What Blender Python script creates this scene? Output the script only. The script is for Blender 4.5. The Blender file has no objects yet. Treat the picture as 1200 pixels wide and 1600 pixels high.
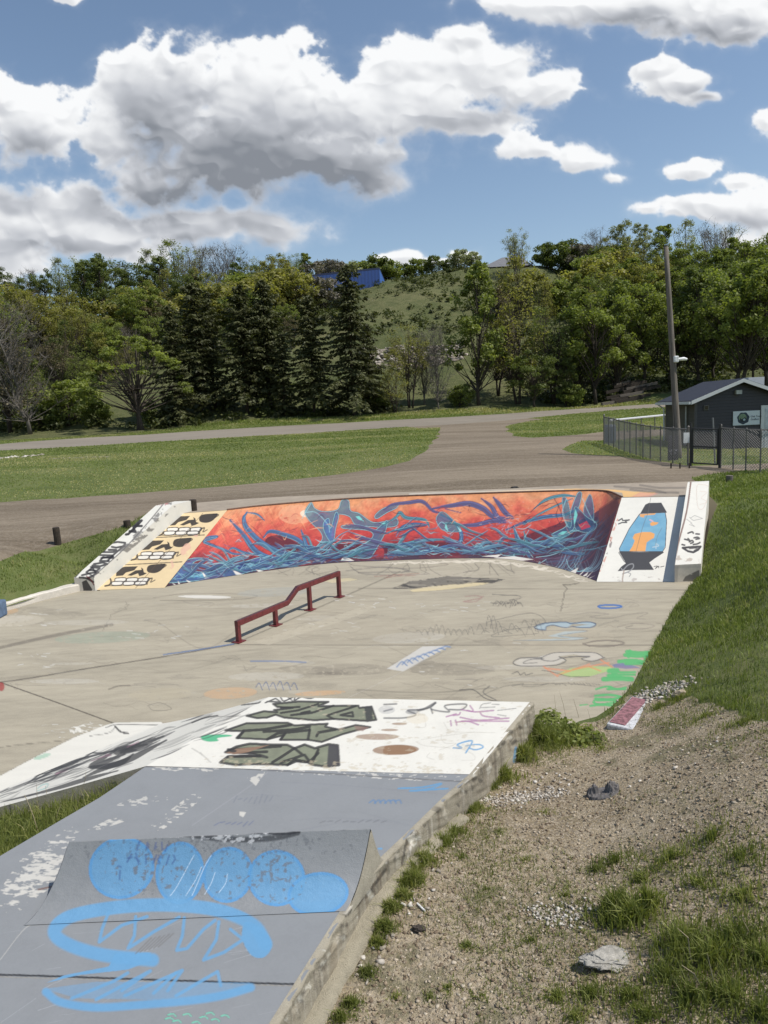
import bpy, math, random
import numpy as np
from mathutils import Vector
from mathutils.geometry import delaunay_2d_cdt
R_ = math.radians
scene = bpy.context.scene
rng = np.random.default_rng(7)
random.seed(7)

# ---------------------------------------------------------------- camera, sky, sun, exposure
F_PX, CAM_H, PITCH, ROLL = 1110.0, 3.4, R_(8.1), R_(2.8)
cam_d = bpy.data.cameras.new("camera")
cam = bpy.data.objects.new("camera", cam_d)
scene.collection.objects.link(cam)
cam.location = (0, 0, CAM_H)
from mathutils import Matrix
cam.rotation_euler = (Matrix.Rotation(math.pi/2-PITCH, 3, 'X') @ Matrix.Rotation(-ROLL, 3, 'Z')).to_euler()
cam_d.sensor_fit = 'VERTICAL'
cam_d.sensor_height = 36.0
cam_d.lens = 36.0*F_PX/1600.0
cam_d.clip_start = 0.05
cam_d.clip_end = 3000
scene.camera = cam
scene.render.resolution_x, scene.render.resolution_y = 768, 1024
scene.view_settings.view_transform = 'Standard'
scene.view_settings.look = 'None'
scene.view_settings.exposure = 0.12
scene.view_settings.gamma = 1.0

SUN_EL, SUN_AZ = R_(58), R_(-17)      # azimuth measured from +x (right) towards +y (away)
sun_dir = Vector((math.cos(SUN_EL)*math.cos(SUN_AZ), math.cos(SUN_EL)*math.sin(SUN_AZ), math.sin(SUN_EL)))
sl = bpy.data.lights.new("sun", 'SUN')
sl.energy = 4.2
sl.angle = R_(0.5)
sl.color = (1.0, 0.955, 0.89)
so = bpy.data.objects.new("sun", sl)
so.rotation_euler = sun_dir.to_track_quat('Z', 'Y').to_euler()
so.location = (30, 10, 40)
scene.collection.objects.link(so)

# camera maths (used to turn a point seen in the picture into a point of the place)
_a = math.pi/2-PITCH
_Rx = np.array([[1,0,0],[0,math.cos(_a),-math.sin(_a)],[0,math.sin(_a),math.cos(_a)]])
_c, _s = math.cos(-ROLL), math.sin(-ROLL)
CR = _Rx @ np.array([[_c,-_s,0],[_s,_c,0],[0,0,1]])
def ray(u, v): return CR @ np.array([(u-600)/F_PX, -(v-800)/F_PX, -1.0])
def P(u, v, z=0.0):
    d = ray(u, v); t = (z-CAM_H)/d[2]
    return np.array([d[0]*t, d[1]*t, z])
def PY(u, v, Y):
    d = ray(u, v); t = Y/d[1]
    return np.array([d[0]*t, Y, CAM_H+d[2]*t])
def proj(V):
    q = (np.asarray(V, float)-np.array([0,0,CAM_H])) @ CR
    w = np.maximum(-q[..., 2], 1e-3)
    return 600+F_PX*q[..., 0]/w, 800-F_PX*q[..., 1]/w

# ---------------------------------------------------------------- node helpers
class NT:
    def __init__(s, tree):
        s.t = tree; s.n = tree.nodes; s.l = tree.links
    def new(s, typ, **kw):
        n = s.n.new(typ)
        for k, v in kw.items(): setattr(n, k, v)
        return n
    def put(s, sock, val):
        if val is None: return
        if isinstance(val, bpy.types.NodeSocket): s.l.new(val, sock)
        elif isinstance(val, (tuple, list)) and len(val) == 3 and sock.type == 'RGBA': sock.default_value = (*val, 1)
        else: sock.default_value = val
    def m(s, op, a, b=None, c=None, clamp=False):
        n = s.new('ShaderNodeMath', operation=op); n.use_clamp = clamp
        s.put(n.inputs[0], a); s.put(n.inputs[1], b); s.put(n.inputs[2], c)
        return n.outputs[0]
    def vm(s, op, a, b=None, out=0):
        n = s.new('ShaderNodeVectorMath', operation=op)
        s.put(n.inputs[0], a); s.put(n.inputs[1], b)
        return n.outputs[out]
    def noise(s, vec, scale, detail=4, rough=0.55, dist=0.0, out='Fac'):
        n = s.new('ShaderNodeTexNoise'); s.put(n.inputs['Vector'], vec)
        n.inputs['Scale'].default_value = scale; n.inputs['Detail'].default_value = detail
        n.inputs['Roughness'].default_value = rough; n.inputs['Distortion'].default_value = dist
        return n.outputs[out]
    def voro(s, vec, scale, feature='F1', out='Distance'):
        n = s.new('ShaderNodeTexVoronoi', feature=feature); s.put(n.inputs['Vector'], vec)
        n.inputs['Scale'].default_value = scale
        return n.outputs[out]
    def ramp(s, fac, stops, interp='LINEAR'):
        n = s.new('ShaderNodeValToRGB'); s.put(n.inputs[0], fac)
        e = n.color_ramp.elements; n.color_ramp.interpolation = interp
        while len(e) < len(stops): e.new(0.5)
        for i, (p, c) in enumerate(stops):
            e[i].position = p
            e[i].color = (c, c, c, 1) if isinstance(c, (int, float)) else (*c, 1)
        return n.outputs[0]
    def mix(s, fac, a, b, mode='MIX'):
        n = s.new('ShaderNodeMix', data_type='RGBA', blend_type=mode)
        s.put(n.inputs[0], fac); s.put(n.inputs[6], a); s.put(n.inputs[7], b)
        return n.outputs[2]
    def mr(s, x, a, b, c=0.0, d=1.0, interp='SMOOTHSTEP'):
        n = s.new('ShaderNodeMapRange', interpolation_type=interp)
        for i, v in enumerate((x, a, b, c, d)): s.put(n.inputs[i], v)
        return n.outputs[0]
    def mapping(s, vec, scale=(1,1,1), rot=(0,0,0), loc=(0,0,0)):
        n = s.new('ShaderNodeMapping'); s.put(n.inputs[0], vec)
        n.inputs['Scale'].default_value = scale; n.inputs['Rotation'].default_value = rot; n.inputs['Location'].default_value = loc
        return n.outputs[0]

def material(name):
    m = bpy.data.materials.new(name); m.use_nodes = True
    nt = NT(m.node_tree)
    b = m.node_tree.nodes['Principled BSDF']
    g = nt.new('ShaderNodeNewGeometry')
    return m, nt, b, g.outputs['Position']
def bump(nt, b, h, strength=0.3, dist=0.01):
    n = nt.new('ShaderNodeBump'); n.inputs['Strength'].default_value = strength; n.inputs['Distance'].default_value = dist
    nt.put(n.inputs['Height'], h); nt.l.new(n.outputs[0], b.inputs['Normal'])
def s2l(c):
    return tuple((x/255/12.92 if x <= 10.3 else ((x/255+0.055)/1.055)**2.4) for x in c)
ALB = 0.80
def col(r, g, b, k=ALB):
    """surface colour from an 8 bit reading of the sunlit surface"""
    return tuple(min(x*k, 0.85) for x in s2l((r, g, b)))
def simple(name, c, rough=0.7, var=0.25, scale=6.0, metallic=0.0, bmp=0.2, bd=0.004):
    m, nt, b, pos = material(name)
    n = nt.noise(pos, scale, 5, 0.6)
    n2 = nt.noise(pos, scale*9, 3, 0.6)
    f = nt.m('ADD', nt.m('MULTIPLY', n, 0.65), nt.m('MULTIPLY', n2, 0.35))
    cc = nt.mix(nt.mr(f, 0.3, 0.7), tuple(x*(1-var) for x in c), tuple(min(1, x*(1+var)) for x in c))
    nt.put(b.inputs['Base Color'], cc); b.inputs['Roughness'].default_value = rough; b.inputs['Metallic'].default_value = metallic
    if bmp: bump(nt, b, n2, bmp, bd)
    return m

# ---------------------------------------------------------------- world: sky + clouds
world = bpy.data.worlds.new("World"); scene.world = world; world.use_nodes = True
w = NT(world.node_tree)
bg = world.node_tree.nodes['Background']
bg.inputs['Strength'].default_value = 0.13
sky = w.new('ShaderNodeTexSky', sky_type='NISHITA', sun_disc=False)
sky.sun_elevation = SUN_EL
sky.sun_rotation = math.pi/2 - SUN_AZ
sky.altitude = 300; sky.air_density = 1.1; sky.dust_density = 0.6; sky.ozone_density = 2.2
skyc = w.mix(1.0, sky.outputs[0], (0.99, 0.94, 0.88), 'MULTIPLY')
w.l.new(skyc, bg.inputs['Color'])
world.cycles.sampling_method = 'AUTOMATIC'

# ---------------------------------------------------------------- object helpers
def mk(name, V, Fc, mat=None, parent=None, smooth=False, label=None, cat=None, kind=None, group=None):
    V = np.asarray(V, np.float64).reshape(-1, 3)
    if parent is not None:
        o_ = np.zeros(3); p_ = parent
        while p_ is not None: o_ += np.array(p_.location); p_ = p_.parent
        V = V-o_
    me = bpy.data.meshes.new(name)
    if isinstance(Fc, np.ndarray):
        nf, k = Fc.shape
        me.vertices.add(len(V)); me.vertices.foreach_set('co', V.astype(np.float32).ravel())
        me.loops.add(nf*k); me.loops.foreach_set('vertex_index', Fc.astype(np.int32).ravel())
        me.polygons.add(nf)
        me.polygons.foreach_set('loop_start', np.arange(0, nf*k, k, dtype=np.int32))
        me.update(calc_edges=True)
    else:
        me.from_pydata([tuple(v) for v in V], [], [tuple(int(i) for i in f) for f in Fc]); me.update()
    if smooth: me.polygons.foreach_set('use_smooth', np.ones(len(me.polygons), bool))
    if mat is not None: me.materials.append(mat)
    o = bpy.data.objects.new(name, me); scene.collection.objects.link(o)
    if parent is not None: o.parent = parent
    tag(o, label, cat, group, kind)
    return o
def tag(o, label=None, cat=None, group=None, kind=None):
    if label: o['label'] = label
    if cat: o['category'] = cat
    if group: o['group'] = group
    if kind: o['kind'] = kind
    return o
def thing(name, label, cat, loc=(0, 0, 0), group=None):
    e = bpy.data.objects.new(name, None); e.location = tuple(float(x) for x in loc); e.empty_display_size = 0.2
    scene.collection.objects.link(e)
    return tag(e, label, cat, group)
def dup(root, loc, rz=0.0, sc=None, label=None, group=None):
    r = root.copy(); scene.collection.objects.link(r)
    r.location = tuple(float(x) for x in loc); r.rotation_euler = (0, 0, rz)
    if sc: r.scale = sc
    if label: r['label'] = label
    if group: r['group'] = group
    for ch in list(root.children):
        c = ch.copy(); scene.collection.objects.link(c); c.parent = r
        for g in ch.children:
            d = g.copy(); scene.collection.objects.link(d); d.parent = c
    return r
class MB:
    """collects shapes into one mesh"""
    def __init__(s): s.v = []; s.f = []
    def add(s, V, Fc):
        n = len(s.v); s.v += [tuple(map(float, p)) for p in V]; s.f += [tuple(i+n for i in f) for f in Fc]; return s
    def box(s, lo, hi, M=None):
        x0, y0, z0 = lo; x1, y1, z1 = hi
        V = [(x0,y0,z0),(x1,y0,z0),(x1,y1,z0),(x0,y1,z0),(x0,y0,z1),(x1,y0,z1),(x1,y1,z1),(x0,y1,z1)]
        if M is not None: V = [M(p) for p in V]
        return s.add(V, [(0,3,2,1),(4,5,6,7),(0,1,5,4),(1,2,6,5),(2,3,7,6),(3,0,4,7)])
    def hexa(s, b, t):   # 4 bottom points, 4 top points (counter clockwise)
        return s.add(list(b)+list(t), [(0,3,2,1),(4,5,6,7),(0,1,5,4),(1,2,6,5),(2,3,7,6),(3,0,4,7)])
    def tube(s, pts, rad, n=8, cap=True):
        pts = [np.array(p, float) for p in pts]
        rad = rad if hasattr(rad, '__len__') else [rad]*len(pts)
        V = []; prev = None
        for i, p in enumerate(pts):
            a = pts[max(0, i-1)]; b = pts[min(len(pts)-1, i+1)]
            d = b-a; d /= (np.linalg.norm(d)+1e-9)
            if prev is None:
                r = np.cross(d, [0, 0, 1.0])
                if np.linalg.norm(r) < 0.1: r = np.cross(d, [0, 1.0, 0])
            else: r = prev-d*np.dot(prev, d)
            r /= np.linalg.norm(r); prev = r; q = np.cross(d, r)
            for k in range(n):
                an = 2*math.pi*k/n+math.pi/n
                V.append(p+rad[i]*(math.cos(an)*r+math.sin(an)*q))
        Fc = [(i*n+k, i*n+(k+1) % n, (i+1)*n+(k+1) % n, (i+1)*n+k) for i in range(len(pts)-1) for k in range(n)]
        if cap: Fc += [tuple(range(n-1, -1, -1)), tuple((len(pts)-1)*n+k for k in range(n))]
        return s.add(V, Fc)
    def build(s, name, mat, parent=None, **kw): return mk(name, s.v, s.f, mat, parent, **kw)
def bevel(o, wd, seg=2):
    m = o.modifiers.new('bevel', 'BEVEL'); m.width = wd; m.segments = seg; m.limit_method = 'ANGLE'; m.angle_limit = R_(35)
    return o

# value noise in numpy
_perm = np.random.default_rng(3).random((256, 256))
def vnoise(x, y):
    x = np.asarray(x, float); y = np.asarray(y, float)
    xi = np.floor(x).astype(int); yi = np.floor(y).astype(int); fx = x-xi; fy = y-yi
    fx = fx*fx*(3-2*fx); fy = fy*fy*(3-2*fy)
    g = lambda i, j: _perm[(xi+i) & 255, (yi+j) & 255]
    return (g(0,0)*(1-fx)+g(1,0)*fx)*(1-fy)+(g(0,1)*(1-fx)+g(1,1)*fx)*fy
def fbm(x, y, o=4):
    s = 0; a = 0.5; t = 0
    for i in range(o):
        s = s+a*vnoise(x*2**i+17.3*i, y*2**i+9.1*i); t += a; a *= 0.55
    return s/t
def inpoly(X, Y, poly):
    X = np.asarray(X); Y = np.asarray(Y); r = np.zeros(X.shape, bool)
    n = len(poly)
    for i in range(n):
        x1, y1 = poly[i][:2]; x2, y2 = poly[(i+1) % n][:2]
        c = ((y1 > Y) != (y2 > Y)) & (X < (x2-x1)*(Y-y1)/((y2-y1) if y2 != y1 else 1e-12)+x1)
        r ^= c
    return r

# ---------------------------------------------------------------- clouds: a dome far outside the place
def noise2(x, y, o=6, gain=0.55, lac=2.03):
    s = 0; a = 1.0; t = 0; c, sn = math.cos(0.6), math.sin(0.6)
    for i in range(o):
        s = s+a*vnoise(x+31.7*i, y+11.3*i); t += a; a *= gain
        x, y = (x*c-y*sn)*lac, (x*sn+y*c)*lac
    return s/t
BL = [(195,135,75,85,1),(265,150,110,95,1),(380,130,120,95,1),(470,190,120,90,1),(560,190,90,60,1),(330,250,160,80,1),(500,250,150,55,1),(240,295,80,45,1),
      (650,105,90,62,1),(760,115,110,62,1),(850,140,80,32,1),(640,170,110,60,1),(720,65,60,40,1),(700,190,150,26,1),(160,215,70,50,.8),(590,280,70,26,.7),
      (40,200,90,75,.8),(0,160,50,50,.8),(105,325,130,48,1),(40,350,120,75,1),(300,345,190,36,1),(440,352,85,34,1),(170,380,180,40,1),(0,400,120,50,1),
      (1000,5,260,40,1),(1130,25,160,52,1),(880,0,170,22,1),(1160,60,70,18,.8),(1300,20,120,50,1),
      (1035,105,50,26,1),(1065,128,60,24,1),(1105,148,40,12,.8),(1110,325,115,30,1),(1190,325,80,42,1),(1230,380,90,50,1),(1085,262,60,24,.9),(1150,285,50,18,.7),(1200,200,30,30,.7),(1010,325,40,18,.8),
      (620,400,44,12,.9),(727,395,36,15,1),(690,406,70,9,.8),(92,-6,34,18,.8),(860,225,80,26,.55),(920,245,60,16,.55),(960,272,25,10,.5),
      (-120,250,110,100,1),(-200,380,150,60,1),(1400,350,160,60,1),(300,-160,160,60,1),(800,-230,220,70,1)]
def sky_field(u, v, o=8):
    wx = (noise2(u/120, v/120, 3)-.5)*46; wy = (noise2(u/120+40, v/120+7, 3)-.5)*36
    a = u+wx; b = v+wy
    f = np.zeros_like(u)
    for cu, cv, ru, rv, wgt in BL:
        q = np.clip(1-np.sqrt(((a-cu)/ru)**2+((b-cv)/rv)**2)*0.9, -1, 1)
        f = f+np.exp(11*q*wgt)
    f = np.log(f+1e-6)/11
    n = noise2(u/60, v/52, o, 0.55)
    bil = 1-np.abs(2*noise2(u/46+9, v/40+3, max(2, o-3), 0.5)-1)
    return f-0.12+(n-.5)*0.95+(bil-.75)*0.35
def sky_axis(lo, hi, a, b, st):
    mid = np.arange(a, b+st, st)
    k = np.arange(1, 40)
    ext = np.cumsum(6*1.18**k)
    L = a-ext; L = L[L > lo]; Rr = b+ext; Rr = Rr[Rr < hi]
    return np.concatenate([L[::-1], mid, Rr])
su = sky_axis(-2600, 3800, -30, 1230, 1.5); sv = sky_axis(-1600, 900, -30, 475, 1.5)
sU, sV = np.meshgrid(su, sv, indexing='ij')
F0 = sky_field(sU, sV)
GR = [(400,265,210,85,1),(300,305,130,50,1),(520,275,160,45,1),(250,200,70,80,.8),(170,300,90,40,.8),(640,215,100,26,.7),(780,180,120,22,.6),
      (1050,48,170,24,.7),(1150,62,80,18,.6),(30,245,90,38,.6),(60,385,130,26,.6),(330,378,170,16,.6),(1140,350,80,16,.5),(1085,150,60,12,.5),(240,325,70,20,.8),(20,300,60,30,.6),(430,180,60,40,.5)]
def grey_field(u, v):
    wx = (noise2(u/110+5, v/110+3, 4)-.5)*110; wy = (noise2(u/110+70, v/110+9, 4)-.5)*70
    f = np.zeros_like(u)
    for cu, cv, ru, rv, wgt in GR:
        f = np.maximum(f, wgt*np.exp(-(((u+wx-cu)/ru)**2+((v+wy-cv)/rv)**2)))
    return f
gr = grey_field(sU, sV)
def hmap(u, v):
    f = np.clip(sky_field(u, v, 3)+0.12, 0, 1.2)
    return 46*f**0.7
e = 3.0
h0 = hmap(sU, sV); hx = (hmap(sU+e, sV)-h0)/e; hy = (hmap(sU, sV+e)-h0)/e
nl = (-hx*0.32+hy*0.66+0.62)/np.sqrt(1+hx**2+hy**2)
occ = np.zeros_like(F0)
for k in (1, 2, 3, 4, 6):
    occ += np.clip(sky_field(sU+6.0*k, sV-15.0*k), 0, 0.6)
soft = 0.15+0.7*np.clip(noise2(sU/120+3, sV/120+8, 3)-0.42, 0, 1)+0.30*gr
x = np.clip(F0/soft, 0, 1); al = x*x*(3-2*x)
al = np.maximum(al, 0.14*np.clip((F0+0.30)/0.42, 0, 1)**2.5)
thin = np.exp(-7*np.clip(F0, 0, 1))
lit = 0.70+0.28*np.clip(nl, -0.5, 1)+0.22*np.exp(-1.5*occ)+0.22*thin-0.92*gr*np.clip(F0*2.2, 0, 1)
lit = np.clip(lit+(noise2(sU/60, sV/44, 5, 0.55)-.5)*0.17, 0, 1)
dark = np.array([.23,.25,.285]); brt = np.array([.88,.89,.90]); mid_ = np.array([.50,.52,.56])
L3 = lit[..., None]
cc = np.where(L3 < .5, dark+(mid_-dark)*(L3*2), mid_+(brt-mid_)*(L3*2-1))
d3 = np.einsum('ij,jkl->kli', CR, np.stack([(sU-600)/F_PX, -(sV-800)/F_PX, -np.ones_like(sU)]))
d3 /= np.linalg.norm(d3, axis=-1, keepdims=True)
SV = d3*1400+np.array([0, 0, CAM_H])
nu, nv = sU.shape
ii = np.arange(nu*nv).reshape(nu, nv)
SF = np.stack([ii[:-1,:-1].ravel(), ii[1:,:-1].ravel(), ii[1:,1:].ravel(), ii[:-1,1:].ravel()], 1)
mS = bpy.data.materials.new('cloud'); mS.use_nodes = True; ns = NT(mS.node_tree); ns.n.clear()
at = ns.new('ShaderNodeAttribute', attribute_name='cloud')
em = ns.new('ShaderNodeEmission'); ns.l.new(at.outputs['Color'], em.inputs[0])
tr = ns.new('ShaderNodeBsdfTransparent'); mx = ns.new('ShaderNodeMixShader'); out = ns.new('ShaderNodeOutputMaterial')
ns.l.new(at.outputs['Alpha'], mx.inputs[0]); ns.l.new(tr.outputs[0], mx.inputs[1]); ns.l.new(em.outputs[0], mx.inputs[2]); ns.l.new(mx.outputs[0], out.inputs[0])
mS.cycles.emission_sampling = 'NONE'
sky_o = mk('sky', SV.reshape(-1, 3), SF, mS, smooth=True, kind='structure')
ca = sky_o.data.color_attributes.new('cloud', 'FLOAT_COLOR', 'POINT')
ca.data.foreach_set('color', np.concatenate([cc.reshape(-1, 3), al.reshape(-1, 1)], 1).astype(np.float32).ravel())
# ---------------------------------------------------------------- terrain heights
# surveyed points: (u, v, z) seen at height z, or (u, v, 'Y', depth)
PZ, BT = 0.45, 1.13            # height of the low pad, height of the bank
TP = [(745,1250,.17),(690,1300,.22),(640,1385,.25),(600,1445,.22),(560,1525,.2),(505,1600,.2),(860,1130,.10),(820,1170,.10),
      (900,1500,.34),(1000,1400,.42),(1200,1600,.55),(1200,1400,.70),(1010,1300,.42),(900,1250,.24),(840,1235,.14),(1200,1250,.82),(870,1190,.14),(950,1160,.14),(1100,1150,.5),(1200,1150,.85),
      (1010,1090,.16),(1050,1060,.30),(1083,912,.03),(1060,945,.03),(1040,985,.03),(1018,1025,.03),(990,1070,.03),(955,1108,.03),(925,1125,.03),
      (1150,950,.46),(1200,1000,.74),(1200,900,.86),(1130,880,.40),(1112,800,.86),(1114,850,.5),(1097,895,.08),(1200,800,1.08),(1200,760,1.1),(1137,752,1.05),(1122,762,1.0),
      (0,952,.06),(60,935,.08),(127,917,.14),(60,900,.45),(115,890,.35),(150,850,.75),(0,877,.95),(100,848,1.0),(190,822,1.05),(240,795,1.1),(290,788,1.12),
      (320,783,1.12),(450,776,1.12),(600,769,1.12),(760,764,1.12),(900,756,1.12),(1050,754,1.12),(1075,748,1.1),
      (0,780,1.2),(300,750,1.22),
      (225,1210,.27),(120,1280,.18),(0,1350,.14),(0,1275,.06),(120,1240,.15),
      (0,735,'Y',29),(600,700,'Y',31),(900,690,'Y',30),(0,690,'Y',48),(300,677,'Y',50),(560,664,'Y',52),(700,655,'Y',53),(1000,637,'Y',56),
      (1080,728,'Y',22),(1180,740,'Y',20),(945,695,'Y',29),(1060,716,'Y',24.5),(1090,702,'Y',30),(1180,700,'Y',30),(1040,694,'Y',32),(1035,633,'Y',57),
      (530,647,'Y',62),(0,682,'Y',57),(250,668,'Y',59),(900,629,'Y',64),(1100,610,'Y',62),(1300,600,'Y',60),
      (650,560,'Y',80),(60,620,'Y',68),(300,600,'Y',72),(500,585,'Y',74),(800,555,'Y',78),(100,595,'Y',78),(1100,560,'Y',80),(300,545,'Y',95),(650,485,'Y',95),(750,480,'Y',95),(900,500,'Y',90),(500,500,'Y',93),
      (100,505,'Y',125),(300,492,'Y',122),(430,482,'Y',114),(520,464,'Y',115),(600,448,'Y',112),(700,424,'Y',118),(770,418,'Y',120),(860,418,'Y',122),(1000,465,'Y',125),(1200,470,'Y',125)]
_c = []
for t in TP:
    _c.append(P(*t) if t[2] != 'Y' else PY(t[0], t[1], t[3]))
for x, y, z in [(3,0,.75),(2,2,.3),(-6,0,.5),(-5,3,.2),(0,-5,1.2),(8,2,1.2),(12,8,1.2),(14,14,1.2),(-9,9,.0),(-7.5,6,.0),(-12,13,.6),(-25,20,1.2),(25,20,1.2),(-40,40,1.9),(40,40,2.2),
                (-15,-20,1.2),(15,-20,1.5),(-60,50,2.6),(70,60,4.5),(-90,120,20),(90,125,22),(-60,160,22),(0,165,26),(70,170,23),(-150,150,22),(150,150,22),(0,400,24),(-300,300,28),(300,300,28),(-200,0,3),(200,0,3),(0,-200,2),(-80,80,12),(85,85,13),(-250,-200,2),(250,-200,2)]:
    _c.append(np.array([x, y, z], float))
TC = np.array(_c)
def _ker(d2, y):       # wider smoothing far away
    return np.sqrt(d2+0.5)
def _solve():
    n = len(TC)
    d2 = ((TC[:, None, :2]-TC[None, :, :2])**2).sum(-1)
    A = np.zeros((n+3, n+3)); A[:n, :n] = _ker(d2, None)+np.eye(n)*(-0.02)
    A[:n, n] = 1; A[:n, n+1:] = TC[:, :2]; A[n, :n] = 1; A[n+1:, :n] = TC[:, :2].T
    return np.linalg.solve(A, np.concatenate([TC[:, 2], np.zeros(3)]))
TW = _solve(); CURBL = [P(u, v, 0)[:2] for u, v in [(127,922),(60,940),(0,958),(-150,1008),(-420,1110)]]
def ghz(x, y):
    x = np.atleast_1d(np.asarray(x, float)); y = np.atleast_1d(np.asarray(y, float))
    out = np.empty(x.shape); n = len(TC)
    xf, yf = x.ravel(), y.ravel(); o = np.empty(len(xf))
    for i in range(0, len(xf), 20000):
        xs, ys = xf[i:i+20000], yf[i:i+20000]
        d2 = (xs[:, None]-TC[None, :, 0])**2+(ys[:, None]-TC[None, :, 1])**2
        o[i:i+20000] = _ker(d2, None) @ TW[:n]+TW[n]+TW[n+1]*xs+TW[n+2]*ys
    out = o.reshape(x.shape)
    if CURBL is not None:
        dm = np.full(out.shape, 1e9)
        for i in range(len(CURBL)-1):
            ax, ay = CURBL[i]; bx, by = CURBL[i+1]; dx, dy = bx-ax, by-ay; t = np.clip(((x-ax)*dx+(y-ay)*dy)/(dx*dx+dy*dy), 0, 1)
            dm = np.minimum(dm, np.hypot(x-ax-t*dx, y-ay-t*dy))
        out = np.where(x < -5, np.minimum(out, .09+.55*dm), out)
    far = np.clip((y-58)/25, 0, 1)
    near = np.clip(1-(y-6)/30, 0.25, 1)
    out = out+(fbm(x*1.3+50, y*1.3+50)-0.5)*0.05*near+(fbm(x*0.12+40, y*0.12+40, 5)-0.5)*3.0*far
    out = out+(fbm(x*5+150, y*5+50)-0.5)*0.018*near
    return out
def gz(x, y): return float(ghz(x, y)[0])
def G(u, v, far=200.0):
    """where the sight line through (u, v) meets the ground"""
    d = ray(u, v); d = d/d[1]
    ts = np.concatenate([np.arange(1.5, 30, 0.1), np.arange(30, far, 0.5)])
    z = CAM_H+d[2]*ts; g = ghz(d[0]*ts, ts)
    k = np.nonzero(z < g)[0]
    if len(k) == 0: return np.array([d[0]*far, far, gz(d[0]*far, far)])
    k = k[0]; lo, hi = ts[max(k-1, 0)], ts[k]
    for _ in range(24):
        m = (lo+hi)/2
        if CAM_H+d[2]*m < gz(d[0]*m, m): hi = m
        else: lo = m
    return np.array([d[0]*hi, hi, gz(d[0]*hi, hi)])

# ---------------------------------------------------------------- plan of the concrete park
EDGE_R = [(833,1097),(740,1210),(700,1245),(640,1304),(597,1345),(558,1394),(540,1423),(430,1600)]
EDGE_R = [P(u, v, PZ)[:2] for u, v in EDGE_R]
EDGE_R.append(EDGE_R[-1]+(EDGE_R[-1]-EDGE_R[-2])*0.8)
EDGE_L = [P(u, v, PZ)[:2] for u, v in [(228,1197),(155,1246),(95,1281),(0,1337)]]
EDGE_L.append(EDGE_L[-1]+(EDGE_L[-1]-EDGE_L[0])*1.1)
PAD_FL = P(420,1089,PZ)[:2]
FOOT_F, FOOT_N = P(252,1131,0)[:2], P(-150,1298,0)[:2]
SLAB_R = [P(u, v, 0)[:2] for u, v in [(1092,905),(1083,912),(1070,930),(1055,950),(1045,968),(1035,985),(1023,1004),(1013,1025),(1001,1048),(990,1070),(974,1090),(955,1108),(932,1122),(905,1132)]]
SLAB_L = [P(u, v, 0)[:2] for u, v in [(150,923),(127,922),(60,940),(0,958),(-150,1008),(-420,1110)]]
_la, _lb, _lw = P(149,923,0)[:2], P(272,806,BT)[:2], P(118,924,0)[:2]-P(149,923,0)[:2]
_ld = (_lb-_la)/np.linalg.norm(_lb-_la)
LEDGE_L0, LEDGE_L1 = _la+_lw*.8, _lb+_ld*.7+_lw*.8
DECK = [P(u, v, BT)[:2] for u, v in [(288,791),(310,785.5),(380,780),(450,776),(520,773),(600,770),(700,767),(800,763.5),(900,758),(980,755.5),(1050,754),(1088,752)]]
LEDGE_R1 = P(1122,775,BT)[:2]
HOLE = EDGE_R[::-1]+[SLAB_R[-1]-np.array([.1,.15])]+SLAB_R[::-1]+[LEDGE_R1]+DECK[::-1]+[LEDGE_L1, LEDGE_L0]+SLAB_L[1:]+[FOOT_N]+EDGE_L
HOLE = [tuple(p) for p in HOLE]

# ---------------------------------------------------------------- plan of lots, roads, dirt
def gp(L): return [tuple(G(u, v)[:2]) for u, v in L]
def densify(poly, step, amp, seed=0, close=True):
    r = np.random.default_rng(seed); out = []
    n = len(poly)
    for i in range(n if close else n-1):
        a = np.array(poly[i]); b = np.array(poly[(i+1) % n]); L = np.linalg.norm(b-a)
        st = step*max(1, np.linalg.norm(a)/14)
        k = max(1, min(60, int(L/st)))
        am = amp*max(1, np.linalg.norm(a)/14)
        d = (b-a)/max(L, 1e-6); nrm = np.array([-d[1], d[0]])
        for j in range(k):
            p = a+(b-a)*j/k
            q = p+nrm*(0 if j == 0 else (r.random()-.5)*2*am)
            out.append(tuple(q))
    return out
LOT = gp([(-60,888),(0,877),(60,861),(100,849),(150,835),(195,822),(235,803),(262,792)])
LOT += [tuple(P(320,800,BT)[:2]), tuple(P(600,790,BT)[:2]), tuple(P(1000,775,BT)[:2])]
LOT += gp([(1092,756),(1080,747),(1100,742),(1140,738),(1200,733),(1260,730),(1260,722),(1200,724),(1130,727),(1078,728),(1040,722),(1000,718),(960,712),(920,711),(893,708),(878,702),(893,694),(930,689),(990,684),(1040,680),(1100,676),(1100,668),(1000,672),(940,675),(880,681),(830,684),(800,681),(790,674),(796,664),(850,655)])
ROADN = [(850,651),(790,657),(690,664),(600,669),(480,677),(300,687),(150,696),(0,704),(-60,708)]
LOT += gp([(800,652),(700,658),(610,664)])
LOT += gp([(655,669),(688,668),(684,676),(674,690),(664,706),(640,720),(600,730),(540,740),(470,748),(400,755),(300,764),(200,772),(100,779),(0,785),(-60,789)])
ROAD = gp(ROADN)+gp([(-60,698),(0,694),(150,683),(300,674),(450,665),(600,657),(700,652),(790,646.5),(850,642),(950,636),(1040,630),(1120,625),(1120,630),(1030,636.5),(960,641),(900,646)])
DIRT = gp([(930,1128),(960,1112),(985,1085),(1010,1092),(1060,1095),(1080,1088),(1130,1105),(1200,1128),(1280,1150),(1420,1400),(1420,1700),(1000,1750),(430,1700)])
DIRT = DIRT+[tuple(p) for p in EDGE_R[::-1][1:]]
DIRT = densify(DIRT, .12, .05, 1); LOT = densify(LOT, .5, .10, 2); ROAD = densify(ROAD, .8, .08, 3)

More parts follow.
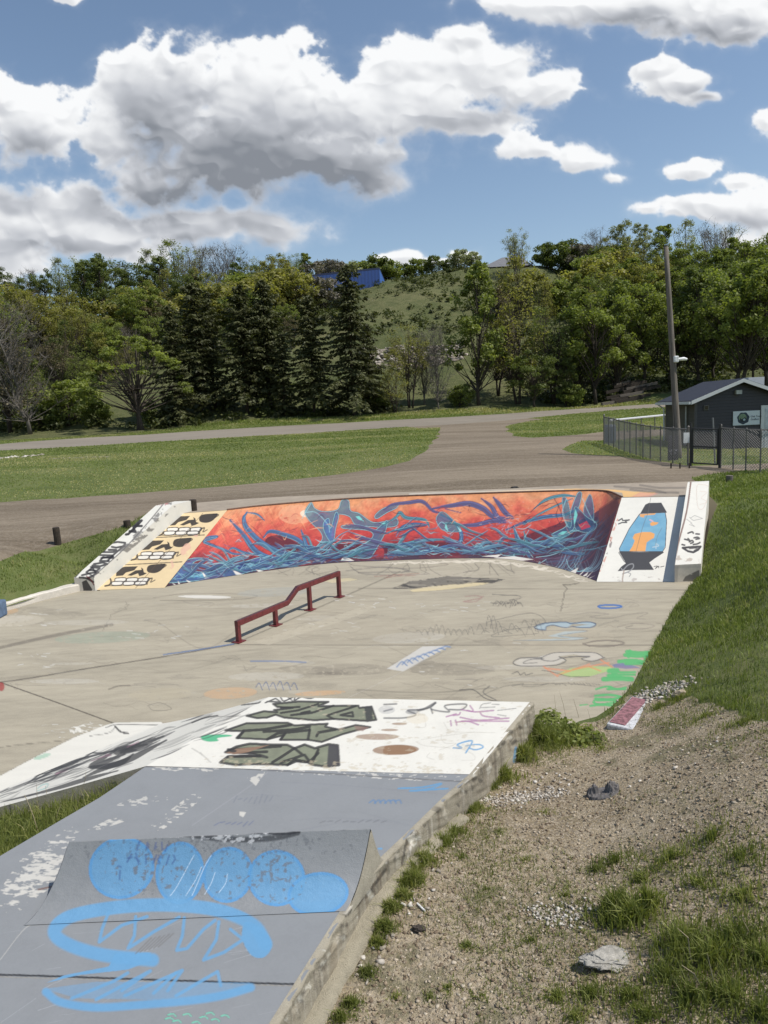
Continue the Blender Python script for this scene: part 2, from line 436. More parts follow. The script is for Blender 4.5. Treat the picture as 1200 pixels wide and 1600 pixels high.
# ---------------------------------------------------------------- one sheet of ground, cut along those plans
pts = []
th = np.concatenate([np.linspace(-R_(170), -R_(36), 22), np.linspace(-R_(35), R_(35), 190), np.linspace(R_(36), R_(170), 22)])
r = 1.2
while r < 700:
    k = 1
    tt = th if r > 3 else th[::3]
    x, y = r*np.sin(tt+0.001*r), r*np.cos(tt+0.001*r)
    pts.append(np.stack([x, y], 1)); r *= 1.030 if r < 170 else 1.15
pts = np.concatenate(pts)
pts = pts[~inpoly(pts[:, 0], pts[:, 1], HOLE)]
vs = [Vector((float(a), float(b))) for a, b in pts]
edges = []
HOLED = densify(HOLE, .15, 0.0, 4)
for poly in (HOLED, LOT, ROAD, DIRT):
    n0 = len(vs)
    vs += [Vector((float(a), float(b))) for a, b in poly]
    edges += [(n0+i, n0+(i+1) % len(poly)) for i in range(len(poly))]
ov, oe, of, _, _, _ = delaunay_2d_cdt(vs, edges, [], 0, 1e-5)
GV = np.array([(v.x, v.y) for v in ov]); GF = np.array([f for f in of])
ctr = GV[GF].mean(1)
reg = np.zeros(len(GF), int)
reg[ctr[:, 1] > 56.5+0*ctr[:, 0]] = 4
roadfar = gp([(-400,722),(0,694),(300,674),(600,657),(790,646.5),(1040,630),(1120,625),(1500,600)])
rf = np.array(roadfar); yfar = np.interp(ctr[:, 0], rf[:, 0], rf[:, 1])
reg[:] = 0; reg[ctr[:, 1] > yfar+4] = 4
reg[inpoly(ctr[:, 0], ctr[:, 1], DIRT)] = 3
reg[inpoly(ctr[:, 0], ctr[:, 1], LOT)] = 1
reg[inpoly(ctr[:, 0], ctr[:, 1], ROAD)] = 2
reg[inpoly(ctr[:, 0], ctr[:, 1], HOLE)] = -1
GZ = ghz(GV[:, 0], GV[:, 1])
GXYZ = np.concatenate([GV, GZ[:, None]], 1)

def ground_mat(name, stops, sc=1.0, bs=0.5, bd=0.02, fine=60, stretch=(1, 1, 1), rot=0.0, speck=None, green=None):
    m, nt, b, pos = material(name)
    mp = nt.mapping(pos, stretch, (0, 0, rot))
    a = nt.noise(mp, 0.25*sc, 5, 0.6, 0.3); c = nt.noise(mp, 2.2*sc, 6, 0.65); d = nt.noise(pos, fine, 4, 0.7)
    f = nt.m('ADD', nt.m('ADD', nt.m('MULTIPLY', a, 0.42), nt.m('MULTIPLY', c, 0.38)), nt.m('MULTIPLY', d, 0.20))
    cc = nt.ramp(f, stops)
    if speck:
        vc = nt.voro(pos, speck[0], out='Color')
        sx = nt.new('ShaderNodeSeparateColor'); nt.l.new(vc, sx.inputs[0])
        cc = nt.mix(nt.m('MULTIPLY', nt.mr(sx.outputs[0], 0.35, 1.0), speck[2]), cc, speck[1])
        cc = nt.mix(nt.m('MULTIPLY', nt.mr(sx.outputs[1], 0.55, 1.0), speck[2]), cc, tuple(x*0.45 for x in speck[1]))
    if green:
        gm = nt.mr(nt.noise(pos, green[0], 6, 0.65), green[2], green[2]+0.10)
        cc = nt.mix(nt.m('MULTIPLY', gm, green[3]), cc, green[1])
    nt.put(b.inputs['Base Color'], cc); b.inputs['Roughness'].default_value = 0.95
    b.inputs['Specular IOR Level'].default_value = 0.15
    h = nt.m('ADD', nt.m('MULTIPLY', c, 0.4), d)
    bump(nt, b, h, bs, bd)
    return m
M_lawn = ground_mat('lawn_ground', [(0.30, (.070,.092,.028)), (0.5, (.115,.142,.045)), (0.62, (.165,.170,.070)), (0.76, (.26,.22,.13))], 1.6, 0.8, 0.04, 40)
M_lot = ground_mat('gravel', [(0.36, (.092,.070,.048)), (0.48, (.155,.124,.088)), (0.57, (.225,.184,.134)), (0.70, (.30,.25,.185))], 0.9, 0.7, 0.02, 45, (0.16, 2.0, 1), 0.16, (22, (.32,.27,.21), 0.3))
M_road = ground_mat('road_gravel', [(0.3, (.16,.14,.11)), (0.55, (.24,.21,.17)), (0.8, (.33,.295,.245))], 0.8, 0.4, 0.02, 30, (0.3, 1.5, 1), 0.1)
M_dirt = ground_mat('dirt', [(0.33, (.20,.150,.090)), (0.46, (.34,.270,.172)), (0.56, (.47,.385,.258)), (0.70, (.58,.49,.35))], 1.5, 1.0, 0.03, 62, (1, 1, 1), 0, (58, (.55,.46,.34), 0.85), (1.7, (.085,.095,.032), 0.52, 0.55))
M_hill = ground_mat('hill_grass', [(0.28, (.050,.058,.022)), (0.45, (.090,.105,.040)), (0.58, (.145,.145,.065)), (0.7, (.20,.165,.10)), (0.85, (.28,.24,.18))], 0.5, 0.9, 0.2, 8)
def submesh(name, sel, mat, label=None, cat=None, kind='structure'):
    f = GF[sel]; used, inv = np.unique(f, return_inverse=True)
    return mk(name, GXYZ[used], inv.reshape(f.shape), mat, smooth=True, kind=kind)
submesh('grass_ground', reg == 0, M_lawn)
submesh('gravel_lot', reg == 1, M_lot)
submesh('road', reg == 2, M_road)
submesh('dirt_ground', reg == 3, M_dirt)
submesh('hillside', reg == 4, M_hill)
# ---------------------------------------------------------------- hand painted marks, kept as colours on the vertices of each real surface
class Canvas:
    def __init__(s, u0, v0, u1, v1, sc=1.3, tf=(0, 0, 1)):
        s.u0, s.v0, s.sc = u0, v0, sc
        s.w, s.h = int((u1-u0)*sc)+2, int((v1-v0)*sc)+2
        s.c = np.zeros((s.h, s.w, 3)); s.a = np.zeros((s.h, s.w)); s.tf = tf
        s.rg = np.random.default_rng(11); s.fat = 1.25
    def at(s, ox, oy, k): s.tf = (ox, oy, k); return s      # following points are given in a zoomed crop
    def pt(s, pts):
        ox, oy, k = s.tf
        return [((ox+x/k-s.u0)*s.sc, (oy+y/k-s.v0)*s.sc) for x, y in pts]
    def _comp(s, y0, y1, x0, x1, m, c):
        A = s.a[y0:y1, x0:x1]; C = s.c[y0:y1, x0:x1]
        na = m+A*(1-m)
        C[:] = np.where(na[..., None] > 1e-5, (np.array(c)*m[..., None]+C*(A*(1-m))[..., None])/np.maximum(na, 1e-5)[..., None], C)
        A[:] = na
    def line(s, pts, wd, c, a=1.0, soft=0.5, taper=False, smooth=True, wear=0.0):
        if s.tf[2] > 1: wd = wd*s.fat
        if smooth and len(pts) > 2: pts = catmull(pts, 6)
        q = np.array(s.pt(pts)); n = len(q)
        wd = wd/2*s.sc/s.tf[2]
        R = wd+soft+1.5
        x0, x1 = int(max(0, q[:, 0].min()-R)), int(min(s.w, q[:, 0].max()+R+1))
        y0, y1 = int(max(0, q[:, 1].min()-R)), int(min(s.h, q[:, 1].max()+R+1))
        if x1 <= x0 or y1 <= y0: return s
        m = np.zeros((y1-y0, x1-x0))
        for i in range(n-1):
            ax, ay = q[i]; bx, by = q[i+1]
            t0 = i/(n-1); w0 = wd*(math.sin(math.pi*min(1, max(0.06, t0)))**0.7 if taper else 1)
            w0 = max(w0, 0.28)
            r = w0+soft+1
            X0, X1 = int(max(x0, min(ax, bx)-r)), int(min(x1, max(ax, bx)+r+1)); Y0, Y1 = int(max(y0, min(ay, by)-r)), int(min(y1, max(ay, by)+r+1))
            if X1 <= X0 or Y1 <= Y0: continue
            X, Y = np.meshgrid(np.arange(X0, X1)+.5, np.arange(Y0, Y1)+.5)
            dx, dy = bx-ax, by-ay; L = dx*dx+dy*dy+1e-9
            t = np.clip(((X-ax)*dx+(Y-ay)*dy)/L, 0, 1)
            d = np.hypot(X-ax-t*dx, Y-ay-t*dy)
            mm = np.clip((w0-d)/soft+0.5, 0, 1)
            sl_ = (slice(Y0-y0, Y1-y0), slice(X0-x0, X1-x0))
            m[sl_] = np.maximum(m[sl_], mm)
        if wear: m = m*s._wear(y0, y1, x0, x1, wear)
        s._comp(y0, y1, x0, x1, m*a, c)
        return s
    def _wear(s, y0, y1, x0, x1, k):
        X, Y = np.meshgrid(np.arange(x0, x1)/s.sc, np.arange(y0, y1)/s.sc)
        return np.clip((fbm(X/5.0+3, Y/3.0, 4)-k+0.18)/0.16, 0, 1)
    def poly(s, pts, c, a=1.0, smooth=False, wear=0.0, c2=None, vary=0.0):
        if smooth: pts = catmull(list(pts)+[pts[0]], 6)
        q = s.pt(pts); qa = np.array(q)
        x0, x1 = int(max(0, qa[:, 0].min()-1)), int(min(s.w, qa[:, 0].max()+2)); y0, y1 = int(max(0, qa[:, 1].min()-1)), int(min(s.h, qa[:, 1].max()+2))
        if x1 <= x0 or y1 <= y0: return s
        m = np.zeros((y1-y0, x1-x0))
        for sx, sy in ((.17,.33),(.67,.17),(.33,.83),(.83,.67)):
            X, Y = np.meshgrid(np.arange(x0, x1)+sx, np.arange(y0, y1)+sy)
            m += inpoly(X, Y, q)*0.25
        if wear: m = m*s._wear(y0, y1, x0, x1, wear)
        cc = np.array(c)
        if c2 is not None:
            X, Y = np.meshgrid(np.arange(x0, x1)/s.sc, np.arange(y0, y1)/s.sc)
            k = np.clip((fbm(X/14.0, Y/7.0, 4)-.3)/.4, 0, 1)[..., None]
            cc = np.array(c)*(1-k)+np.array(c2)*k
        s._comp(y0, y1, x0, x1, m*a, cc)
        return s
    def out(s, pts, wd, c, **kw): return s.line(list(pts)+[pts[0]], wd, c, smooth=False, **kw)
    def scatter(s, poly_, thr, c, a=1.0, fu=6.0, fv=3.0, seed=0):
        """flakes: noise cut inside an outline"""
        q = s.pt(poly_); qa = np.array(q)
        x0, x1 = int(max(0, qa[:, 0].min())), int(min(s.w, qa[:, 0].max()+1)); y0, y1 = int(max(0, qa[:, 1].min())), int(min(s.h, qa[:, 1].max()+1))
        if x1 <= x0 or y1 <= y0: return s
        X, Y = np.meshgrid(np.arange(x0, x1)+.5, np.arange(y0, y1)+.5)
        cx, cy = qa.mean(0); ins = inpoly(X, Y, q)
        rr = np.hypot((X-cx)/max(1, (x1-x0)/2), (Y-cy)/max(1, (y1-y0)/2))
        n = fbm(X/s.sc/fu+seed*7.7, Y/s.sc/fv+seed*3.1, 5)
        m = ins*np.clip((n-thr-0.12*rr)/0.035, 0, 1)
        s._comp(y0, y1, x0, x1, m*a, c); return s
    def sample(s, u, v):
        x = (np.asarray(u)-s.u0)*s.sc-.5; y = (np.asarray(v)-s.v0)*s.sc-.5
        ok = (x >= 0) & (y >= 0) & (x < s.w-1) & (y < s.h-1)
        x = np.clip(x, 0, s.w-1.001); y = np.clip(y, 0, s.h-1.001)
        xi = x.astype(int); yi = y.astype(int); fx = x-xi; fy = y-yi
        A = s.a; Cp = s.c*A[..., None]
        def bl(Z):
            f = (fx, fy) if Z.ndim == 2 else (fx[:, None], fy[:, None])
            return (Z[yi, xi]*(1-f[0])+Z[yi, xi+1]*f[0])*(1-f[1])+(Z[yi+1, xi]*(1-f[0])+Z[yi+1, xi+1]*f[0])*f[1]
        a = bl(A); c = bl(Cp)
        c = np.where(a[:, None] > 1e-4, c/np.maximum(a, 1e-4)[:, None], 0)
        a = np.where(ok, a, 0)
        return np.concatenate([c, a[:, None]], 1)
def catmull(p, k=6):
    p = [np.array(x, float) for x in p]; closed = np.allclose(p[0], p[-1])
    q = ([p[-2]] if closed else [2*p[0]-p[1]])+p+([p[1]] if closed else [2*p[-1]-p[-2]])
    out = []
    for i in range(1, len(q)-2):
        for j in range(k):
            t = j/k; a, b, c, d = q[i-1], q[i], q[i+1], q[i+2]
            out.append(0.5*((2*b)+(c-a)*t+(2*a-5*b+4*c-d)*t*t+(3*b-a-3*c+d)*t**3))
    out.append(p[-1]); return [tuple(x) for x in out]
def ell(cx, cy, rx, ry, rot=0, n=28):
    c, s_ = math.cos(rot), math.sin(rot)
    return [(cx+rx*math.cos(t)*c-ry*math.sin(t)*s_, cy+rx*math.cos(t)*s_+ry*math.sin(t)*c) for t in [2*math.pi*i/n for i in range(n)]]
def paint(o, rgba):
    ca = o.data.color_attributes.new('paint', 'FLOAT_COLOR', 'POINT')
    ca.data.foreach_set('color', np.asarray(rgba, np.float32).ravel())

def concrete(name, base, rough=0.85, stain=0.35, bs=0.25, bd=0.006, painted=True, wear=0.0, wearcol=None, scale=1.0, streak=None, gloss_paint=None, dots=0.0):
    m, nt, b, pos = material(name)
    mp = nt.mapping(pos, streak or (1, 1, 1), (0, 0, -0.49))
    a = nt.noise(mp, 0.8*scale, 6, 0.62, 0.4); c = nt.noise(mp, 5*scale, 6, 0.68); d = nt.noise(pos, 55*scale, 4, 0.7); e_ = nt.noise(pos, 190, 2, 0.6)
    f = nt.m('ADD', nt.m('ADD', nt.m('MULTIPLY', a, 0.38), nt.m('MULTIPLY', c, 0.36)), nt.m('MULTIPLY', d, 0.26))
    lo = tuple(x*(1-stain) for x in base); hi = tuple(min(.85, x*(1+stain*0.7)) for x in base)
    cc = nt.ramp(f, [(0.33, lo), (0.5, base), (0.66, hi)])
    if dots:
        vd = nt.voro(pos, 9.0); cc = nt.mix(nt.m('MULTIPLY', nt.mr(vd, 0.10, 0.03), dots), cc, (.05, .045, .04))
    al = None
    if painted:
        at = nt.new('ShaderNodeAttribute', attribute_name='paint')
        wr = nt.mr(nt.m('ADD', nt.m('MULTIPLY', c, 0.5), nt.m('MULTIPLY', d, 0.5)), 0.66-wear, 0.72-wear)
        al = nt.m('MULTIPLY', at.outputs['Alpha'], nt.m('SUBTRACT', 1.0, nt.m('MULTIPLY', wr, 0.8)))
        pv = nt.mix(1.0, at.outputs['Color'], nt.ramp(f, [(0.3, 0.86), (0.6, 1.0)]), 'MULTIPLY')
        cc = nt.mix(al, cc, pv)
    nt.put(b.inputs['Base Color'], cc)
    b.inputs['Roughness'].default_value = rough
    b.inputs['Specular IOR Level'].default_value = 0.3
    h = nt.m('ADD', nt.m('MULTIPLY', c, 0.4), nt.m('ADD', nt.m('MULTIPLY', d, 0.6), nt.m('MULTIPLY', e_, 0.35)))
    bump(nt, b, h, bs, bd)
    return m
W_ = col(232, 228, 216)
M_floor = concrete('floor_concrete', col(175, 166, 146), stain=0.32, bs=0.22, bd=0.005, streak=(0.45, 1.6, 1), wear=0.04)
M_white = concrete('white_painted_concrete', W_, 0.6, 0.10, 0.25, 0.005, wear=0.0, dots=0.15)
M_grey = concrete('grey_painted_concrete', col(146, 148, 149), 0.42, 0.10, 0.22, 0.004, wear=0.0)
M_kick = concrete('dark_grey_painted_concrete', col(146, 148, 149), 0.42, 0.12, 0.5, 0.008, wear=0.0)
M_mural = concrete('mural_paint', col(190, 80, 60), 0.5, 0.1, 0.15, 0.004, wear=-0.08)
M_wall = concrete('raw_concrete_edge', col(178, 171, 154), 0.9, 0.5, 0.8, 0.014, painted=False, scale=1.8)
M_kickend = concrete('grey_paint_end', col(128, 132, 140), 0.5, 0.2, 0.5, 0.008, painted=False)
M_foot = concrete('rough_concrete_footing', col(196, 186, 162), 0.95, 0.35, 1.0, 0.03, painted=False, scale=2.0)
M_deck = concrete('deck_concrete', col(168, 155, 138), stain=0.28, bs=0.25, wear=0.02)
M_curb = concrete('white_curb_paint', col(222, 214, 200), 0.7, 0.30, 0.5, 0.01, wear=0.02, scale=2, dots=.3)

def grid_obj(name, fn, nu, nv, mat, parent, canvas=None, smooth=True, label=None, kind=None, mask=None, extra=None):
    """fn(s, t) -> XYZ arrays for s, t in 0..1"""
    S, T_ = np.meshgrid(np.linspace(0, 1, nu), np.linspace(0, 1, nv), indexing='ij')
    V_ = fn(S.ravel(), T_.ravel())
    i = np.arange(nu*nv).reshape(nu, nv)
    Fq = np.stack([i[:-1,:-1].ravel(), i[1:,:-1].ravel(), i[1:,1:].ravel(), i[:-1,1:].ravel()], 1)
    e1 = V_[Fq[0,1]]-V_[Fq[0,0]]; e2 = V_[Fq[0,3]]-V_[Fq[0,0]]
    if np.cross(e1, e2)[2] < 0: Fq = Fq[:, ::-1].copy()
    if mask is not None:
        c = V_[Fq].mean(1); Fq = Fq[mask(c)]
    o = mk(name, V_, Fq, mat, parent, smooth, label=label, kind=kind)
    if canvas is not None or extra is not None:
        u, v = proj(V_)
        rg = canvas.sample(u, v) if canvas is not None else np.zeros((len(V_), 4))
        if extra is not None: rg = extra(S.ravel(), T_.ravel(), V_, rg)
        paint(o, rg)
    return o
def over(top, bot_rgb, bot_a=1.0):
    a = top[:, 3:4]; na = a+bot_a*(1-a)
    c = (top[:, :3]*a+bot_rgb*bot_a*(1-a))/np.maximum(na, 1e-5)
    return np.concatenate([c, na*np.ones_like(a)], 1)

BLK = col(38, 36, 40); K0 = (.02, .02, .022)
BLUE = col(112, 166, 206)
# =============================== floor slab ===============================
cf = Canvas(-140, 860, 1110, 1300, 1.25)
crk = (.06, .05, .04)
def crack(c, pts, w=.9, a=.6, jit=2.0, seed=1):
    r = np.random.default_rng(seed); q = []
    for i in range(len(pts)-1):
        for k in range(6):
            t = k/6; q.append((pts[i][0]*(1-t)+pts[i+1][0]*t+r.normal()*jit, pts[i][1]*(1-t)+pts[i+1][1]*t+r.normal()*jit*.4))
    q.append(pts[-1]); c.line(q, w, crk, a, smooth=False)
cf.line([(-140,1076),(0,1066),(140,1044),(250,1027),(365,1007)], 1.6, crk, .75); cf.line([(0,1066),(90,1098),(180,1131)], 1.7, crk, .85)
cf.line([(365,1007),(600,1008),(1075,1008)], 1.2, crk, .55); cf.line([(366,1006),(535,933),(625,893)], 1.5, crk, .6)
cf.line([(560,919),(800,920),(1090,922)], 1.2, crk, .42); cf.line([(-140,1195),(0,1168),(90,1158),(180,1150)], 1.1, crk, .5)
cf.line([(540,1092),(600,1064),(668,1030)], 1.0, (.5,.46,.4), .5)
cf.line([(0,1012),(80,994),(175,976)], 5, (.10,.085,.07), .55, soft=1.5, wear=.35)
cf.line([(255,1023),(310,1015),(365,1006)], 1.8, col(70,110,160), .8, wear=.3)
crack(cf, [(160,985),(175,960),(200,950),(196,940)], .9, .45); crack(cf, [(875,955),(880,940),(885,915),(905,910)], 1.2, .7)
crack(cf, [(175,965),(260,952),(420,950),(600,962)], .7, .25, 1.5, 3)
for k in range(95):      # hairline cracks and scuffs
    u0 = rng.uniform(-80, 1050); v0 = rng.uniform(930, 1110); L = rng.uniform(15, 110)
    p = [(u0+L*i/5, v0+rng.normal()*2.2) for i in range(6)]
    cf.line(p, rng.uniform(.5, .9), crk if rng.random() < .7 else (.45,.42,.36), rng.uniform(.12, .38))
for k in range(48):      # loops and scribbles, faint
    u0 = rng.uniform(-20, 1000); v0 = rng.uniform(935, 1085)
    p = [(u0+rng.normal()*18, v0+rng.normal()*3.5) for i in range(rng.integers(4, 8))]
    cf.line(p, .8, (.10,.09,.085), rng.uniform(.15, .42))
# worn pale patches, wheel marks, stains
for k in range(34):
    u0, v0 = rng.uniform(-60, 1040), rng.uniform(925, 1110); rx_ = rng.uniform(12, 70)
    cf.poly(ell(u0, v0, rx_, rx_*rng.uniform(.06, .16), rng.normal()*.05), (.10,.085,.07) if k % 2 else (.55,.52,.46), rng.uniform(.10, .28), wear=.42)
for k in range(22):
    u0, v0 = rng.uniform(150, 1000), rng.uniform(930, 1090); L = rng.uniform(60, 240)
    cf.line([(u0, v0), (u0+L*.5, v0-L*.12*rng.normal()), (u0+L, v0-L*.25*rng.random())], rng.uniform(.8, 2), (.05,.045,.04), rng.uniform(.1, .3), soft=1.2)
cf.poly(ell(320,932.5,42,2.6,.02), col(225,220,208), .9, wear=.25); cf.line([(240,934),(300,927),(400,930),(365,937),(250,938)], .9, crk, .45)
cf.poly([(640,922),(700,912),(770,908),(755,914),(690,922),(645,925)], col(222,204,160), .8, wear=.3)
cf.poly([(500,907),(545,903),(560,906),(520,911)], col(215,200,160), .7, wear=.35)
cf.scatter([(610,921),(640,908),(700,900),(790,905),(770,911),(700,914),(650,919)], .30, (.05,.047,.045), .9, 30, 2.0, 1)
cf.poly([(612,919),(640,911),(700,903),(785,906),(750,910),(700,912),(660,917)], (.06,.055,.05), .6, wear=.42)
cf.line([(540,892),(600,886),(640,893),(560,895),(610,899),(668,897)], 2.2, (.12,.11,.10), .45, wear=.38)
cf.line([(545,880),(560,884),(640,888),(700,882),(660,878)], .9, (.07,.06,.06), .55)
for (a, b) in [((585,901),(655,896)),((600,903),(650,899))]: cf.line([a, ((a[0]+b[0])/2, a[1]-3), b], 1.0, col(150,60,50), .5)
for cx, cy, rx, ry, c, a in [(160,996,75,9,col(150,170,150),.35),(250,1085,50,10,col(190,178,150),.3),(20,970,50,9,col(205,195,175),.4),(430,925,60,7,col(165,170,165),.35),
                             (360,1083,42,9,col(206,168,128),.6),(500,1083,40,4,col(214,168,120),.55),(0,955,30,6,col(205,160,110),.4),(870,1000,90,20,col(190,178,155),.3),(585,985,120,20,col(168,158,138),.3),(690,905,60,14,col(200,190,170),.25)]:
    cf.poly(ell(cx, cy, rx, ry, -.05), c, a, wear=.42)
for box in [(0,950,90,985),(20,1020,80,1045),(180,975,310,1000),(520,930,620,950),(400,960,560,990),(640,940,760,960),(650,1000,900,1080),(60,1130,150,1150)]:
    x0, y0, x1, y1 = box
    for k in range(14):
        u, v = rng.uniform(x0, x1), rng.uniform(y0, y1)
        cf.line([(u, v), (u+rng.uniform(3, 14), v+rng.uniform(-2, 2))], rng.uniform(.6, 1.4), (.62,.6,.55), rng.uniform(.2, .6))
cf.poly([(395,1003),(560,950),(590,946),(560,962),(420,1008)], col(196,186,164), .5, wear=.42)
# pale foam painted where the mural runs out on to the floor
for k in range(60):
    t = rng.random(); uu = np.interp(t, [0, .5, .75, 1], [620, 780, 850, 935]); vv = np.interp(t, [0, .5, .75, 1], [877, 874, 884, 908]); L = rng.uniform(8, 34)
    cf.line([(uu, vv+rng.uniform(0, 3)), (uu-L*.5, vv+rng.uniform(1, 5)), (uu-L, vv+rng.uniform(-1, 4))], rng.uniform(1, 3), col(222,212,192), rng.uniform(.5, .9), taper=True)
for k in range(26):
    uu = rng.uniform(420, 800); cf.line([(uu, 884-(uu > 600)*4), (uu+rng.uniform(-14, 14), 890), (uu+rng.uniform(-26, 26), 897+rng.uniform(-3, 3))], rng.uniform(.6, 1.4), (.08,.07,.065), rng.uniform(.3, .6))
# lettering and drawings on the floor
cf.at(540, 860, 3.75)
cf.line([(860,258),(940,262),(1010,265),(1025,280),(960,292)], 3.5, (.09,.085,.08), .7); cf.line([(700,270),(760,265),(800,275),(740,290),(690,300),(760,300),(810,268)], 3.5, col(150,80,90), .55)
for k in range(12): cf.line([(850+k*14, 320+rng.normal()*8), (870+k*14, 300+rng.normal()*6), (885+k*14, 318+rng.normal()*8)], 4, (.07,.066,.06), .6)
cf.at(800, 940, 4.615)
cf.line([(640,28),(700,24),(770,28),(790,38),(730,47),(650,46),(622,36),(640,28)], 9, col(60,110,175), .95)
D = (.085,.09,.10)
cf.poly([(165,180),(240,155),(380,148),(440,152),(560,145),(605,165),(560,185),(470,190),(440,180),(480,175),(560,165),(440,160),(400,185),(330,178),(300,165),(250,178),(240,205),(190,200)], col(168,190,200), .75, wear=.2)
cf.line([(240,205),(180,198),(165,180),(230,157),(380,148),(430,158),(540,146),(606,162),(570,186),(500,188),(440,180)], 6, col(60,85,115), .85)
cf.line([(440,178),(380,188),(300,170),(248,180),(245,202)], 5, col(60,85,115), .8)
cf.poly([(10,280),(300,268),(440,270),(260,248),(380,215),(540,210),(520,220),(340,245),(540,262),(460,275),(300,280)], col(178,196,200), .6, wear=.2)
cf.line([(10,280),(300,282),(470,276),(545,262),(330,246),(545,213),(420,206),(170,212)], 3.5, D, .55)
cf.line([(510,305),(600,285),(700,280),(790,290),(800,305),(700,322),(560,318),(510,300),(560,322)], 9, col(120,110,100), .7)
cf.line([(760,185),(850,160),(960,160),(1025,175),(960,195),(820,192),(870,170)], 4, col(120,110,105), .55)
cf.line([(460,95),(560,80),(700,90),(560,110),(700,122),(830,95),(980,80),(900,120),(960,125)], 4, col(115,108,105), .45)
cf.poly([(10,440),(60,408),(190,398),(290,370),(470,362),(600,365),(668,402),(580,430),(500,412),(545,400),(450,380),(330,395),(390,420),(330,450),(190,466),(60,462)], col(205,198,185), .7, wear=.15)
cf.line([(660,402),(600,370),(470,365),(300,370),(210,412),(290,430),(385,402),(560,395),(500,413),(580,430),(668,402)], 5, (.06,.06,.065), .8)
cf.line([(215,404),(60,408),(8,442),(60,464),(200,465),(330,455),(388,425),(340,398)], 6, (.06,.06,.065), .8)
cf.line([(180,440),(80,445),(130,418),(230,412)], 5, (.06,.06,.065), .7)
cf.poly([(330,520),(420,480),(560,465),(720,470),(700,500),(560,540),(420,545)], col(170,200,120), .7, wear=.3)
for a, b in [((230,470),(330,540)),((330,530),(560,450)),((440,490),(700,440)),((560,470),(640,500)),((640,420),(720,470)),((240,480),(420,500)),((760,470),(900,480))]:
    cf.line([a, b], 9, col(220,140,100), .65, wear=.25)
cf.poly([(720,455),(790,440),(890,465),(930,480),(820,485),(740,475)], col(110,120,160), .75, wear=.2)
cf.line([(215,495),(300,510),(420,540),(560,540)], 4, (.06,.06,.06), .7)
GRN = (.09,.36,.13)
gr_ = lambda p, w_, a=.95: cf.line(p, w_*1.35, GRN, a, wear=.03)
gr_([(830,362),(920,372),(1000,366)], 17); gr_([(815,385),(900,392),(990,385)], 16); gr_([(975,375),(970,430)], 22); gr_([(770,432),(870,425),(975,440)], 16); gr_([(820,448),(940,446)], 12); gr_([(850,358),(840,395)], 16)
gr_([(700,500),(760,496),(730,520)], 20); gr_([(775,510),(890,508)], 9); gr_([(690,530),(780,527),(885,528)], 10); gr_([(660,560),(760,555),(865,560)], 20); gr_([(690,540),(850,548)], 10)
gr_([(605,632),(680,612),(720,618),(690,632),(820,632)], 8); gr_([(700,615),(760,628),(825,618)], 7)
gr_([(600,680),(700,672),(790,690),(700,704),(600,700)], 10); gr_([(600,706),(590,730),(640,740),(750,725),(720,712),(610,712)], 9); gr_([(565,752),(640,745),(750,752)], 9); gr_([(490,748),(545,742)], 5)
cf.line([(0,520),(40,505),(60,528),(90,512),(100,530),(150,515)], 5, (.05,.05,.05), .7)
for k in range(16): cf.line([(290+k*22, 590+rng.normal()*6), (306+k*22, 598+rng.normal()*6)], 3.5, (.05,.05,.05), .6)
cf.line([(0,610),(80,590),(75,610),(170,612),(260,590)], 3.5, (.05,.05,.05), .55)
cf.at(0, 0, 1)
cf.poly([(604,1045),(660,1010),(703,1009),(668,1028),(630,1049)], col(215,212,205), .75, wear=.25)
for k in range(9): cf.line([(620+k*8.5, 1042-k*3.6), (628+k*8.5, 1034-k*3.0), (636+k*8.5, 1040-k*3.6)], 2.3, col(110,135,170), .75, wear=.15)
cf.line([(392,1033),(440,1033),(478,1035)], 2.6, col(95,120,160), .6, wear=.3)
for k in range(6): cf.line([(400+k*11, 1072+rng.normal()), (405+k*11, 1066+rng.normal()), (410+k*11, 1078)], 1.6, col(80,100,140), .7)
cf.line([(745,1090),(790,1072),(830,1070),(880,1068),(930,1072)], 1.0, (.05,.05,.05), .5); cf.line([(718,1078),(740,1078),(760,1092),(790,1098)], 1.6, (.05,.05,.05), .7); cf.line([(765,1072),(755,1082),(775,1094)], 1.8, (.06,.06,.06), .65)
cf.line([(760,972),(830,958),(850,975),(790,985),(770,995),(840,990)], .9, (.06,.06,.06), .6)
for k in range(10): cf.line([(650+k*9, 990+rng.normal()*3), (655+k*9, 982+rng.normal()*3), (660+k*9, 992)], 1.1, (.07,.07,.07), .5)
for k in range(14): cf.line([(745+k*7, 985+rng.normal()*6), (750+k*7, 975+rng.normal()*6), (758+k*7, 990+rng.normal()*4)], 1.1, (.07,.07,.07), .5)
cf.line([(230,1103),(250,1098),(268,1108),(240,1110),(232,1103)], 1.0, (.08,.07,.06), .5)
cf.line([(170,1077),(185,1072),(203,1071)], 2, (.09,.075,.06), .6); cf.poly(ell(2,1073,5,7), col(160,50,50), .8, wear=.2)
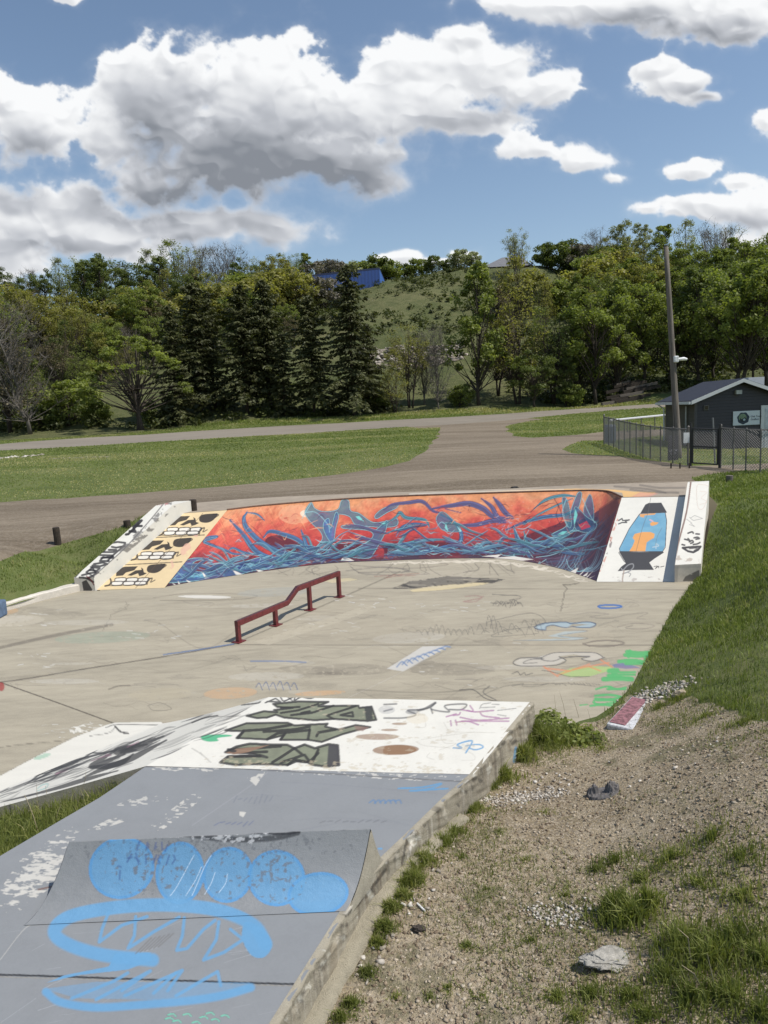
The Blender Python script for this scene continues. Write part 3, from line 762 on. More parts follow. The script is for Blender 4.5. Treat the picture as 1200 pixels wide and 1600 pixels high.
# white over-spray round the foot of the low pad
cf.poly([(0,1212),(60,1180),(120,1150),(165,1133),(180,1129),(252,1128),(258,1134),(100,1215),(0,1240),(-140,1290),(-140,1260)], W_, .95, wear=.06)
cf.scatter([(90,1155),(150,1138),(180,1126),(140,1124),(60,1160)], .5, W_, .9, 9, 3)
cf.line([(165,1137),(185,1132),(248,1133)], 1.3, K0, .8); cf.line([(180,1135),(188,1143),(200,1146)], 3, K0, .85); cf.line([(140,1150),(170,1145),(180,1136)], 1.3, K0, .6)
cf.poly(ell(66,1182,14,3.5,-.3), col(140,190,160), .6, wear=.35)
SLABP = SLAB_R[::-1]+[P(1053,909,0)[:2], P(935,906,0)[:2]]+[P(u, v, 0)[:2] for u, v in [(932,904),(900,894),(860,876),(800,867),(700,867),(610,870),(520,873),(440,882),(370,892),(310,902),(258,913)]]+SLAB_L+[FOOT_N+np.array([-.3,-.1]), P(-150,1296,0)[:2], P(215,1262,0)[:2]]+[EDGE_R[1], EDGE_R[0]]
SLABP = [tuple(p) for p in SLABP]
u_ = np.arange(-430, 1102, 1.55); v_ = np.concatenate([np.arange(864, 1140, 1.0), np.arange(1140, 1300, 2.0)])
Ug, Vg = np.meshgrid(u_, v_, indexing='ij')
dd = np.einsum('ij,jn->ni', CR, np.stack([(Ug.ravel()-600)/F_PX, -(Vg.ravel()-800)/F_PX, -np.ones(Ug.size)]))
tt_ = (0-CAM_H)/dd[:, 2]
FV = np.stack([dd[:, 0]*tt_, dd[:, 1]*tt_, np.zeros(Ug.size)], 1)
ii = np.arange(Ug.size).reshape(Ug.shape)
FF = np.stack([ii[:-1,:-1].ravel(), ii[:-1,1:].ravel(), ii[1:,1:].ravel(), ii[1:,:-1].ravel()], 1)
fc = FV[FF].mean(1); FF = FF[inpoly(fc[:, 0], fc[:, 1], SLABP)]
used, inv = np.unique(FF, return_inverse=True)
slab = mk('concrete_floor', FV[used], inv.reshape(-1, 4), M_floor, smooth=True, kind='structure')
pu, pv_ = proj(FV[used]); paint(slab, cf.sample(pu, pv_))
# thickness under its outer edge
sv_ = [tuple(p)+(-0.004,) for p in SLABP]; nS = len(sv_)
sk = mk('concrete_floor_edge', sv_+[(x, y, -0.35) for x, y, z in sv_], [(i, (i+1) % nS, nS+(i+1) % nS, nS+i) for i in range(nS)], M_wall, slab)
sk.name = 'slab_edge'

# =============================== low pad with its hip, grey run-up and kicker ===============================
c0 = (np.array(EDGE_R[1])+EDGE_L[0])/2
pad = thing('skate_ramp', 'low white and grey painted concrete ramp nearest the camera', 'skate ramp', (c0[0], c0[1], 0))
pad['label'] = 'nearest low concrete ramp, white pad with olive graffiti and grey run-up with blue drawing'
cp = Canvas(-160, 1075, 880, 1310, 1.5)
OL, OLD = col(122,126,104), (.035,.033,.032)
cp.at(300, 1070, 3.75)
def shape(c, pts, ow=10, fill=OL, a=.95):
    c.poly(pts, fill, a, c2=tuple(x*1.25 for x in fill)); c.out(pts, ow, OLD, a=.9)
shape(cp, [(475,112),(620,98),(800,100),(740,125),(975,122),(980,135),(1052,128),(1080,205),(1030,212),(830,200),(720,208),(540,192),(490,175),(440,192),(380,195),(320,182),(420,155),(500,160),(480,148),(590,135),(500,130)])
for l in [[(740,112),(620,150),(520,165)],[(630,130),(520,135)],[(830,122),(700,165),(580,178),(720,160)],[(960,125),(790,180),(830,200)],[(870,178),(940,160),(945,185),(870,178)],[(690,155),(640,165)]]: cp.line(l, 10, OLD, .9, smooth=False)
cp.poly([(1010,130),(1052,128),(1060,200),(1020,210)], (.05,.05,.05), .9)
shape(cp, [(195,268),(320,225),(560,222),(600,238),(795,228),(780,245),(860,262),(960,236),(1045,248),(960,268),(880,290),(760,335),(680,322),(515,322),(540,295),(440,320),(260,312),(300,272)])
for l in [[(300,270),(420,262),(580,235)],[(420,275),(600,262),(690,245)],[(300,275),(270,312)],[(440,320),(500,285),(690,265)],[(690,262),(680,320)],[(730,300),(740,280),(840,262)],[(520,320),(545,285)]]: cp.line(l, 13, OLD, .9, smooth=False)
cp.poly([(950,240),(1040,248),(1000,272),(960,262)], col(150,120,110), .7, wear=.2)
shape(cp, [(165,455),(210,420),(400,412),(440,425),(330,400),(195,395),(260,362),(340,345),(440,350),(560,352),(600,372),(660,350),(720,372),(800,348),(855,355),(862,470),(790,480),(700,468),(680,455),(610,448),(560,470),(420,465),(320,465),(260,470)], 12)
for l in [[(210,380),(330,375),(520,360)],[(240,400),(440,392)],[(210,422),(400,418)],[(600,372),(520,425),(470,455)],[(600,372),(650,412),(600,430),(520,455)],[(660,412),(690,450),(740,400)],[(740,380),(700,465)],[(560,470),(600,440),(680,452)]]: cp.line(l, 13, OLD, .9, smooth=False)
cp.poly([(800,350),(855,356),(862,470),(790,478)], (.06,.055,.06), .9); cp.poly([(195,400),(260,375),(400,360),(460,350),(330,395),(250,408)], col(160,128,105), .8, wear=.1); cp.poly(ell(240,388,22,9), (.04,.04,.04), .9)
cp.poly([(55,300),(110,292),(200,292),(235,300),(150,312),(155,328),(100,333),(60,322)], (.07,.38,.19), .95, smooth=True)
cp.line([(330,100),(400,70),(450,62)], 7, K0, .8); cp.line([(290,118),(380,108),(400,100)], 7, K0, .8)
cp.line([(430,105),(490,80),(520,100),(440,98)], 7, K0, .85, smooth=False); cp.line([(520,75),(540,95),(600,70),(600,92),(640,72),(690,80),(730,68)], 7, K0, .85); cp.line([(560,70),(590,95)], 6, K0, .8)
cp.line([(0,222),(70,195),(150,180)], 7, K0, .8); cp.line([(150,186),(320,182)], 3, K0, .6); cp.line([(0,372),(60,410),(110,455)], 4, (.1,.09,.08), .5); cp.line([(60,412),(50,395)], 3, (.1,.09,.08), .5)
cp.at(600, 1070, 4.615)
for p, w_ in [([(0,240),(150,238),(230,215),(170,185),(240,180)], 9), ([(240,182),(330,165),(370,132),(340,175),(470,195),(440,150),(590,140),(560,178),(470,178)], 9), ([(370,130),(300,170),(250,185)], 14), ([(340,175),(350,205)], 9), ([(0,142),(90,138)], 9), ([(0,190),(60,175)], 9)]:
    cp.line(p, w_, (.05,.05,.055), .75, soft=2.0)
cp.poly(ell(200,195,45,18), (.12,.12,.13), .5, wear=.3); cp.poly(ell(20,180,60,30), (.25,.25,.26), .35, wear=.3)
for p in [[(500,220),(540,215),(550,200)],[(520,270),(600,262),(680,288)],[(550,235),(680,255),(900,240)],[(600,185),(660,195),(790,185)],[(690,195),(720,225),(830,238)],[(560,180),(640,190),(620,150)],[(450,230),(520,210)],[(560,262),(900,262)],[(480,260),(485,295)],[(515,255),(525,290)]]:
    cp.line(p, 9, col(175,120,160), .75, wear=.15)
for p in [[(690,170),(710,140),(770,130)],[(700,165),(800,160)],[(780,140),(830,142)],[(820,185),(950,170)],[(820,215),(880,225)]]: cp.line(p, 6, (.16,.15,.14), .6)
for p in [[(270,395),(420,370),(650,340)],[(410,380),(440,420),(520,425),(400,470)],[(430,270),(460,330),(450,360)],[(330,490),(310,520),(360,540)],[(540,455),(640,500),(650,540),(560,545)],[(230,410),(300,440),(480,455)],[(290,230),(300,300),(250,310)],[(500,340),(800,345)]]: cp.line(p, 3, (.30,.26,.2), .4)
cp.line([(500,455),(560,455),(530,430),(635,405),(590,490)], 9, BLUE, .9); cp.line([(590,440),(680,430),(715,450),(660,468),(610,455)], 8, BLUE, .9)
BR = col(150,115,85)
cp.poly([(0,450),(60,435),(180,438),(235,470),(170,500),(60,505),(0,500)], BR, .85, wear=.18, smooth=True); cp.at(280, 1070, 2.069)
cp.poly(ell(640,168,70,10), BR, .7, wear=.33); cp.poly(ell(680,146,28,4), BR, .7, wear=.25); cp.poly(ell(700,210,75,16,-.03), BR, .8, wear=.24); cp.poly(ell(712,126,25,4), BR, .7, wear=.25); cp.poly(ell(770,110,35,16), col(225,210,180), .4, wear=.3)
cp.at(0, 0, 1)
cp.scatter([(300,1195),(330,1180),(720,1200),(735,1215),(560,1210)], .52, col(205,190,160), .5, 7, 2.5, 5)
cp.scatter([(430,1092),(830,1098),(735,1215),(560,1205)], .60, col(200,186,160), .45, 12, 4, 6)
# long sweeping black strokes on the hip
cp.at(0, 1150, 4.615)
STR = [([(1180,0),(1000,70),(870,120)],16),([(1200,30),(1050,110),(930,170),(760,230),(600,300)],16),([(1100,10),(940,80),(850,110)],8),([(880,0),(760,40),(540,110),(410,160),(290,215)],10),
       ([(840,100),(660,220),(900,130)],16),([(960,130),(880,190),(760,220),(640,225)],16),([(820,110),(640,150),(480,200),(330,250),(180,355)],8),([(700,100),(560,180),(380,250),(240,330)],6),
       ([(850,250),(700,290),(560,330),(430,370),(160,445)],12),([(290,215),(120,250),(0,290)],7),([(300,255),(180,280),(80,300)],9),([(250,270),(120,310),(0,360)],6),([(180,290),(60,340),(0,380)],8),
       ([(560,200),(380,290),(180,350)],5),([(640,160),(420,240),(250,290)],4),([(960,60),(760,120),(660,120)],6),([(800,60),(690,90),(540,105)],5),([(450,150),(410,165),(500,160),(640,120)],6),
       ([(70,380),(0,410)],6),([(130,400),(0,450)],4),([(1060,60),(900,90),(840,115),(980,100)],18),([(300,400),(160,440),(0,480)],5),([(900,0),(700,60),(520,110)],4),([(500,210),(300,260),(60,330)],3.5)]
for p, w_ in STR: cp.line(p, w_*2.1, (.035,.035,.038), .85, taper=True)
for p in [[(920,80),(1000,40)],[(660,180),(740,150),(800,140),(760,130)],[(400,270),(470,240),(500,230)],[(480,250),(400,275)]]: cp.line(p, 7, col(180,130,150), .6, wear=.1)
cp.line([(270,380),(300,355),(345,345),(330,375),(270,395)], 6, col(150,205,195), .7); cp.at(0, 0, 1)
for k in range(95):
    t = rng.random(); u0 = -40+t*400; v0 = 1248-t*125+rng.normal()*10
    L = rng.uniform(20, 70); cp.line([(u0, v0), (u0+L*.5, v0-L*.18+rng.normal()*2), (u0+L, v0-L*.38)], rng.uniform(.8, 3.8), (.05,.05,.055), rng.uniform(.3, .8), taper=True)
def lerp(a, b, t): return a*(1-t[:, None])+b*t[:, None]
padTL, padTR, padNR, padNL = np.array([*PAD_FL, PZ]), np.array([*EDGE_R[0], PZ]), np.array([*EDGE_R[1], PZ]), np.array([*EDGE_L[0], PZ])
E_R3 = np.array(EDGE_R); cumR = np.concatenate([[0], np.cumsum(np.linalg.norm(np.diff(E_R3, axis=0), axis=1))])
def onR(d): return np.stack([np.interp(d, cumR, E_R3[:, 0]), np.interp(d, cumR, E_R3[:, 1])], 1)
def wob(V_, amp=.004): return np.stack([np.zeros(len(V_)), np.zeros(len(V_)), (fbm(V_[:, 0]*2+9, V_[:, 1]*2+9, 3)-.5)*amp], 1)
def fn(s, t):
    V_ = lerp(lerp(padTL, padTR, s), lerp(padNL, padNR, s), t); return V_+wob(V_, .008)
white = grid_obj('white_deck', fn, 560, 150, M_white, pad, cp)
fF, fN = np.array([*FOOT_F, 0.004]), np.array([*FOOT_N, 0.004])
def fn(s, t):
    a = lerp(fF, fN, t); b = lerp(padTL, padNL, t); V_ = lerp(a, b, s)
    V_[:, 2] = PZ*(s**1.12)*(1-0.0)+.004*(1-s); return V_
hip = grid_obj('sloping_side', fn, 330, 200, M_white, pad, cp, label='white side slope covered with long black strokes')
# grey run-up
cg = Canvas(-480, 1185, 760, 1800, 1.0)
CH = col(214,210,200)
cg.scatter([(-20,1420),(30,1345),(110,1290),(125,1300),(108,1370),(60,1400),(0,1450)], .50, CH, .95, 16, 4, 1)
cg.scatter([(0,1400),(60,1330),(118,1300),(112,1350),(40,1400)], .49, CH, .95, 10, 2.5, 2)
cg.scatter([(235,1290),(300,1240),(320,1245),(250,1300)], .47, CH, .9, 9, 2.5, 3); cg.scatter([(130,1300),(180,1275),(200,1282),(150,1298)], .42, CH, .9, 9, 2.5, 4)
cg.scatter([(170,1262),(200,1250),(250,1240),(270,1248),(210,1262)], .5, CH, .8, 9, 2.0, 5)
cg.scatter([(230,1194),(340,1196),(350,1206),(240,1204)], .5, CH, .9, 9, 2, 6); cg.scatter([(420,1200),(730,1214),(735,1224),(420,1208)], .56, CH, .9, 8, 2, 7)
cg.line([(228,1198),(330,1199),(480,1207),(735,1222)], 2.0, (.10,.095,.09), .6, wear=.2)
cg.poly([(374,1268),(385,1269),(380,1277),(374,1274)], CH, .95)
cg.line([(418,1207),(395,1225),(300,1290)], 1.6, (.30,.30,.31), .6); cg.scatter([(385,1215),(400,1213),(408,1202),(418,1202),(400,1228)], .35, CH, .9, 5, 3, 3)
for p in [[(440,1222),(520,1226),(640,1236),(720,1244)],[(450,1300),(560,1282),(620,1285)],[(455,1282),(520,1278),(600,1283)],[(560,1268),(640,1290)],[(380,1240),(470,1246),(440,1252)]]: cg.line(p, 1.6, (.20,.205,.22), .3)
for k in range(9): cg.line([(500+k*12, 1284+rng.normal()), (508+k*12, 1282+rng.normal())], 1.8, (.14,.14,.15), .55)
for k in range(8): cg.line([(365+k*8, 1252+rng.normal()*2), (370+k*8, 1244+rng.normal()*2)], 1.6, (.13,.14,.19), .45)
for k in range(7): cg.line([(335+k*9, 1289+rng.normal()*2), (342+k*9, 1284+rng.normal())], 1.8, (.10,.12,.22), .55)
for k in range(6): cg.line([(577+k*8, 1254+rng.normal()), (584+k*8, 1250), (587+k*8, 1255)], 2.0, col(95,135,175), .75)
cg.line([(622,1232),(660,1230),(690,1224),(672,1232),(640,1236),(700,1232)], 2.6, col(95,160,205), .75, wear=.1); cg.poly(ell(594,1326,4,1.6), BLUE, .9)
cg.line([(80,1408),(78,1396),(86,1384),(88,1387),(83,1400),(80,1410)], 5, (.03,.03,.03), .9); cg.line([(88,1384),(60,1390)], 3, col(120,85,70), .7)
cg.line([(0,1500),(40,1450),(70,1440)], 1.4, CH, .5, wear=.35); cg.line([(-480,1512),(0,1523),(240,1531),(462,1538)], 3.2, (.035,.035,.036), .95); cg.line([(-480,1516),(0,1526.5),(462,1541)], 1.0, col(175,160,130), .5)
for k in range(30):
    u0, v0 = rng.uniform(0, 440), rng.uniform(1440, 1600); L = rng.uniform(15, 60)
    cg.line([(u0, v0), (u0+L, v0-L*rng.uniform(.05, .7))], .8, (.42,.43,.44), rng.uniform(.15, .5))
# blue drawing (the part that lies on the flat)
def drawing(c):
    a_ = .93
    c.line([(238,1500),(160,1492),(105,1475),(85,1455),(110,1432),(180,1418),(260,1414),(340,1422),(395,1445),(415,1475)], 21, BLUE, a_, soft=4, wear=.18)
    c.poly([(385,1440),(415,1455),(425,1478),(412,1496),(392,1492),(378,1465)], BLUE, a_, smooth=True)
    c.poly([(180,1490),(235,1488),(238,1500),(200,1515),(120,1524),(72,1536),(100,1524),(170,1510)], BLUE, a_, wear=.12)
    for p in [[(170,1425),(160,1450),(155,1472),(190,1446),(230,1432)],[(212,1432),(210,1462),(200,1482),(240,1456),(280,1433)],[(288,1434),(285,1462),(276,1485),(292,1482),(318,1452),(336,1438)],[(342,1440),(338,1468),(318,1500),(350,1488),(380,1468),(360,1452)]]:
        c.line(p, 5, BLUE, .85, soft=1.5, smooth=False, wear=.08)
    for k in range(6): c.line([(212+k*7, 1490-k*2), (236+k*7, 1466-k*1.5)], 2.0, (.16,.15,.14), .6)
    c.line([(72,1550),(95,1566),(150,1574),(220,1570),(300,1563),(350,1555),(392,1543)], 13, BLUE, a_, soft=3.5, wear=.14)
    c.poly([(70,1545),(150,1534),(390,1535),(392,1545),(330,1556),(240,1562),(120,1560)], BLUE, .45, wear=.25)
    for p in [[(112,1560),(180,1532),(200,1520)],[(150,1562),(235,1517),(190,1548)],[(195,1556),(285,1516),(262,1548)],[(275,1556),(340,1518),(345,1540)],[(240,1552),(275,1520)]]: c.line(p, 5, BLUE, .85, soft=1.5, smooth=False)
drawing(cg)
for k in range(14): cg.line([(255+rng.uniform(0, 95), 1585+rng.uniform(-4, 14)), (262+rng.uniform(0, 95), 1588+rng.uniform(-4, 12))], 2.2, col(120,205,175), .0)
for (u0, v0) in [(258,1592),(270,1596),(286,1586),(300,1598),(312,1590),(330,1594),(345,1588),(262,1586),(322,1584)]: cg.line([(u0, v0), (u0+8, v0-2), (u0+13, v0+2)], 2.4, col(120,205,175), .9)
nR = 260
EL3 = np.array(EDGE_L); cumL = np.concatenate([[0], np.cumsum(np.linalg.norm(np.diff(EL3, axis=0), axis=1))])
r0 = cumR[1]; r1 = cumR[-1]
def fn(s, t):
    R3 = onR(r0+(r1-r0)*t); dl = cumL[-1]*t
    L3_ = np.stack([np.interp(dl, cumL, EL3[:, 0]), np.interp(dl, cumL, EL3[:, 1])], 1)
    xy = L3_*(1-s[:, None])+R3*s[:, None]
    V_ = np.concatenate([xy, np.full((len(s), 1), PZ-.002)], 1); return V_+wob(V_, .003)
grey = grid_obj('grey_deck', fn, 620, 520, M_grey, pad, cg, label='grey painted run-up with a blue scribbled drawing')
# kicker with a concave face on both sides
ck = Canvas(20, 1280, 640, 1460, 1.4)
for e_ in [(190,1356,52,48,-.4),(281,1364,38,49,.1),(356,1367,39,44,.25),(432,1372,45,44,.2),(497,1397,48,34,-.15)]:
    ck.poly(ell(*e_), BLUE, .9, wear=.2)
    ck.out(ell(e_[0], e_[1], e_[2]-2, e_[3]-2, e_[4]), 5, col(92,158,214), a=.55)
ck.scatter([(150,1315),(320,1318),(320,1405),(150,1400)], .57, col(120,125,132), .8, 7, 7, 1); ck.scatter([(310,1325),(485,1325),(475,1412),(320,1412)], .57, col(120,125,132), .7, 7, 7, 2); ck.scatter([(400,1330),(460,1330),(460,1380),(400,1380)], .56, col(120,125,132), .8, 7, 6, 3)
ck.at(180, 1290, 6.667)
T1 = [[(225,260),(250,170),(265,165)],[(335,175),(325,235),(350,225),(345,190)],[(425,180),(410,245),(432,220)],[(485,175),(490,250),(500,245)],[(545,200),(520,265)]]
T2 = [[(125,380),(170,295)],[(130,340),(175,330)],[(215,290),(245,400)],[(205,330),(250,370)],[(320,305),(320,395)],[(395,395),(430,310),(410,345)],[(455,310),(470,330),(440,345),(465,395)],[(535,400),(560,315)],[(610,310),(625,350),(595,395)],[(50,470),(45,560)],[(60,430),(30,420)]]
for p in T1+T2: ck.line(p, 16, (.06,.10,.24), .55, smooth=False, soft=1.2, wear=.1)
for p in [[(820,310),(760,420),(640,640),(575,730)],[(1000,310),(930,430),(870,570),(800,730)],[(1040,490),(1000,600),(930,720)],[(900,430),(830,580),(735,730)],[(1170,500),(1150,600),(1080,700)]]: ck.line(p, 5, (.55,.66,.75), .85, wear=.05)
for k in range(12): ck.line([(440+k*22, 120+rng.normal()*6), (452+k*22, 95+rng.normal()*8), (460+k*22, 122+rng.normal()*6)], 5, (.55,.55,.56), .6)
ck.at(0, 0, 1)
ck.line([(225,1298),(350,1299),(440,1303),(468,1300)], 3.0, (.03,.03,.035), .85, wear=.15)
ck.line([(290,1303),(330,1309),(380,1312),(430,1309),(465,1301)], 9, (.03,.03,.033), .75, soft=3, wear=.3)
ck.scatter([(295,1298),(440,1300),(430,1316),(380,1320),(300,1312)], .5, (.6,.6,.6), .7, 7, 4, 4)
ck.scatter([(20,1296),(580,1296),(560,1340),(60,1350)], .58, (.10,.105,.12), .45, 5, 5, 9)
drawing(ck)
nr, fr = np.array(P(540,1424,PZ)), np.array(P(599,1343,PZ)); nl_ = np.array(P(38,1446,PZ)); fl = nl_+(fr-nr)*1.0
KH = 0.30
for it in range(30):     # height of the crest from where its right end is seen
    top = (nr*0.30+fr*0.70).copy(); top[2] = PZ+KH; KH += (proj(top)[1]-1294)*0.002
def kprof(t):
    a = np.clip(t/0.70, 0, 1); b = np.clip((1-t)/0.30, 0, 1)
    return KH*np.where(t < .70, a**2.0, b**1.6)
def fn(s, t):
    base = lerp(lerp(nl_, nr, s), lerp(fl, fr, s), t); base[:, 2] = PZ+.0022+kprof(t)+(fbm(base[:, 0]*9, t*9, 3)-.5)*.008*np.clip(t*6, 0, 1)*np.clip((1-t)*6, 0, 1)
    return base
kick = grid_obj('kicker', fn, 420, 170, M_kick, pad, ck, label='raised grey kicker with blue bubble shapes across the run-up')
def endcap(bn, bf, sgn, name):
    t = np.linspace(0, 1, 25); z = PZ+.001+kprof(t); b = bn[None]*(1-t[:, None])+bf[None]*t[:, None]
    V_ = []; 
    off = np.array([0.004*sgn, 0.0, 0])
    for i in range(25): V_ += [b[i]*[1,1,0]+[0,0,PZ-.06]+off, b[i]*[1,1,0]+[0,0,z[i]]+off]
    return mk(name, V_, [(2*i, 2*i+2, 2*i+3, 2*i+1) for i in range(24)], M_wall if sgn > 0 else M_kickend, pad)
endcap(nr, fr, 1, 'kicker_end'); endcap(nl_, fl, -1, 'kicker_end')
# concrete side wall along the right, chipped top, rough footing
cw = Canvas(420, 1080, 880, 1760, 1.3)
cw.line([(602,1358),(586,1382),(570,1402),(552,1420),(541,1430)], 5, (.04,.035,.03), .8, smooth=False, wear=.15); cw.line([(560,1400),(541,1426)], 7, (.62,.58,.5), .7, wear=.2)  # dark crack below the kicker end, with its shadow line painted in
cw.line([(641,1300),(633,1325),(628,1350)], 4, (.05,.045,.04), .75, wear=.2); cw.line([(647,1300),(640,1330),(636,1352)], 5, (.66,.62,.55), .7, wear=.2)
for k in range(150):
    t = rng.random(); uu = np.interp(t, [0, .3, .6, 1], [836, 735, 600, 440]); vv = np.interp(t, [0, .3, .6, 1], [1100, 1215, 1345, 1590]); L = rng.uniform(8, 34)*(1+t)
    cw.line([(uu+3, vv+2), (uu+6+rng.normal(), vv+L)], rng.uniform(.8, 4), [(.07,.06,.05), (.16,.12,.08), (.5,.46,.38)][k % 3], rng.uniform(.15, .5), soft=1.5)
for k in range(60):
    t = rng.random(); uu = np.interp(t, [0, .3, .6, 1], [836, 735, 600, 440]); vv = np.interp(t, [0, .3, .6, 1], [1100, 1215, 1345, 1590])
    cw.poly(ell(uu+rng.uniform(0, 12), vv+rng.uniform(-2, 14), rng.uniform(1.5, 6), rng.uniform(1, 4), -.8), [(.05,.045,.04), (.62,.6,.52)][k % 2], .6, wear=.35)
cw.line([(806,1168),(803,1190)], 4, BLUE, .8, wear=.2); cw.line([(502,1590),(520,1535),(523,1480)], 14, (.20,.15,.09), .35, soft=5)
M_wallp = concrete('edge_concrete', col(170, 162, 144), 0.9, 0.42, 0.8, 0.014, scale=1.8)
def wall_strip(d0, d1, name, z1=PZ, z0=-.25, out=0.012, lab=None, paintc=None):
    n = int((d1-d0)/0.012); d = np.linspace(d0, d1, n); xy = onR(d)
    tg = np.gradient(xy, axis=0); tg /= np.linalg.norm(tg, axis=1)[:, None]; nrm = np.stack([-tg[:, 1], tg[:, 0]], 1)
    if nrm[:, 0].mean() < 0: nrm = -nrm
    lv = np.concatenate([[0], np.linspace(0, 1, 44)]); V_ = []
    for j, q in enumerate(lv):
        z = z1+(z0-z1)*q
        rough = (fbm(d*14+j*0.7, d*0+q*8, 4)-.5)*0.022+(fbm(d*2.5, d*0+q*2+5, 3)-.5)*0.02
        chip = np.clip(fbm(d*9, d*0+3, 4)-.58, 0, 1)*0.10*(q < .1)
        o_ = out+rough-chip if j > 0 else -0.03+0*rough
        zz = z+(-chip*0.5 if j > 0 else 0.0015)+0*d
        V_.append(np.stack([xy[:, 0]+nrm[:, 0]*o_, xy[:, 1]+nrm[:, 1]*o_, zz], 1))
    V_ = np.concatenate(V_); i = np.arange(len(lv)*n).reshape(len(lv), n)
    Fq = np.stack([i[:-1,:-1].ravel(), i[1:,:-1].ravel(), i[1:,1:].ravel(), i[:-1,1:].ravel()], 1)
    c1 = V_[Fq[len(Fq)//2]]; nn = np.cross(c1[1]-c1[0], c1[3]-c1[0])
    if nn[:2] @ nrm.mean(0) < 0: Fq = Fq[:, ::-1].copy()
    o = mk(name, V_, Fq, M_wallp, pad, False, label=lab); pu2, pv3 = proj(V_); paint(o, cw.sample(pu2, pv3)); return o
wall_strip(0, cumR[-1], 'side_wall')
# back and front faces of the white pad
bk = MB(); a, b = padTL.copy(), padTR.copy(); a[2] -= .006; b[2] -= .006
bk.add([a, b, b*[1,1,0]-[0,0,.1], a*[1,1,0]-[0,0,.1]], [(0,1,2,3)]); a2, b2 = fN.copy(), padNL.copy(); b2[2] -= .003
n_ = 14; Vt = [a2*(1-i/n_)+b2*(i/n_) for i in range(n_+1)]
for i in range(n_+1): Vt[i][2] = PZ*((i/n_)**1.12)+.003*(1-i/n_)
bk.add(Vt+[v*[1,1,0]-[0,0,.2] for v in Vt], [(i, i+1, n_+1+i+1, n_+1+i) for i in range(n_)])
EL = [np.array([*p, PZ-.005]) for p in EDGE_L]
bk.add(EL+[p*[1,1,0]-[0,0,.2] for p in EL], [(i, i+1, len(EL)+i+1, len(EL)+i) for i in range(len(EL)-1)])
bk.build('outer_face', M_wall, pad)
# footing
d = np.linspace(cumR[1]+.25, cumR[-1]-.05, 240); xy = onR(d); tg = np.gradient(xy, axis=0); tg /= np.linalg.norm(tg, axis=1)[:, None]; nrm = np.stack([-tg[:, 1], tg[:, 0]], 1)
if nrm[:, 0].mean() < 0: nrm = -nrm
wid = 0.085+0.07*(fbm(d*3.3, d*0, 4)-.5)+0.03*np.clip((d-cumR[3])/1.5, 0, 1); g0_ = ghz(xy[:, 0]+nrm[:, 0]*.15, xy[:, 1]+nrm[:, 1]*.15)
rows = []
for o_, dz in ((-.02, .045), (.05, .05), (1, .03), (1.12, -.10)):
    ww = wid*o_ if abs(o_) > .5 else o_
    z = g0_+dz+(fbm(d*12+o_*5, d*0+o_*3, 3)-.5)*.03-.005
    rows.append(np.stack([xy[:, 0]+nrm[:, 0]*ww, xy[:, 1]+nrm[:, 1]*ww, z], 1))
V_ = np.concatenate(rows); i = np.arange(len(V_)).reshape(4, -1)
mk('footing', V_, np.stack([i[:-1,:-1].ravel(), i[1:,:-1].ravel(), i[1:,1:].ravel(), i[:-1,1:].ravel()], 1), M_foot, pad, False)
# =============================== painted bank at the far end ===============================
bank = thing('skate_bank', 'wide curved concrete bank with red and blue mural, three painted skulls and painted lava lamp', 'skate bank', (*P(600,800,BT)[:2], 0))
Bp = [(258,917),(310,908),(370,899),(440,889),(520,880),(610,876),(700,873),(780,873),(830,879),(880,890),(932,908)]
Tp = [(355,797),(400,791.5),(450,787),(505,782.5),(560,779),(630,775.5),(700,773),(790,770),(880,767.5),(945,767.5),(972,777)]
def dens_curve(px, z, n):
    w_ = np.array(catmull([tuple(P(u, v, z)[:2]) for u, v in px], 8))
    c = np.concatenate([[0], np.cumsum(np.linalg.norm(np.diff(w_, axis=0), axis=1))]); k = np.arange(len(w_))/(len(w_)-1)
    return lambda s: np.stack([np.interp(s, k, w_[:, 0]), np.interp(s, k, w_[:, 1])], 1)
BC, TCv = dens_curve(Bp, 0, 0), dens_curve(Tp, BT, 0)
def fnm(s, t):
    a, b = BC(s), TCv(s)
    cz = 1.0+0.45*np.clip(np.minimum(s, 1-s)*6, 0, 1)+0.5*np.clip((s-.8)*6, 0, 1)*np.clip((1-s)*12, 0, 1)
    V_ = np.concatenate([a+(b-a)*t[:, None], (BT*t**cz)[:, None]], 1)
    V_[:, 2] += .006*(1-t); return V_
cm = Canvas(240, 755, 985, 925, 2.0); cm.fat = 1.0
C1, C2, C3 = col(70,100,134), col(76,124,136), col(152,200,206)
DK, MAR = col(50,38,60), col(95,40,52)
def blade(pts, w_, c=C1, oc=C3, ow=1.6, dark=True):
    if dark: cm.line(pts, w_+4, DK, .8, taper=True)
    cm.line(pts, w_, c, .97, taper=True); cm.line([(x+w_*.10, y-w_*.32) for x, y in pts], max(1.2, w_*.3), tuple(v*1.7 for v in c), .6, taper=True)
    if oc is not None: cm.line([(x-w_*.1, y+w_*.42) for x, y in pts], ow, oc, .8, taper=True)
def fig(pts, c=C1, c2=C2, oc=C3, ow=4, smooth=True):
    cm.poly(pts, c, .85, smooth=smooth, c2=c2, wear=.12)
    cm.line(list(pts)+[pts[0]], ow*1.9, (.03,.03,.05), .6, smooth=smooth); cm.line(list(pts)+[pts[0]], ow*.75, oc, .85, smooth=smooth)
rm = np.random.default_rng(21)
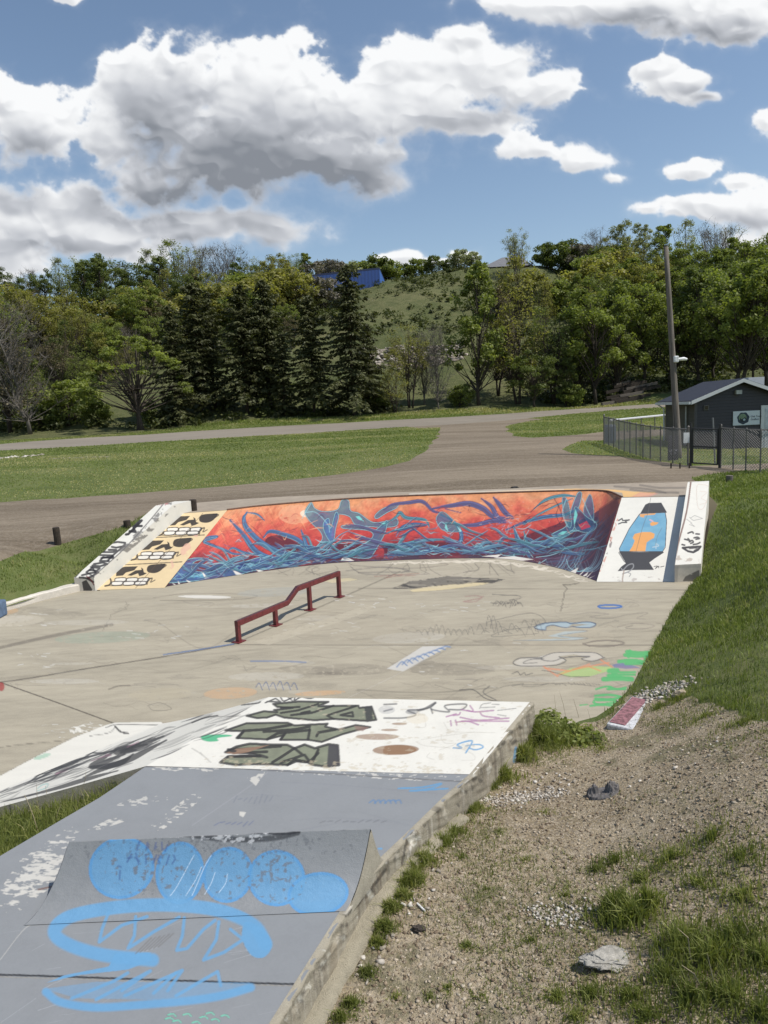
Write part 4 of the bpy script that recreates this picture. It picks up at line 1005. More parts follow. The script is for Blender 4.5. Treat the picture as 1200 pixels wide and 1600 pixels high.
# left half (points read in a 3.243x crop)
cm.at(250, 770, 3.243)
for k in range(60):
    x = rm.uniform(150, 700); y = rm.uniform(60, 300); L = rm.uniform(30, 90)
    cm.line([(x, y), (x+L*.3, y+L*.5), (x+L*.55, y+L)], rm.uniform(2, 6), [col(240,180,130), col(160,50,50), col(225,120,90)][k % 3], .35, taper=True)
cm.poly(ell(690,110,90,50), col(240,180,140), .5, wear=.42); cm.poly(ell(740,105,30,18), col(250,225,200), .8, wear=.36)
for p in [[(440,150),(500,200),(530,240)],[(480,110),(520,170)],[(350,120),(420,190)],[(600,130),(640,190)],[(250,270),(290,330)],[(200,300),(240,360)],[(330,240),(380,310)],[(560,140),(600,200)]]: cm.line(p, 4, MAR, .7, taper=True)
cm.poly([(535,235),(600,215),(690,250),(770,300),(800,330),(700,340),(600,320),(550,290)], MAR, .95, smooth=True); cm.poly([(820,280),(900,260),(1010,262),(1000,300),(950,330),(850,340),(810,320)], MAR, .95, smooth=True)
cm.poly([(1120,270),(1200,250),(1210,300),(1150,310)], MAR, .9)
fig([(60,420),(130,345),(200,330),(270,345),(200,340),(165,360),(170,395),(260,400),(340,370),(440,345),(520,325),(600,335),(700,350),(560,385),(470,395),(380,420),(240,440),(130,450),(60,455),(20,450)], C1, col(75,105,160))
for k in range(42):
    t = rm.random(); x0 = 60+t*700; y0 = 445-t*105; L = rm.uniform(40, 120)
    cm.line([(x0, y0), (x0+L*.4, y0-rm.uniform(10, 40)), (x0+L, y0-rm.uniform(-10, 40))], rm.uniform(4, 12), [C1, C2, col(55,75,125), col(45,60,105), col(110,170,190)][k % 5], .85, taper=True)
for k in range(22):
    t = rm.random(); x0 = 60+t*700; y0 = 440-t*105; L = rm.uniform(30, 80)
    cm.line([(x0, y0), (x0+L*.5, y0-rm.uniform(5, 30)), (x0+L, y0-rm.uniform(0, 20))], 1.8, C3, .8)
for p, w_ in [([(355,140),(420,210),(480,290),(560,330),(700,345)],26),([(440,100),(425,130),(440,180),(510,250),(600,300),(720,330),(800,335)],28),([(525,225),(560,195),(640,215),(700,240),(760,290),(810,310)],22),
              ([(220,245),(240,225),(290,222),(225,245),(250,260),(330,290),(380,310),(480,310)],12),([(340,300),(370,280),(420,300),(500,315)],10),([(715,190),(730,230),(745,270),(780,295)],18),([(440,100),(490,108),(530,140)],7)]:
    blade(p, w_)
fig([(735,95),(765,50),(785,80),(830,95),(900,85),(920,40),(955,40),(965,90),(1010,105),(1080,150),(1160,140),(1200,130),(1200,165),(1140,175),(1060,170),(990,160),(960,120),(900,110),(880,160),(865,220),(885,245),(820,260),(790,310),(770,300),(820,240),(815,200),(775,160),(750,130)], C2, C1)
fig([(890,100),(905,120),(890,180),(880,240),(860,245),(830,190),(830,150),(855,130),(865,180)], C1, col(90,120,175))
fig([(1150,140),(1140,200),(1110,260),(1080,310),(1060,330),(1000,330),(940,320),(980,290),(1050,250),(1080,215),(1050,190),(930,180),(935,165),(1050,180),(1090,190)], C1, C2)
fig([(1090,115),(1130,80),(1200,55),(1200,75),(1150,100),(1100,130)], C2, C1)
cm.poly([(990,120),(1010,118),(1035,145),(1005,135)], col(130,215,205), .95); cm.poly([(1120,155),(1150,150),(1140,162)], col(130,215,205), .9)
for p in [[(720,130),(740,95),(765,55)],[(735,100),(790,100),(850,160),(860,200)],[(900,230),(950,250),(1050,245)],[(790,310),(810,280),(860,260),(950,255)],[(770,330),(800,310),(815,330)],[(520,330),(560,320),(580,350),(550,380),(500,380),(510,330)],[(640,310),(700,330),(760,340)]]: cm.line(p, 3, C3, .85)
WH = col(235,228,215)
for p in [[(210,398),(230,440),(260,442)],[(365,388),(385,415),(425,416)],[(480,385),(500,402),(530,398)],[(605,355),(640,378),(690,380)],[(775,330),(800,352),(845,352)],[(915,345),(942,305),(955,330),(985,345)],[(130,440),(150,460),(165,455)],[(90,445),(95,468),(104,465)],[(60,455),(75,470),(80,466)],[(670,345),(700,358),(740,366)],[(300,400),(310,425),(322,424)]]: cm.poly(p, WH, .95)
# right half (3.158x crop)
cm.at(600, 760, 3.158)
for k in range(50):
    x = rm.uniform(0, 700); y = rm.uniform(50, 260); cm.line([(x, y), (x+rm.uniform(20, 70), y+rm.uniform(-15, 15))], rm.uniform(3, 9), [col(235,150,90), col(150,40,45), col(205,60,60), col(225,120,80)][k % 4], .4, taper=True)
cm.poly([(0,305),(120,280),(300,275),(420,300),(560,290),(700,240),(900,170),(1050,150),(1100,200),(1060,350),(1030,470),(900,440),(700,350),(500,340),(0,345)], MAR, .85, smooth=False)
cm.poly([(750,300),(900,240),(1040,130),(1150,60),(1160,90),(1100,260),(1050,470),(930,440),(800,390)], col(62,50,72), .85, smooth=False)
cm.poly([(1060,110),(1150,50),(1165,60),(1150,110),(1060,200)], col(130,65,60), .7, wear=.15)
for k in range(55):
    t = rm.random(); x0 = 620+t*300; y0 = 340+t*60; x1 = 1050+rm.uniform(-60, 90); y1 = 100+rm.uniform(0, 120)
    p = [(x0, y0), ((x0+x1)/2+rm.normal()*20, (y0+y1)/2+55+rm.normal()*10), (x1, y1)]
    cm.line(p, rm.uniform(2, 7), [col(80,85,115), col(95,60,80), col(70,100,125), col(50,40,60), col(110,60,70)][k % 5], .6, taper=True)
for k in range(20):
    x0 = rm.uniform(780, 1000); cm.line([(x0, 350+rm.uniform(0, 60)), (x0+30, 420), (x0+80, 380), (x0+110, 300)], 2, col(140,175,190), .65, taper=True)
for k in range(50):
    x0 = rm.uniform(-10, 700); L = rm.uniform(60, 180); y0 = 340-rm.uniform(0, 28)
    cm.line([(x0, y0), (x0+L*.5, y0-rm.uniform(5, 28)), (x0+L, y0-rm.uniform(-6, 20))], rm.uniform(4, 11), [C2, C1, col(105,160,180), col(60,75,110)][k % 4], .8, taper=True)
for k in range(24):
    x0 = rm.uniform(-10, 640); L = rm.uniform(50, 140); y0 = 345-rm.uniform(0, 35)
    cm.line([(x0, y0), (x0+L*.5, y0-rm.uniform(5, 25)), (x0+L, y0)], 1.8, C3, .7)
PU = col(90,86,122)
for p, w_, c in [([(0,115),(40,90),(120,80),(190,75),(240,120),(280,130)],16,PU),([(0,190),(60,150),(80,130),(110,155),(200,165),(225,200)],16,C2),([(60,245),(90,200),(150,185),(220,190)],12,C1),([(0,235),(60,215),(110,205),(140,190)],10,C2),
                 ([(240,110),(330,95),(420,85),(490,110),(540,150),(620,160)],26,PU),([(280,140),(340,170),(380,230),(370,280),(300,300),(150,330),(0,345)],20,C1),([(370,190),(450,190),(540,170),(600,180)],20,PU),
                 ([(480,60),(530,100),(560,150),(600,170)],20,PU),([(540,55),(570,90),(600,130),(640,160)],24,PU),([(300,110),(380,130)],8,PU),([(20,310),(100,285),(200,265),(310,262)],14,C2),([(600,215),(700,175),(800,150),(890,140),(960,110)],18,C1),([(740,110),(800,65),(880,45),(950,50)],14,C2),([(690,190),(760,140),(860,90),(930,60)],8,C2),
                 ([(640,200),(660,260),(690,300),(720,350)],24,C1),([(690,220),(700,260),(715,300),(690,340)],14,C2),([(560,320),(620,320),(650,290),(700,280),(800,270),(900,240),(980,190),(1060,170)],12,C2)]:
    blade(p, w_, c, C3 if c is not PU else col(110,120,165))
fig([(260,150),(290,125),(340,165),(380,215),(340,225),(290,215),(262,180)], C2, C1, C3, 3); cm.poly([(300,205),(305,175),(318,225)], col(140,215,205), .95); cm.poly([(360,195),(385,220),(375,225)], col(170,215,215), .95)
fig([(955,35),(975,35),(965,90),(940,160),(935,210),(890,235),(845,245),(830,235),(895,200),(915,160),(925,110)], col(50,90,120), C1, C3, 4); fig([(1010,45),(1025,55),(1035,120),(1030,210),(1010,190),(985,120)], C1, col(50,80,110), C3, 3)
fig([(945,100),(1000,150),(1050,185),(1020,225),(950,215),(940,160)], col(50,60,90), C1, C3, 3); fig([(880,60),(905,70),(925,170),(915,205),(890,150)], col(50,90,120), C2, C3, 3)
cm.poly([(935,160),(945,110),(955,140),(940,190)], col(130,215,205), .9); cm.poly([(855,238),(880,222),(905,222),(885,236)], col(130,215,205), .9); cm.poly([(960,190),(1000,170),(1020,200),(975,215)], col(190,60,80), .9)
for p in [[(650,205),(690,210),(725,190)],[(560,320),(590,340),(640,345),(670,355)],[(640,200),(660,240),(680,290),(640,340),(700,355)],[(715,215),(690,270),(720,330),(735,350)],[(900,60),(880,130),(905,200)],[(980,60),(1010,130),(1040,180)],[(900,360),(915,400),(960,420),(1010,400)],[(750,350),(820,340),(880,320)],[(770,370),(760,385),(800,360)]]: cm.line(p, 3, C3, .85)
for p in [[(810,70),(760,95),(720,130)],[(720,150),(690,175)],[(840,60),(860,100),(850,140),(870,190)],[(860,90),(880,160),(840,200)]]: cm.line(p, 4, DK, .7)
for k in range(40):
    x, y = rm.normal(570, 45), rm.normal(185, 28); cm.line([(x, y), (x+rm.normal()*12, y+rm.normal()*9)], 3, [col(190,180,190), col(120,120,160), col(210,130,110)][k % 3], .7)
for k in range(30):
    x, y = rm.normal(690, 60), rm.normal(150, 40); cm.line([(x, y), (x+rm.normal()*8, y+rm.normal()*5)], 2, col(230,180,160), .6)
for p in [[(720,360),(830,392),(870,402)],[(760,368),(850,410),(900,430)],[(480,345),(560,350),(580,335)],[(540,352),(640,345),(740,360),(640,372)],[(1010,420),(970,450),(950,455),(1000,440)],[(960,400),(900,430),(870,440),(940,440)],[(1040,440),(1000,462),(985,465)]]: cm.poly(p, WH, .9)
cm.line([(1000,400),(960,440),(900,452)], 5, WH, .85, taper=True); cm.line([(1030,420),(990,455),(950,462)], 5, WH, .85, taper=True); cm.line([(940,380),(960,420),(1030,400)], 3, C3, .7)
for side in (0, 1):
    cm.at(*((250, 770, 3.243) if side == 0 else (600, 760, 3.158)))
    for k in range(62):      # flowing ribbons with a pale rim
        if side == 0: t_ = rm.random(); x0, y0 = 60+t_*900, 440-t_*130+rm.normal()*14
        else: x0, y0 = rm.uniform(-30, 1000), 335-rm.random()**2*120
        L = rm.uniform(60, 220); lift = rm.uniform(10, 130)*(.6 if side else 1); dr_ = 1 if rm.random() < .6 else -1
        p = [(x0, y0), (x0+dr_*L*.3, y0-lift*.25), (x0+dr_*L*.65, y0-lift*.75), (x0+dr_*L, y0-lift*rm.uniform(.7, 1.2))]
        w_ = rm.uniform(5, 19); cb_ = [C1, C2, col(62,84,118), col(92,128,150), PU][rm.integers(5)]
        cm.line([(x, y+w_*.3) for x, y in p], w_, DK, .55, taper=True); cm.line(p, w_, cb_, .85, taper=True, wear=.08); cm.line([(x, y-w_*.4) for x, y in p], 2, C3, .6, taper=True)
for side in (0, 1):
    cm.at(*((250, 770, 3.243) if side == 0 else (600, 760, 3.158)))
    for k in range(240):
        x0 = rm.uniform(60, 1130) if side == 0 else rm.uniform(-20, 1060); top_ = (90 if side == 0 else 50); y0 = top_+rm.random()**.55*290
        if side == 0: y0 = max(y0, 330-x0*.9)
        L = rm.uniform(20, 80); a1 = rm.normal()*.5; bend = rm.normal()*12
        p = [(x0, y0), (x0+L*.5*math.cos(a1), y0+L*.5*math.sin(a1)*.6+bend), (x0+L*math.cos(a1), y0+L*math.sin(a1)*.6)]
        low = (y0-top_)/290
        cset = [DK, C1, C2, col(110,60,70), C3] if low > .5 else [col(150,60,62), col(232,170,130), DK, col(170,80,75), col(120,70,80)]
        cm.line(p, rm.uniform(1.5, 6), cset[rm.integers(5)], rm.uniform(.35, .75), taper=True)
cm.line([(770,372),(840,395),(900,430),(960,450),(1040,470)], 3, DK, .8); cm.at(0, 0, 1)
stops = np.array([[0,*col(74,54,68)],[.12,*col(104,54,62)],[.24,*col(152,56,60)],[.45,*col(194,72,66)],[.66,*col(208,94,78)],[.82,*col(220,130,94)],[.95,*col(224,156,114)],[1,*col(222,150,104)]])
def bgm(s, t, V_, rg):
    n = (fbm(s*26, t*5+s*8, 5)-.5); q = np.clip(t+n*.55, 0, 1)
    c = np.stack([np.interp(q, stops[:, 0], stops[:, k]) for k in (1, 2, 3)], 1)
    n2 = fbm(s*95+4, t*17, 5)[:, None]; n3 = fbm(s*240, t*40+9, 3)[:, None]; c = c*(0.55+0.55*n2+.35*n3)
    dk = np.clip((s-.86)/.1, 0, 1)[:, None]*np.clip(1.1-t, 0, 1)[:, None]; c = c*(1-dk*.65)+np.array(col(80,55,70))*dk*.65
    return over(rg, c)
mural = grid_obj('mural_face', fnm, 860, 190, M_mural, bank, cm, extra=bgm, label='red, orange and blue fantasy mural on the curved bank face')
# skulls panel
cs = Canvas(140, 795, 365, 930, 2.4)
cs.at(100, 760, 4.286)
SK = col(228,204,160); TE = col(236,230,218); KB = (.022,.02,.022)
for (dx, dy) in ((0,0),(-175,163),(-350,337)):
    f = lambda L: [(x+dx+(0 if dy == 0 else 0), y+dy) for x, y in L]
    cs.poly(f([(700,240),(720,210),(760,200),(845,198),(820,225),(765,240),(745,260),(698,264)]), KB, .95, smooth=False)
    cs.poly(f([(905,215),(925,190),(1000,182),(1030,185),(1000,225),(960,243),(915,238)]), KB, .95, smooth=True)
    cs.poly(f([(775,258),(830,225),(870,222),(865,205),(880,215),(885,238),(905,245),(880,258),(855,265),(845,245),(800,262)]), KB, .95)
    cs.line(f([(1000,185),(1035,190),(1010,210)]), 6, KB, .8)
    for j in range(3):
        for r_ in range(2):
            x = 670+j*78+(1-r_)*22; y = 280+r_*24
            cs.poly(f([(x,y+2),(x+20,y-3),(x+70,y-3),(x+66,y+17),(x+8,y+20)]), TE, .95, smooth=True); cs.line(f([(x,y+2),(x+20,y-4),(x+70,y-4),(x+64,y+18),(x+6,y+21),(x,y+2)]), 5, KB, .9)
    cs.line(f([(625,330),(655,322),(665,300),(660,282)]), 9, KB, .9); cs.line(f([(650,325),(690,328),(900,318)]), 4, KB, .8); cs.line(f([(905,318),(915,285),(940,278)]), 8, KB, .85); cs.line(f([(940,285),(930,305),(960,290)]), 5, KB, .8)
cs.line([(580,345),(940,325)], 5, KB, .8); cs.line([(400,525),(700,510),(790,505)], 5, KB, .8); cs.line([(930,180),(850,270),(640,500),(480,680)], 3, (.10,.07,.04), .7)
cs.scatter([(980,180),(1090,170),(650,680),(560,690)], .56, col(230,180,160), .7, 10, 10, 2); cs.at(0, 0, 1)
lb = [np.array(P(149,922,.004)), np.array(P(257,918.5,.004)), np.array(P(355,797,BT)), np.array(P(276,803,BT))]
def fn(s, t):
    V_ = lerp(lerp(lb[0], lb[1], s), lerp(lb[3], lb[2], s), t); V_[:, 2] = .004*(1-t)+BT*t; return V_
M_sk = concrete('cream_paint', SK, 0.6, 0.10, 0.2, 0.004, wear=-.02)
skp = grid_obj('skull_panel', fn, 300, 300, M_sk, bank, cs, label='cream panel with three black skull faces one above another')
# lamp panel
cl_ = Canvas(925, 765, 1080, 915, 2.4); cl_.at(900, 730, 4.8)
cl_.poly([(480,350),(520,280),(545,268),(640,266),(680,335),(680,342)], (.03,.03,.035), .96); LB = col(120,176,202); LO = col(240,170,95)
cl_.poly([(478,350),(670,342),(680,400),(670,590),(655,620),(650,632),(330,630),(325,610),(400,460)], LB, .96, c2=col(105,164,195)); cl_.poly([(478,352),(600,345),(590,356),(515,362),(510,378),(480,372)], LO, .9)
cl_.poly([(400,630),(425,590),(440,550),(425,530),(440,500),(500,486),(560,486),(590,500),(585,530),(550,550),(530,565),(520,630)], LO, .96, smooth=False); cl_.poly([(555,420),(575,408),(620,415),(605,430),(575,440),(560,438)], LO, .95); cl_.line([(555,395),(575,405)], 10, col(225,180,190), .8); cl_.line([(575,600),(620,590),(600,575),(600,610)], 7, col(190,205,210), .7)
cl_.line([(478,350),(400,460),(325,610),(330,632),(650,632),(670,600),(680,400),(670,345)], 4, (.03,.03,.035), .95, smooth=False)
cl_.poly([(322,632),(480,636),(650,632),(660,640),(590,685),(550,715),(585,770),(400,772),(312,780),(340,745),(375,720),(350,680)], (.035,.035,.04), .97); cl_.line([(320,640),(360,705),(380,722)], 4, (.03,.03,.035), .95, smooth=False)
cl_.line([(355,770),(390,735),(425,725),(430,750),(400,780),(350,800)], 7, col(150,150,150), .9); cl_.line([(360,775),(350,830),(350,860)], 8, col(170,150,135), .8, wear=.15); cl_.line([(390,790),(410,800),(400,820)], 5, (.2,.2,.2), .8); cl_.line([(340,760),(350,775)], 6, (.3,.3,.3), .9)
cl_.line([(560,230),(540,340),(500,450),(450,632)], 3, (.12,.11,.10), .7); cl_.line([(645,455),(610,520),(595,590)], 3, (.12,.11,.10), .55); cl_.line([(585,745),(610,742),(595,760),(620,742),(620,755)], 4.5, KB, .9); cl_.line([(635,748),(660,742)], 4.5, KB, .9)
cl_.line([(320,400),(345,385),(350,400),(400,395),(370,405),(380,415),(345,415),(320,425)], 8, (.05,.05,.05), .9, smooth=False)
cl_.scatter([(330,240),(365,240),(220,700),(150,860)], .50, col(215,150,130), .8, 9, 9, 2); cl_.scatter([(260,400),(320,350),(240,700),(180,700)], .55, (.12,.10,.10), .7, 6, 9, 3); cl_.scatter([(300,800),(660,820),(660,855),(150,862)], .56, (.35,.3,.27), .6, 8, 3, 4)
cl_.at(0, 0, 1)
rb = [np.array(P(932,909,.004)), np.array(P(1056,909,.004)), np.array(P(1073,776,BT)), np.array(P(971.5,777.5,BT))]
def fn(s, t):
    V_ = lerp(lerp(rb[0], rb[1], s), lerp(rb[3], rb[2], s), t); V_[:, 2] = .004*(1-t)+BT*t; return V_
lampp = grid_obj('lamp_panel', fn, 290, 290, M_white, bank, cl_, label='white panel with a painted blue and orange lava lamp')
# deck on top
cd = Canvas(230, 740, 1130, 815, 1.6)
OR = col(236,190,125)
cd.poly([(720,770),(900,766),(945,766),(972,770),(975,779),(1000,776),(1022,772),(1025,769),(990,768),(960,765),(900,763.5),(800,766)], OR, .9, wear=.05); cd.poly([(1000,769),(1030,771),(1012,777),(985,777)], col(220,160,140), .7, wear=.25)
cd.line([(355,796),(450,786),(560,777.5),(700,771.5),(820,768)], 3, col(160,145,120), .6); cd.line([(640,772),(760,768),(880,765)], 2.2, W_, .4, wear=.2)
for p in [[(960,760),(1010,764),(1040,770)],[(1000,758),(1030,762),(1070,762)],[(985,765),(1020,769),(1060,770)]]: cd.line(p, 3.2, (.06,.055,.05), .45, wear=.1)
inner = TCv(np.linspace(0, 1, 60)); rim = [np.array(lb[3][:2]), *[x for x in inner], rb[2][:2]]
dk = np.array(DECK+[tuple(P(1090,752,BT)[:2])])
def fnd(s, t):
    rr = np.array(rim); c = np.concatenate([[0], np.cumsum(np.linalg.norm(np.diff(rr, axis=0), axis=1))]); c /= c[-1]
    c2 = np.concatenate([[0], np.cumsum(np.linalg.norm(np.diff(dk, axis=0), axis=1))]); c2 /= c2[-1]
    a = np.stack([np.interp(s, c, rr[:, 0]), np.interp(s, c, rr[:, 1])], 1); b = np.stack([np.interp(s, c2, dk[:, 0]), np.interp(s, c2, dk[:, 1])], 1)
    return np.concatenate([a+(b-a)*t[:, None], np.full((len(s), 1), BT+.005)], 1)
deck = grid_obj('deck', fnd, 900, 44, M_deck, bank, cd)
# earth side and back of the bank
bkm = MB(); bb = [*dk]; n = len(bb)
bkm.add([(x, y, BT) for x, y in bb]+[(x, y, -.2) for x, y in bb], [(i, i+1, n+i+1, n+i) for i in range(n-1)]); bkm.build('outer_face', M_wall, bank)
lip = MB(); pl = [(*x, BT+.012) for x in inner]; lip.tube(pl, .022, 6); lip.build('coping', simple('coping_steel', (.16,.09,.06), .5, .4, 20), bank)
# the two ledges that run up the sides
def ledge(name, A, B, wdir, hgt, flat, cv, label, mat=M_white, lipw=0.0):
    """A bottom point, B top point on the inner side, wdir vector to the outer side"""
    A = np.array(A, float); B = np.array(B, float); d = (B-A)[:2]; L = np.linalg.norm(d); d = d/L; W = np.array(wdir, float)
    t = np.array([0, L, L+flat]); zt = np.array([hgt+.02, B[2]+hgt, B[2]+hgt]); zb = np.array([-.15, -.15, -.15])
    e = thing_l = None
    ns, nt_ = 46, 150
    objs = []
    def prof(q): return np.interp(q, t, zt)
    def top(s, q):
        dd_ = q*(L+flat); xy = A[:2]+d*dd_[:, None]+W*s[:, None]
        return np.concatenate([xy, prof(dd_)[:, None]], 1)+wob(np.concatenate([xy, xy[:, :1]], 1), .006)
    root = grid_obj(name, top, ns, nt_*2, mat, bank, cv, smooth=False, label=label)
    def inner_(s, q):
        dd_ = q*(L+flat); xy = A[:2]+d*dd_[:, None]; z = prof(dd_)*(1-s)+(-.15)*s+.0; return np.concatenate([xy, z[:, None]], 1)
    def outer_(s, q):
        dd_ = q*(L+flat); xy = A[:2]+W+d*dd_[:, None]; z = prof(dd_)*(1-s)+(-.15)*s; return np.concatenate([xy, z[:, None]], 1)
    def front_(s, q):
        xy = A[:2]+W*s[:, None]; z = zt[0]*(1-q)+(-.15)*q; return np.concatenate([xy, z[:, None]], 1)
    def back_(s, q):
        xy = A[:2]+W*s[:, None]+d*(L+flat); z = zt[2]*(1-q)+(-.15)*q; return np.concatenate([xy, z[:, None]], 1)
    return root, inner_, outer_, front_, back_, (A, d, L, W)
def ledge_part(fn_, nu, nv, mat, root, cv, nm, flip):
    o = grid_obj(nm, fn_, nu, nv, mat, root, cv, smooth=False)
    return o
cL = Canvas(105, 770, 300, 930, 2.4); cL.fat = 1.5; cL.at(100, 760, 4.286)
for p in [[(440,260),(480,240),(520,228),(500,250),(460,258)],[(500,250),(430,320),(415,322)],[(460,265),(520,265)],[(440,300),(480,305),(465,280)]]: cL.line(p, 11, KB, .95, smooth=False)
for p in [[(310,380),(360,372),(410,378),(405,400),(350,410),(320,405)],[(300,390),(270,430),(250,440)],[(260,440),(330,440),(350,425),(300,425)],[(240,460),(320,462),(330,480),(260,475),(240,500),(300,500)],[(250,480),(330,470)],[(200,520),(260,510),(290,520),(240,535),(190,530)],[(180,540),(240,548),(220,565),(170,560)],[(120,595),(180,580),(230,575),(190,600),(160,612)],[(150,575),(190,545),(210,575)],[(75,605),(150,520),(240,440),(300,375)],[(290,500),(340,450),(400,400)]]: cL.line(p, 9, KB, .9, smooth=False)
cL.poly([(120,640),(150,625),(190,690),(185,700),(130,698)], KB, .9); cL.line([(105,610),(150,615),(195,640)], 10, KB, .9); cL.line([(150,600),(180,625),(200,660)], 5, col(120,40,50), .9); cL.line([(160,580),(200,605)], 8, KB, .8)
for k in range(22): cL.line([(590+k*5+rng.normal()*3, 120+rng.normal()*8), (600+k*5, 105+rng.normal()*8)], 4, col(180,90,90), .6)
cL.line([(680,100),(560,245),(400,420),(200,600)], 5, (.10,.09,.085), .8); cL.scatter([(700,110),(780,100),(560,330),(220,610),(210,560)], .50, (.14,.13,.12), .8, 10, 6, 3); cL.scatter([(700,110),(560,260),(480,380),(520,300)], .40, (.10,.10,.10), .8, 10, 6, 7); cL.at(0, 0, 1)
A0 = P(149,923,0); B0 = P(272,806,BT)+np.array([0,0,0.]); wv = P(118,924,0)[:2]-A0[:2]
tmp = thing  # keep name
def make_ledge(A, B, wv, h, flat, cv, label, cvc=None):
    root, fi, fo, ff, fb, info = ledge('ledge', A, B, wv, h, flat, cv, label)
    for nm, f_, n1, n2 in (('inner_side', fi, 60, 260), ('outer_side', fo, 4, 60), ('front_end', ff, 60, 50), ('back_end', fb, 4, 4)):
        grid_obj(nm, f_, n1, n2, M_white if nm != 'front_end' else M_curb, root, cv if nm in ('inner_side', 'front_end') else None, smooth=False, extra=None if nm in ('inner_side', 'front_end') else (lambda s, t, V_, rg: rg))
    return root, info
make_ledge(A0, B0, wv, .27, .75, cL, 'left ledge, white with black block letters')
cR = Canvas(1040, 735, 1130, 920, 2.4); cR.at(900, 730, 4.8)
for p in [[(840,495),(870,485),(880,495)],[(815,540),(850,548),(840,535)],[(850,560),(870,550),(880,562),(860,572)],[(885,530),(910,525),(925,535),(900,540)],[(880,580),(910,575),(930,565)],[(900,500),(925,502)],[(795,580),(815,585)]]: cR.line(p, 10, KB, .9)
cR.line([(800,605),(850,600),(935,595),(915,620),(880,638),(840,630),(800,605)], 13, KB, .95, smooth=False); cR.line([(850,612),(910,608),(885,625)], 6, KB, .8)
for p in [[(860,380),(890,362),(950,385),(880,400),(850,375)],[(860,420),(890,445),(850,430)],[(830,390),(870,420)]]: cR.line(p, 3, (.15,.14,.14), .7, smooth=False)
cR.line([(905,150),(915,300),(960,300),(1000,160),(940,130),(905,150)], 3, col(220,190,170), .6); cR.line([(930,180),(980,190),(940,230),(985,260),(930,280)], 3, col(225,200,180), .6)
cR.line([(862,105),(830,330),(770,560),(735,735)], 10, col(120,80,65), .85, wear=.08); cR.poly([(735,740),(770,740),(760,860),(735,860)], col(150,145,140), .4); cR.poly([(800,855),(820,820),(880,790),(925,770),(925,860)], (.05,.05,.05), .75, wear=.35); cR.scatter([(740,640),(930,690),(930,735),(735,735)], .52, col(190,175,160), .8, 8, 5, 2); cR.poly([(735,742),(930,735),(930,752),(735,760)], (.3,.3,.3), .3); cR.at(0, 0, 1)
A1 = P(1054,910,0); B1 = P(1074,776,BT); wv = P(1095,908,0)[:2]-A1[:2]
make_ledge(A1, B1, wv, .31, .25, cR, 'right ledge, white with small black scrawls')

# =============================== curb at the left, grind rail ===============================
cb = MB()
cp_ = [P(u, v, 0)[:2] for u, v in [(132,922),(60,940),(0,958),(-150,1008),(-300,1065)]]
cu = thing('curb', 'long low white painted concrete curb at the left edge of the floor below the grass', 'curb', (*cp_[2], 0))
def poly_off(L, k):
    L = np.array(L); tg = np.gradient(L, axis=0); tg /= np.linalg.norm(tg, axis=1)[:, None]; return L+np.stack([tg[:, 1], -tg[:, 0]], 1)*k
cpf = np.array(catmull(cp_, 10)); o2 = poly_off(cpf, .24); hh = .15+(fbm(np.arange(len(cpf))*.7, np.zeros(len(cpf)), 3)-.5)*.02
n = len(cpf); rows = [np.c_[cpf, np.full(n, -.02)], np.c_[cpf, hh-.02], np.c_[cpf*.9+o2*.1, hh], np.c_[o2, hh+.01], np.c_[o2, np.full(n, -.1)]]
V_ = np.concatenate(rows); i = np.arange(len(V_)).reshape(5, n); Fq = [(i[a, b], i[a, b+1], i[a+1, b+1], i[a+1, b]) for a in range(4) for b in range(n-1)]+[(i[0,0], i[1,0], i[2,0], i[3,0], i[4,0])]
curb_o = mk('curb_stone', V_, Fq, M_curb, cu); paint(curb_o, np.zeros((len(V_), 4)))
bx_ = MB(); b0 = P(-6, 962, 0); bx_.box((b0[0]-.15, b0[1]-.25, 0), (b0[0]+.20, b0[1]+.05, .30)); mb_ = bx_.build('concrete_block', simple('blue_painted_block', col(95,115,140), .8, .3, 12), None, label='small blue-grey painted block against the left end of the white curb', cat='block'); bevel(mb_, .03)

M_rail = simple('dark_red_paint', (.13,.022,.024), 0.42, 0.35, 14, bmp=.2); M_railw = simple('worn_rail_top', (.12,.055,.06), 0.3, 0.5, 40, metallic=.4)
rl = thing('grind_rail', 'dark red square kinked grind rail on four posts in the middle of the floor', 'grind rail', P(450,968,0))
ra, rb_ = P(371,1004,0), P(532,932,0)
dr = (rb_-ra); Lr = np.linalg.norm(dr); dr = dr/Lr; nrx = np.array([dr[1], -dr[0], 0])
def railz(u_top, v_top, at):   # height seen above a point of the line
    b_ = ra+dr*at*Lr; best = min(np.linspace(.05, 1.0, 200), key=lambda h: abs(proj(b_+[0,0,h])[1]-v_top)); return best
hA, hB = railz(0, 971, 0.0), railz(0, 892, 1.0)
kf = [0.0, 0.47, 0.60, 1.0]
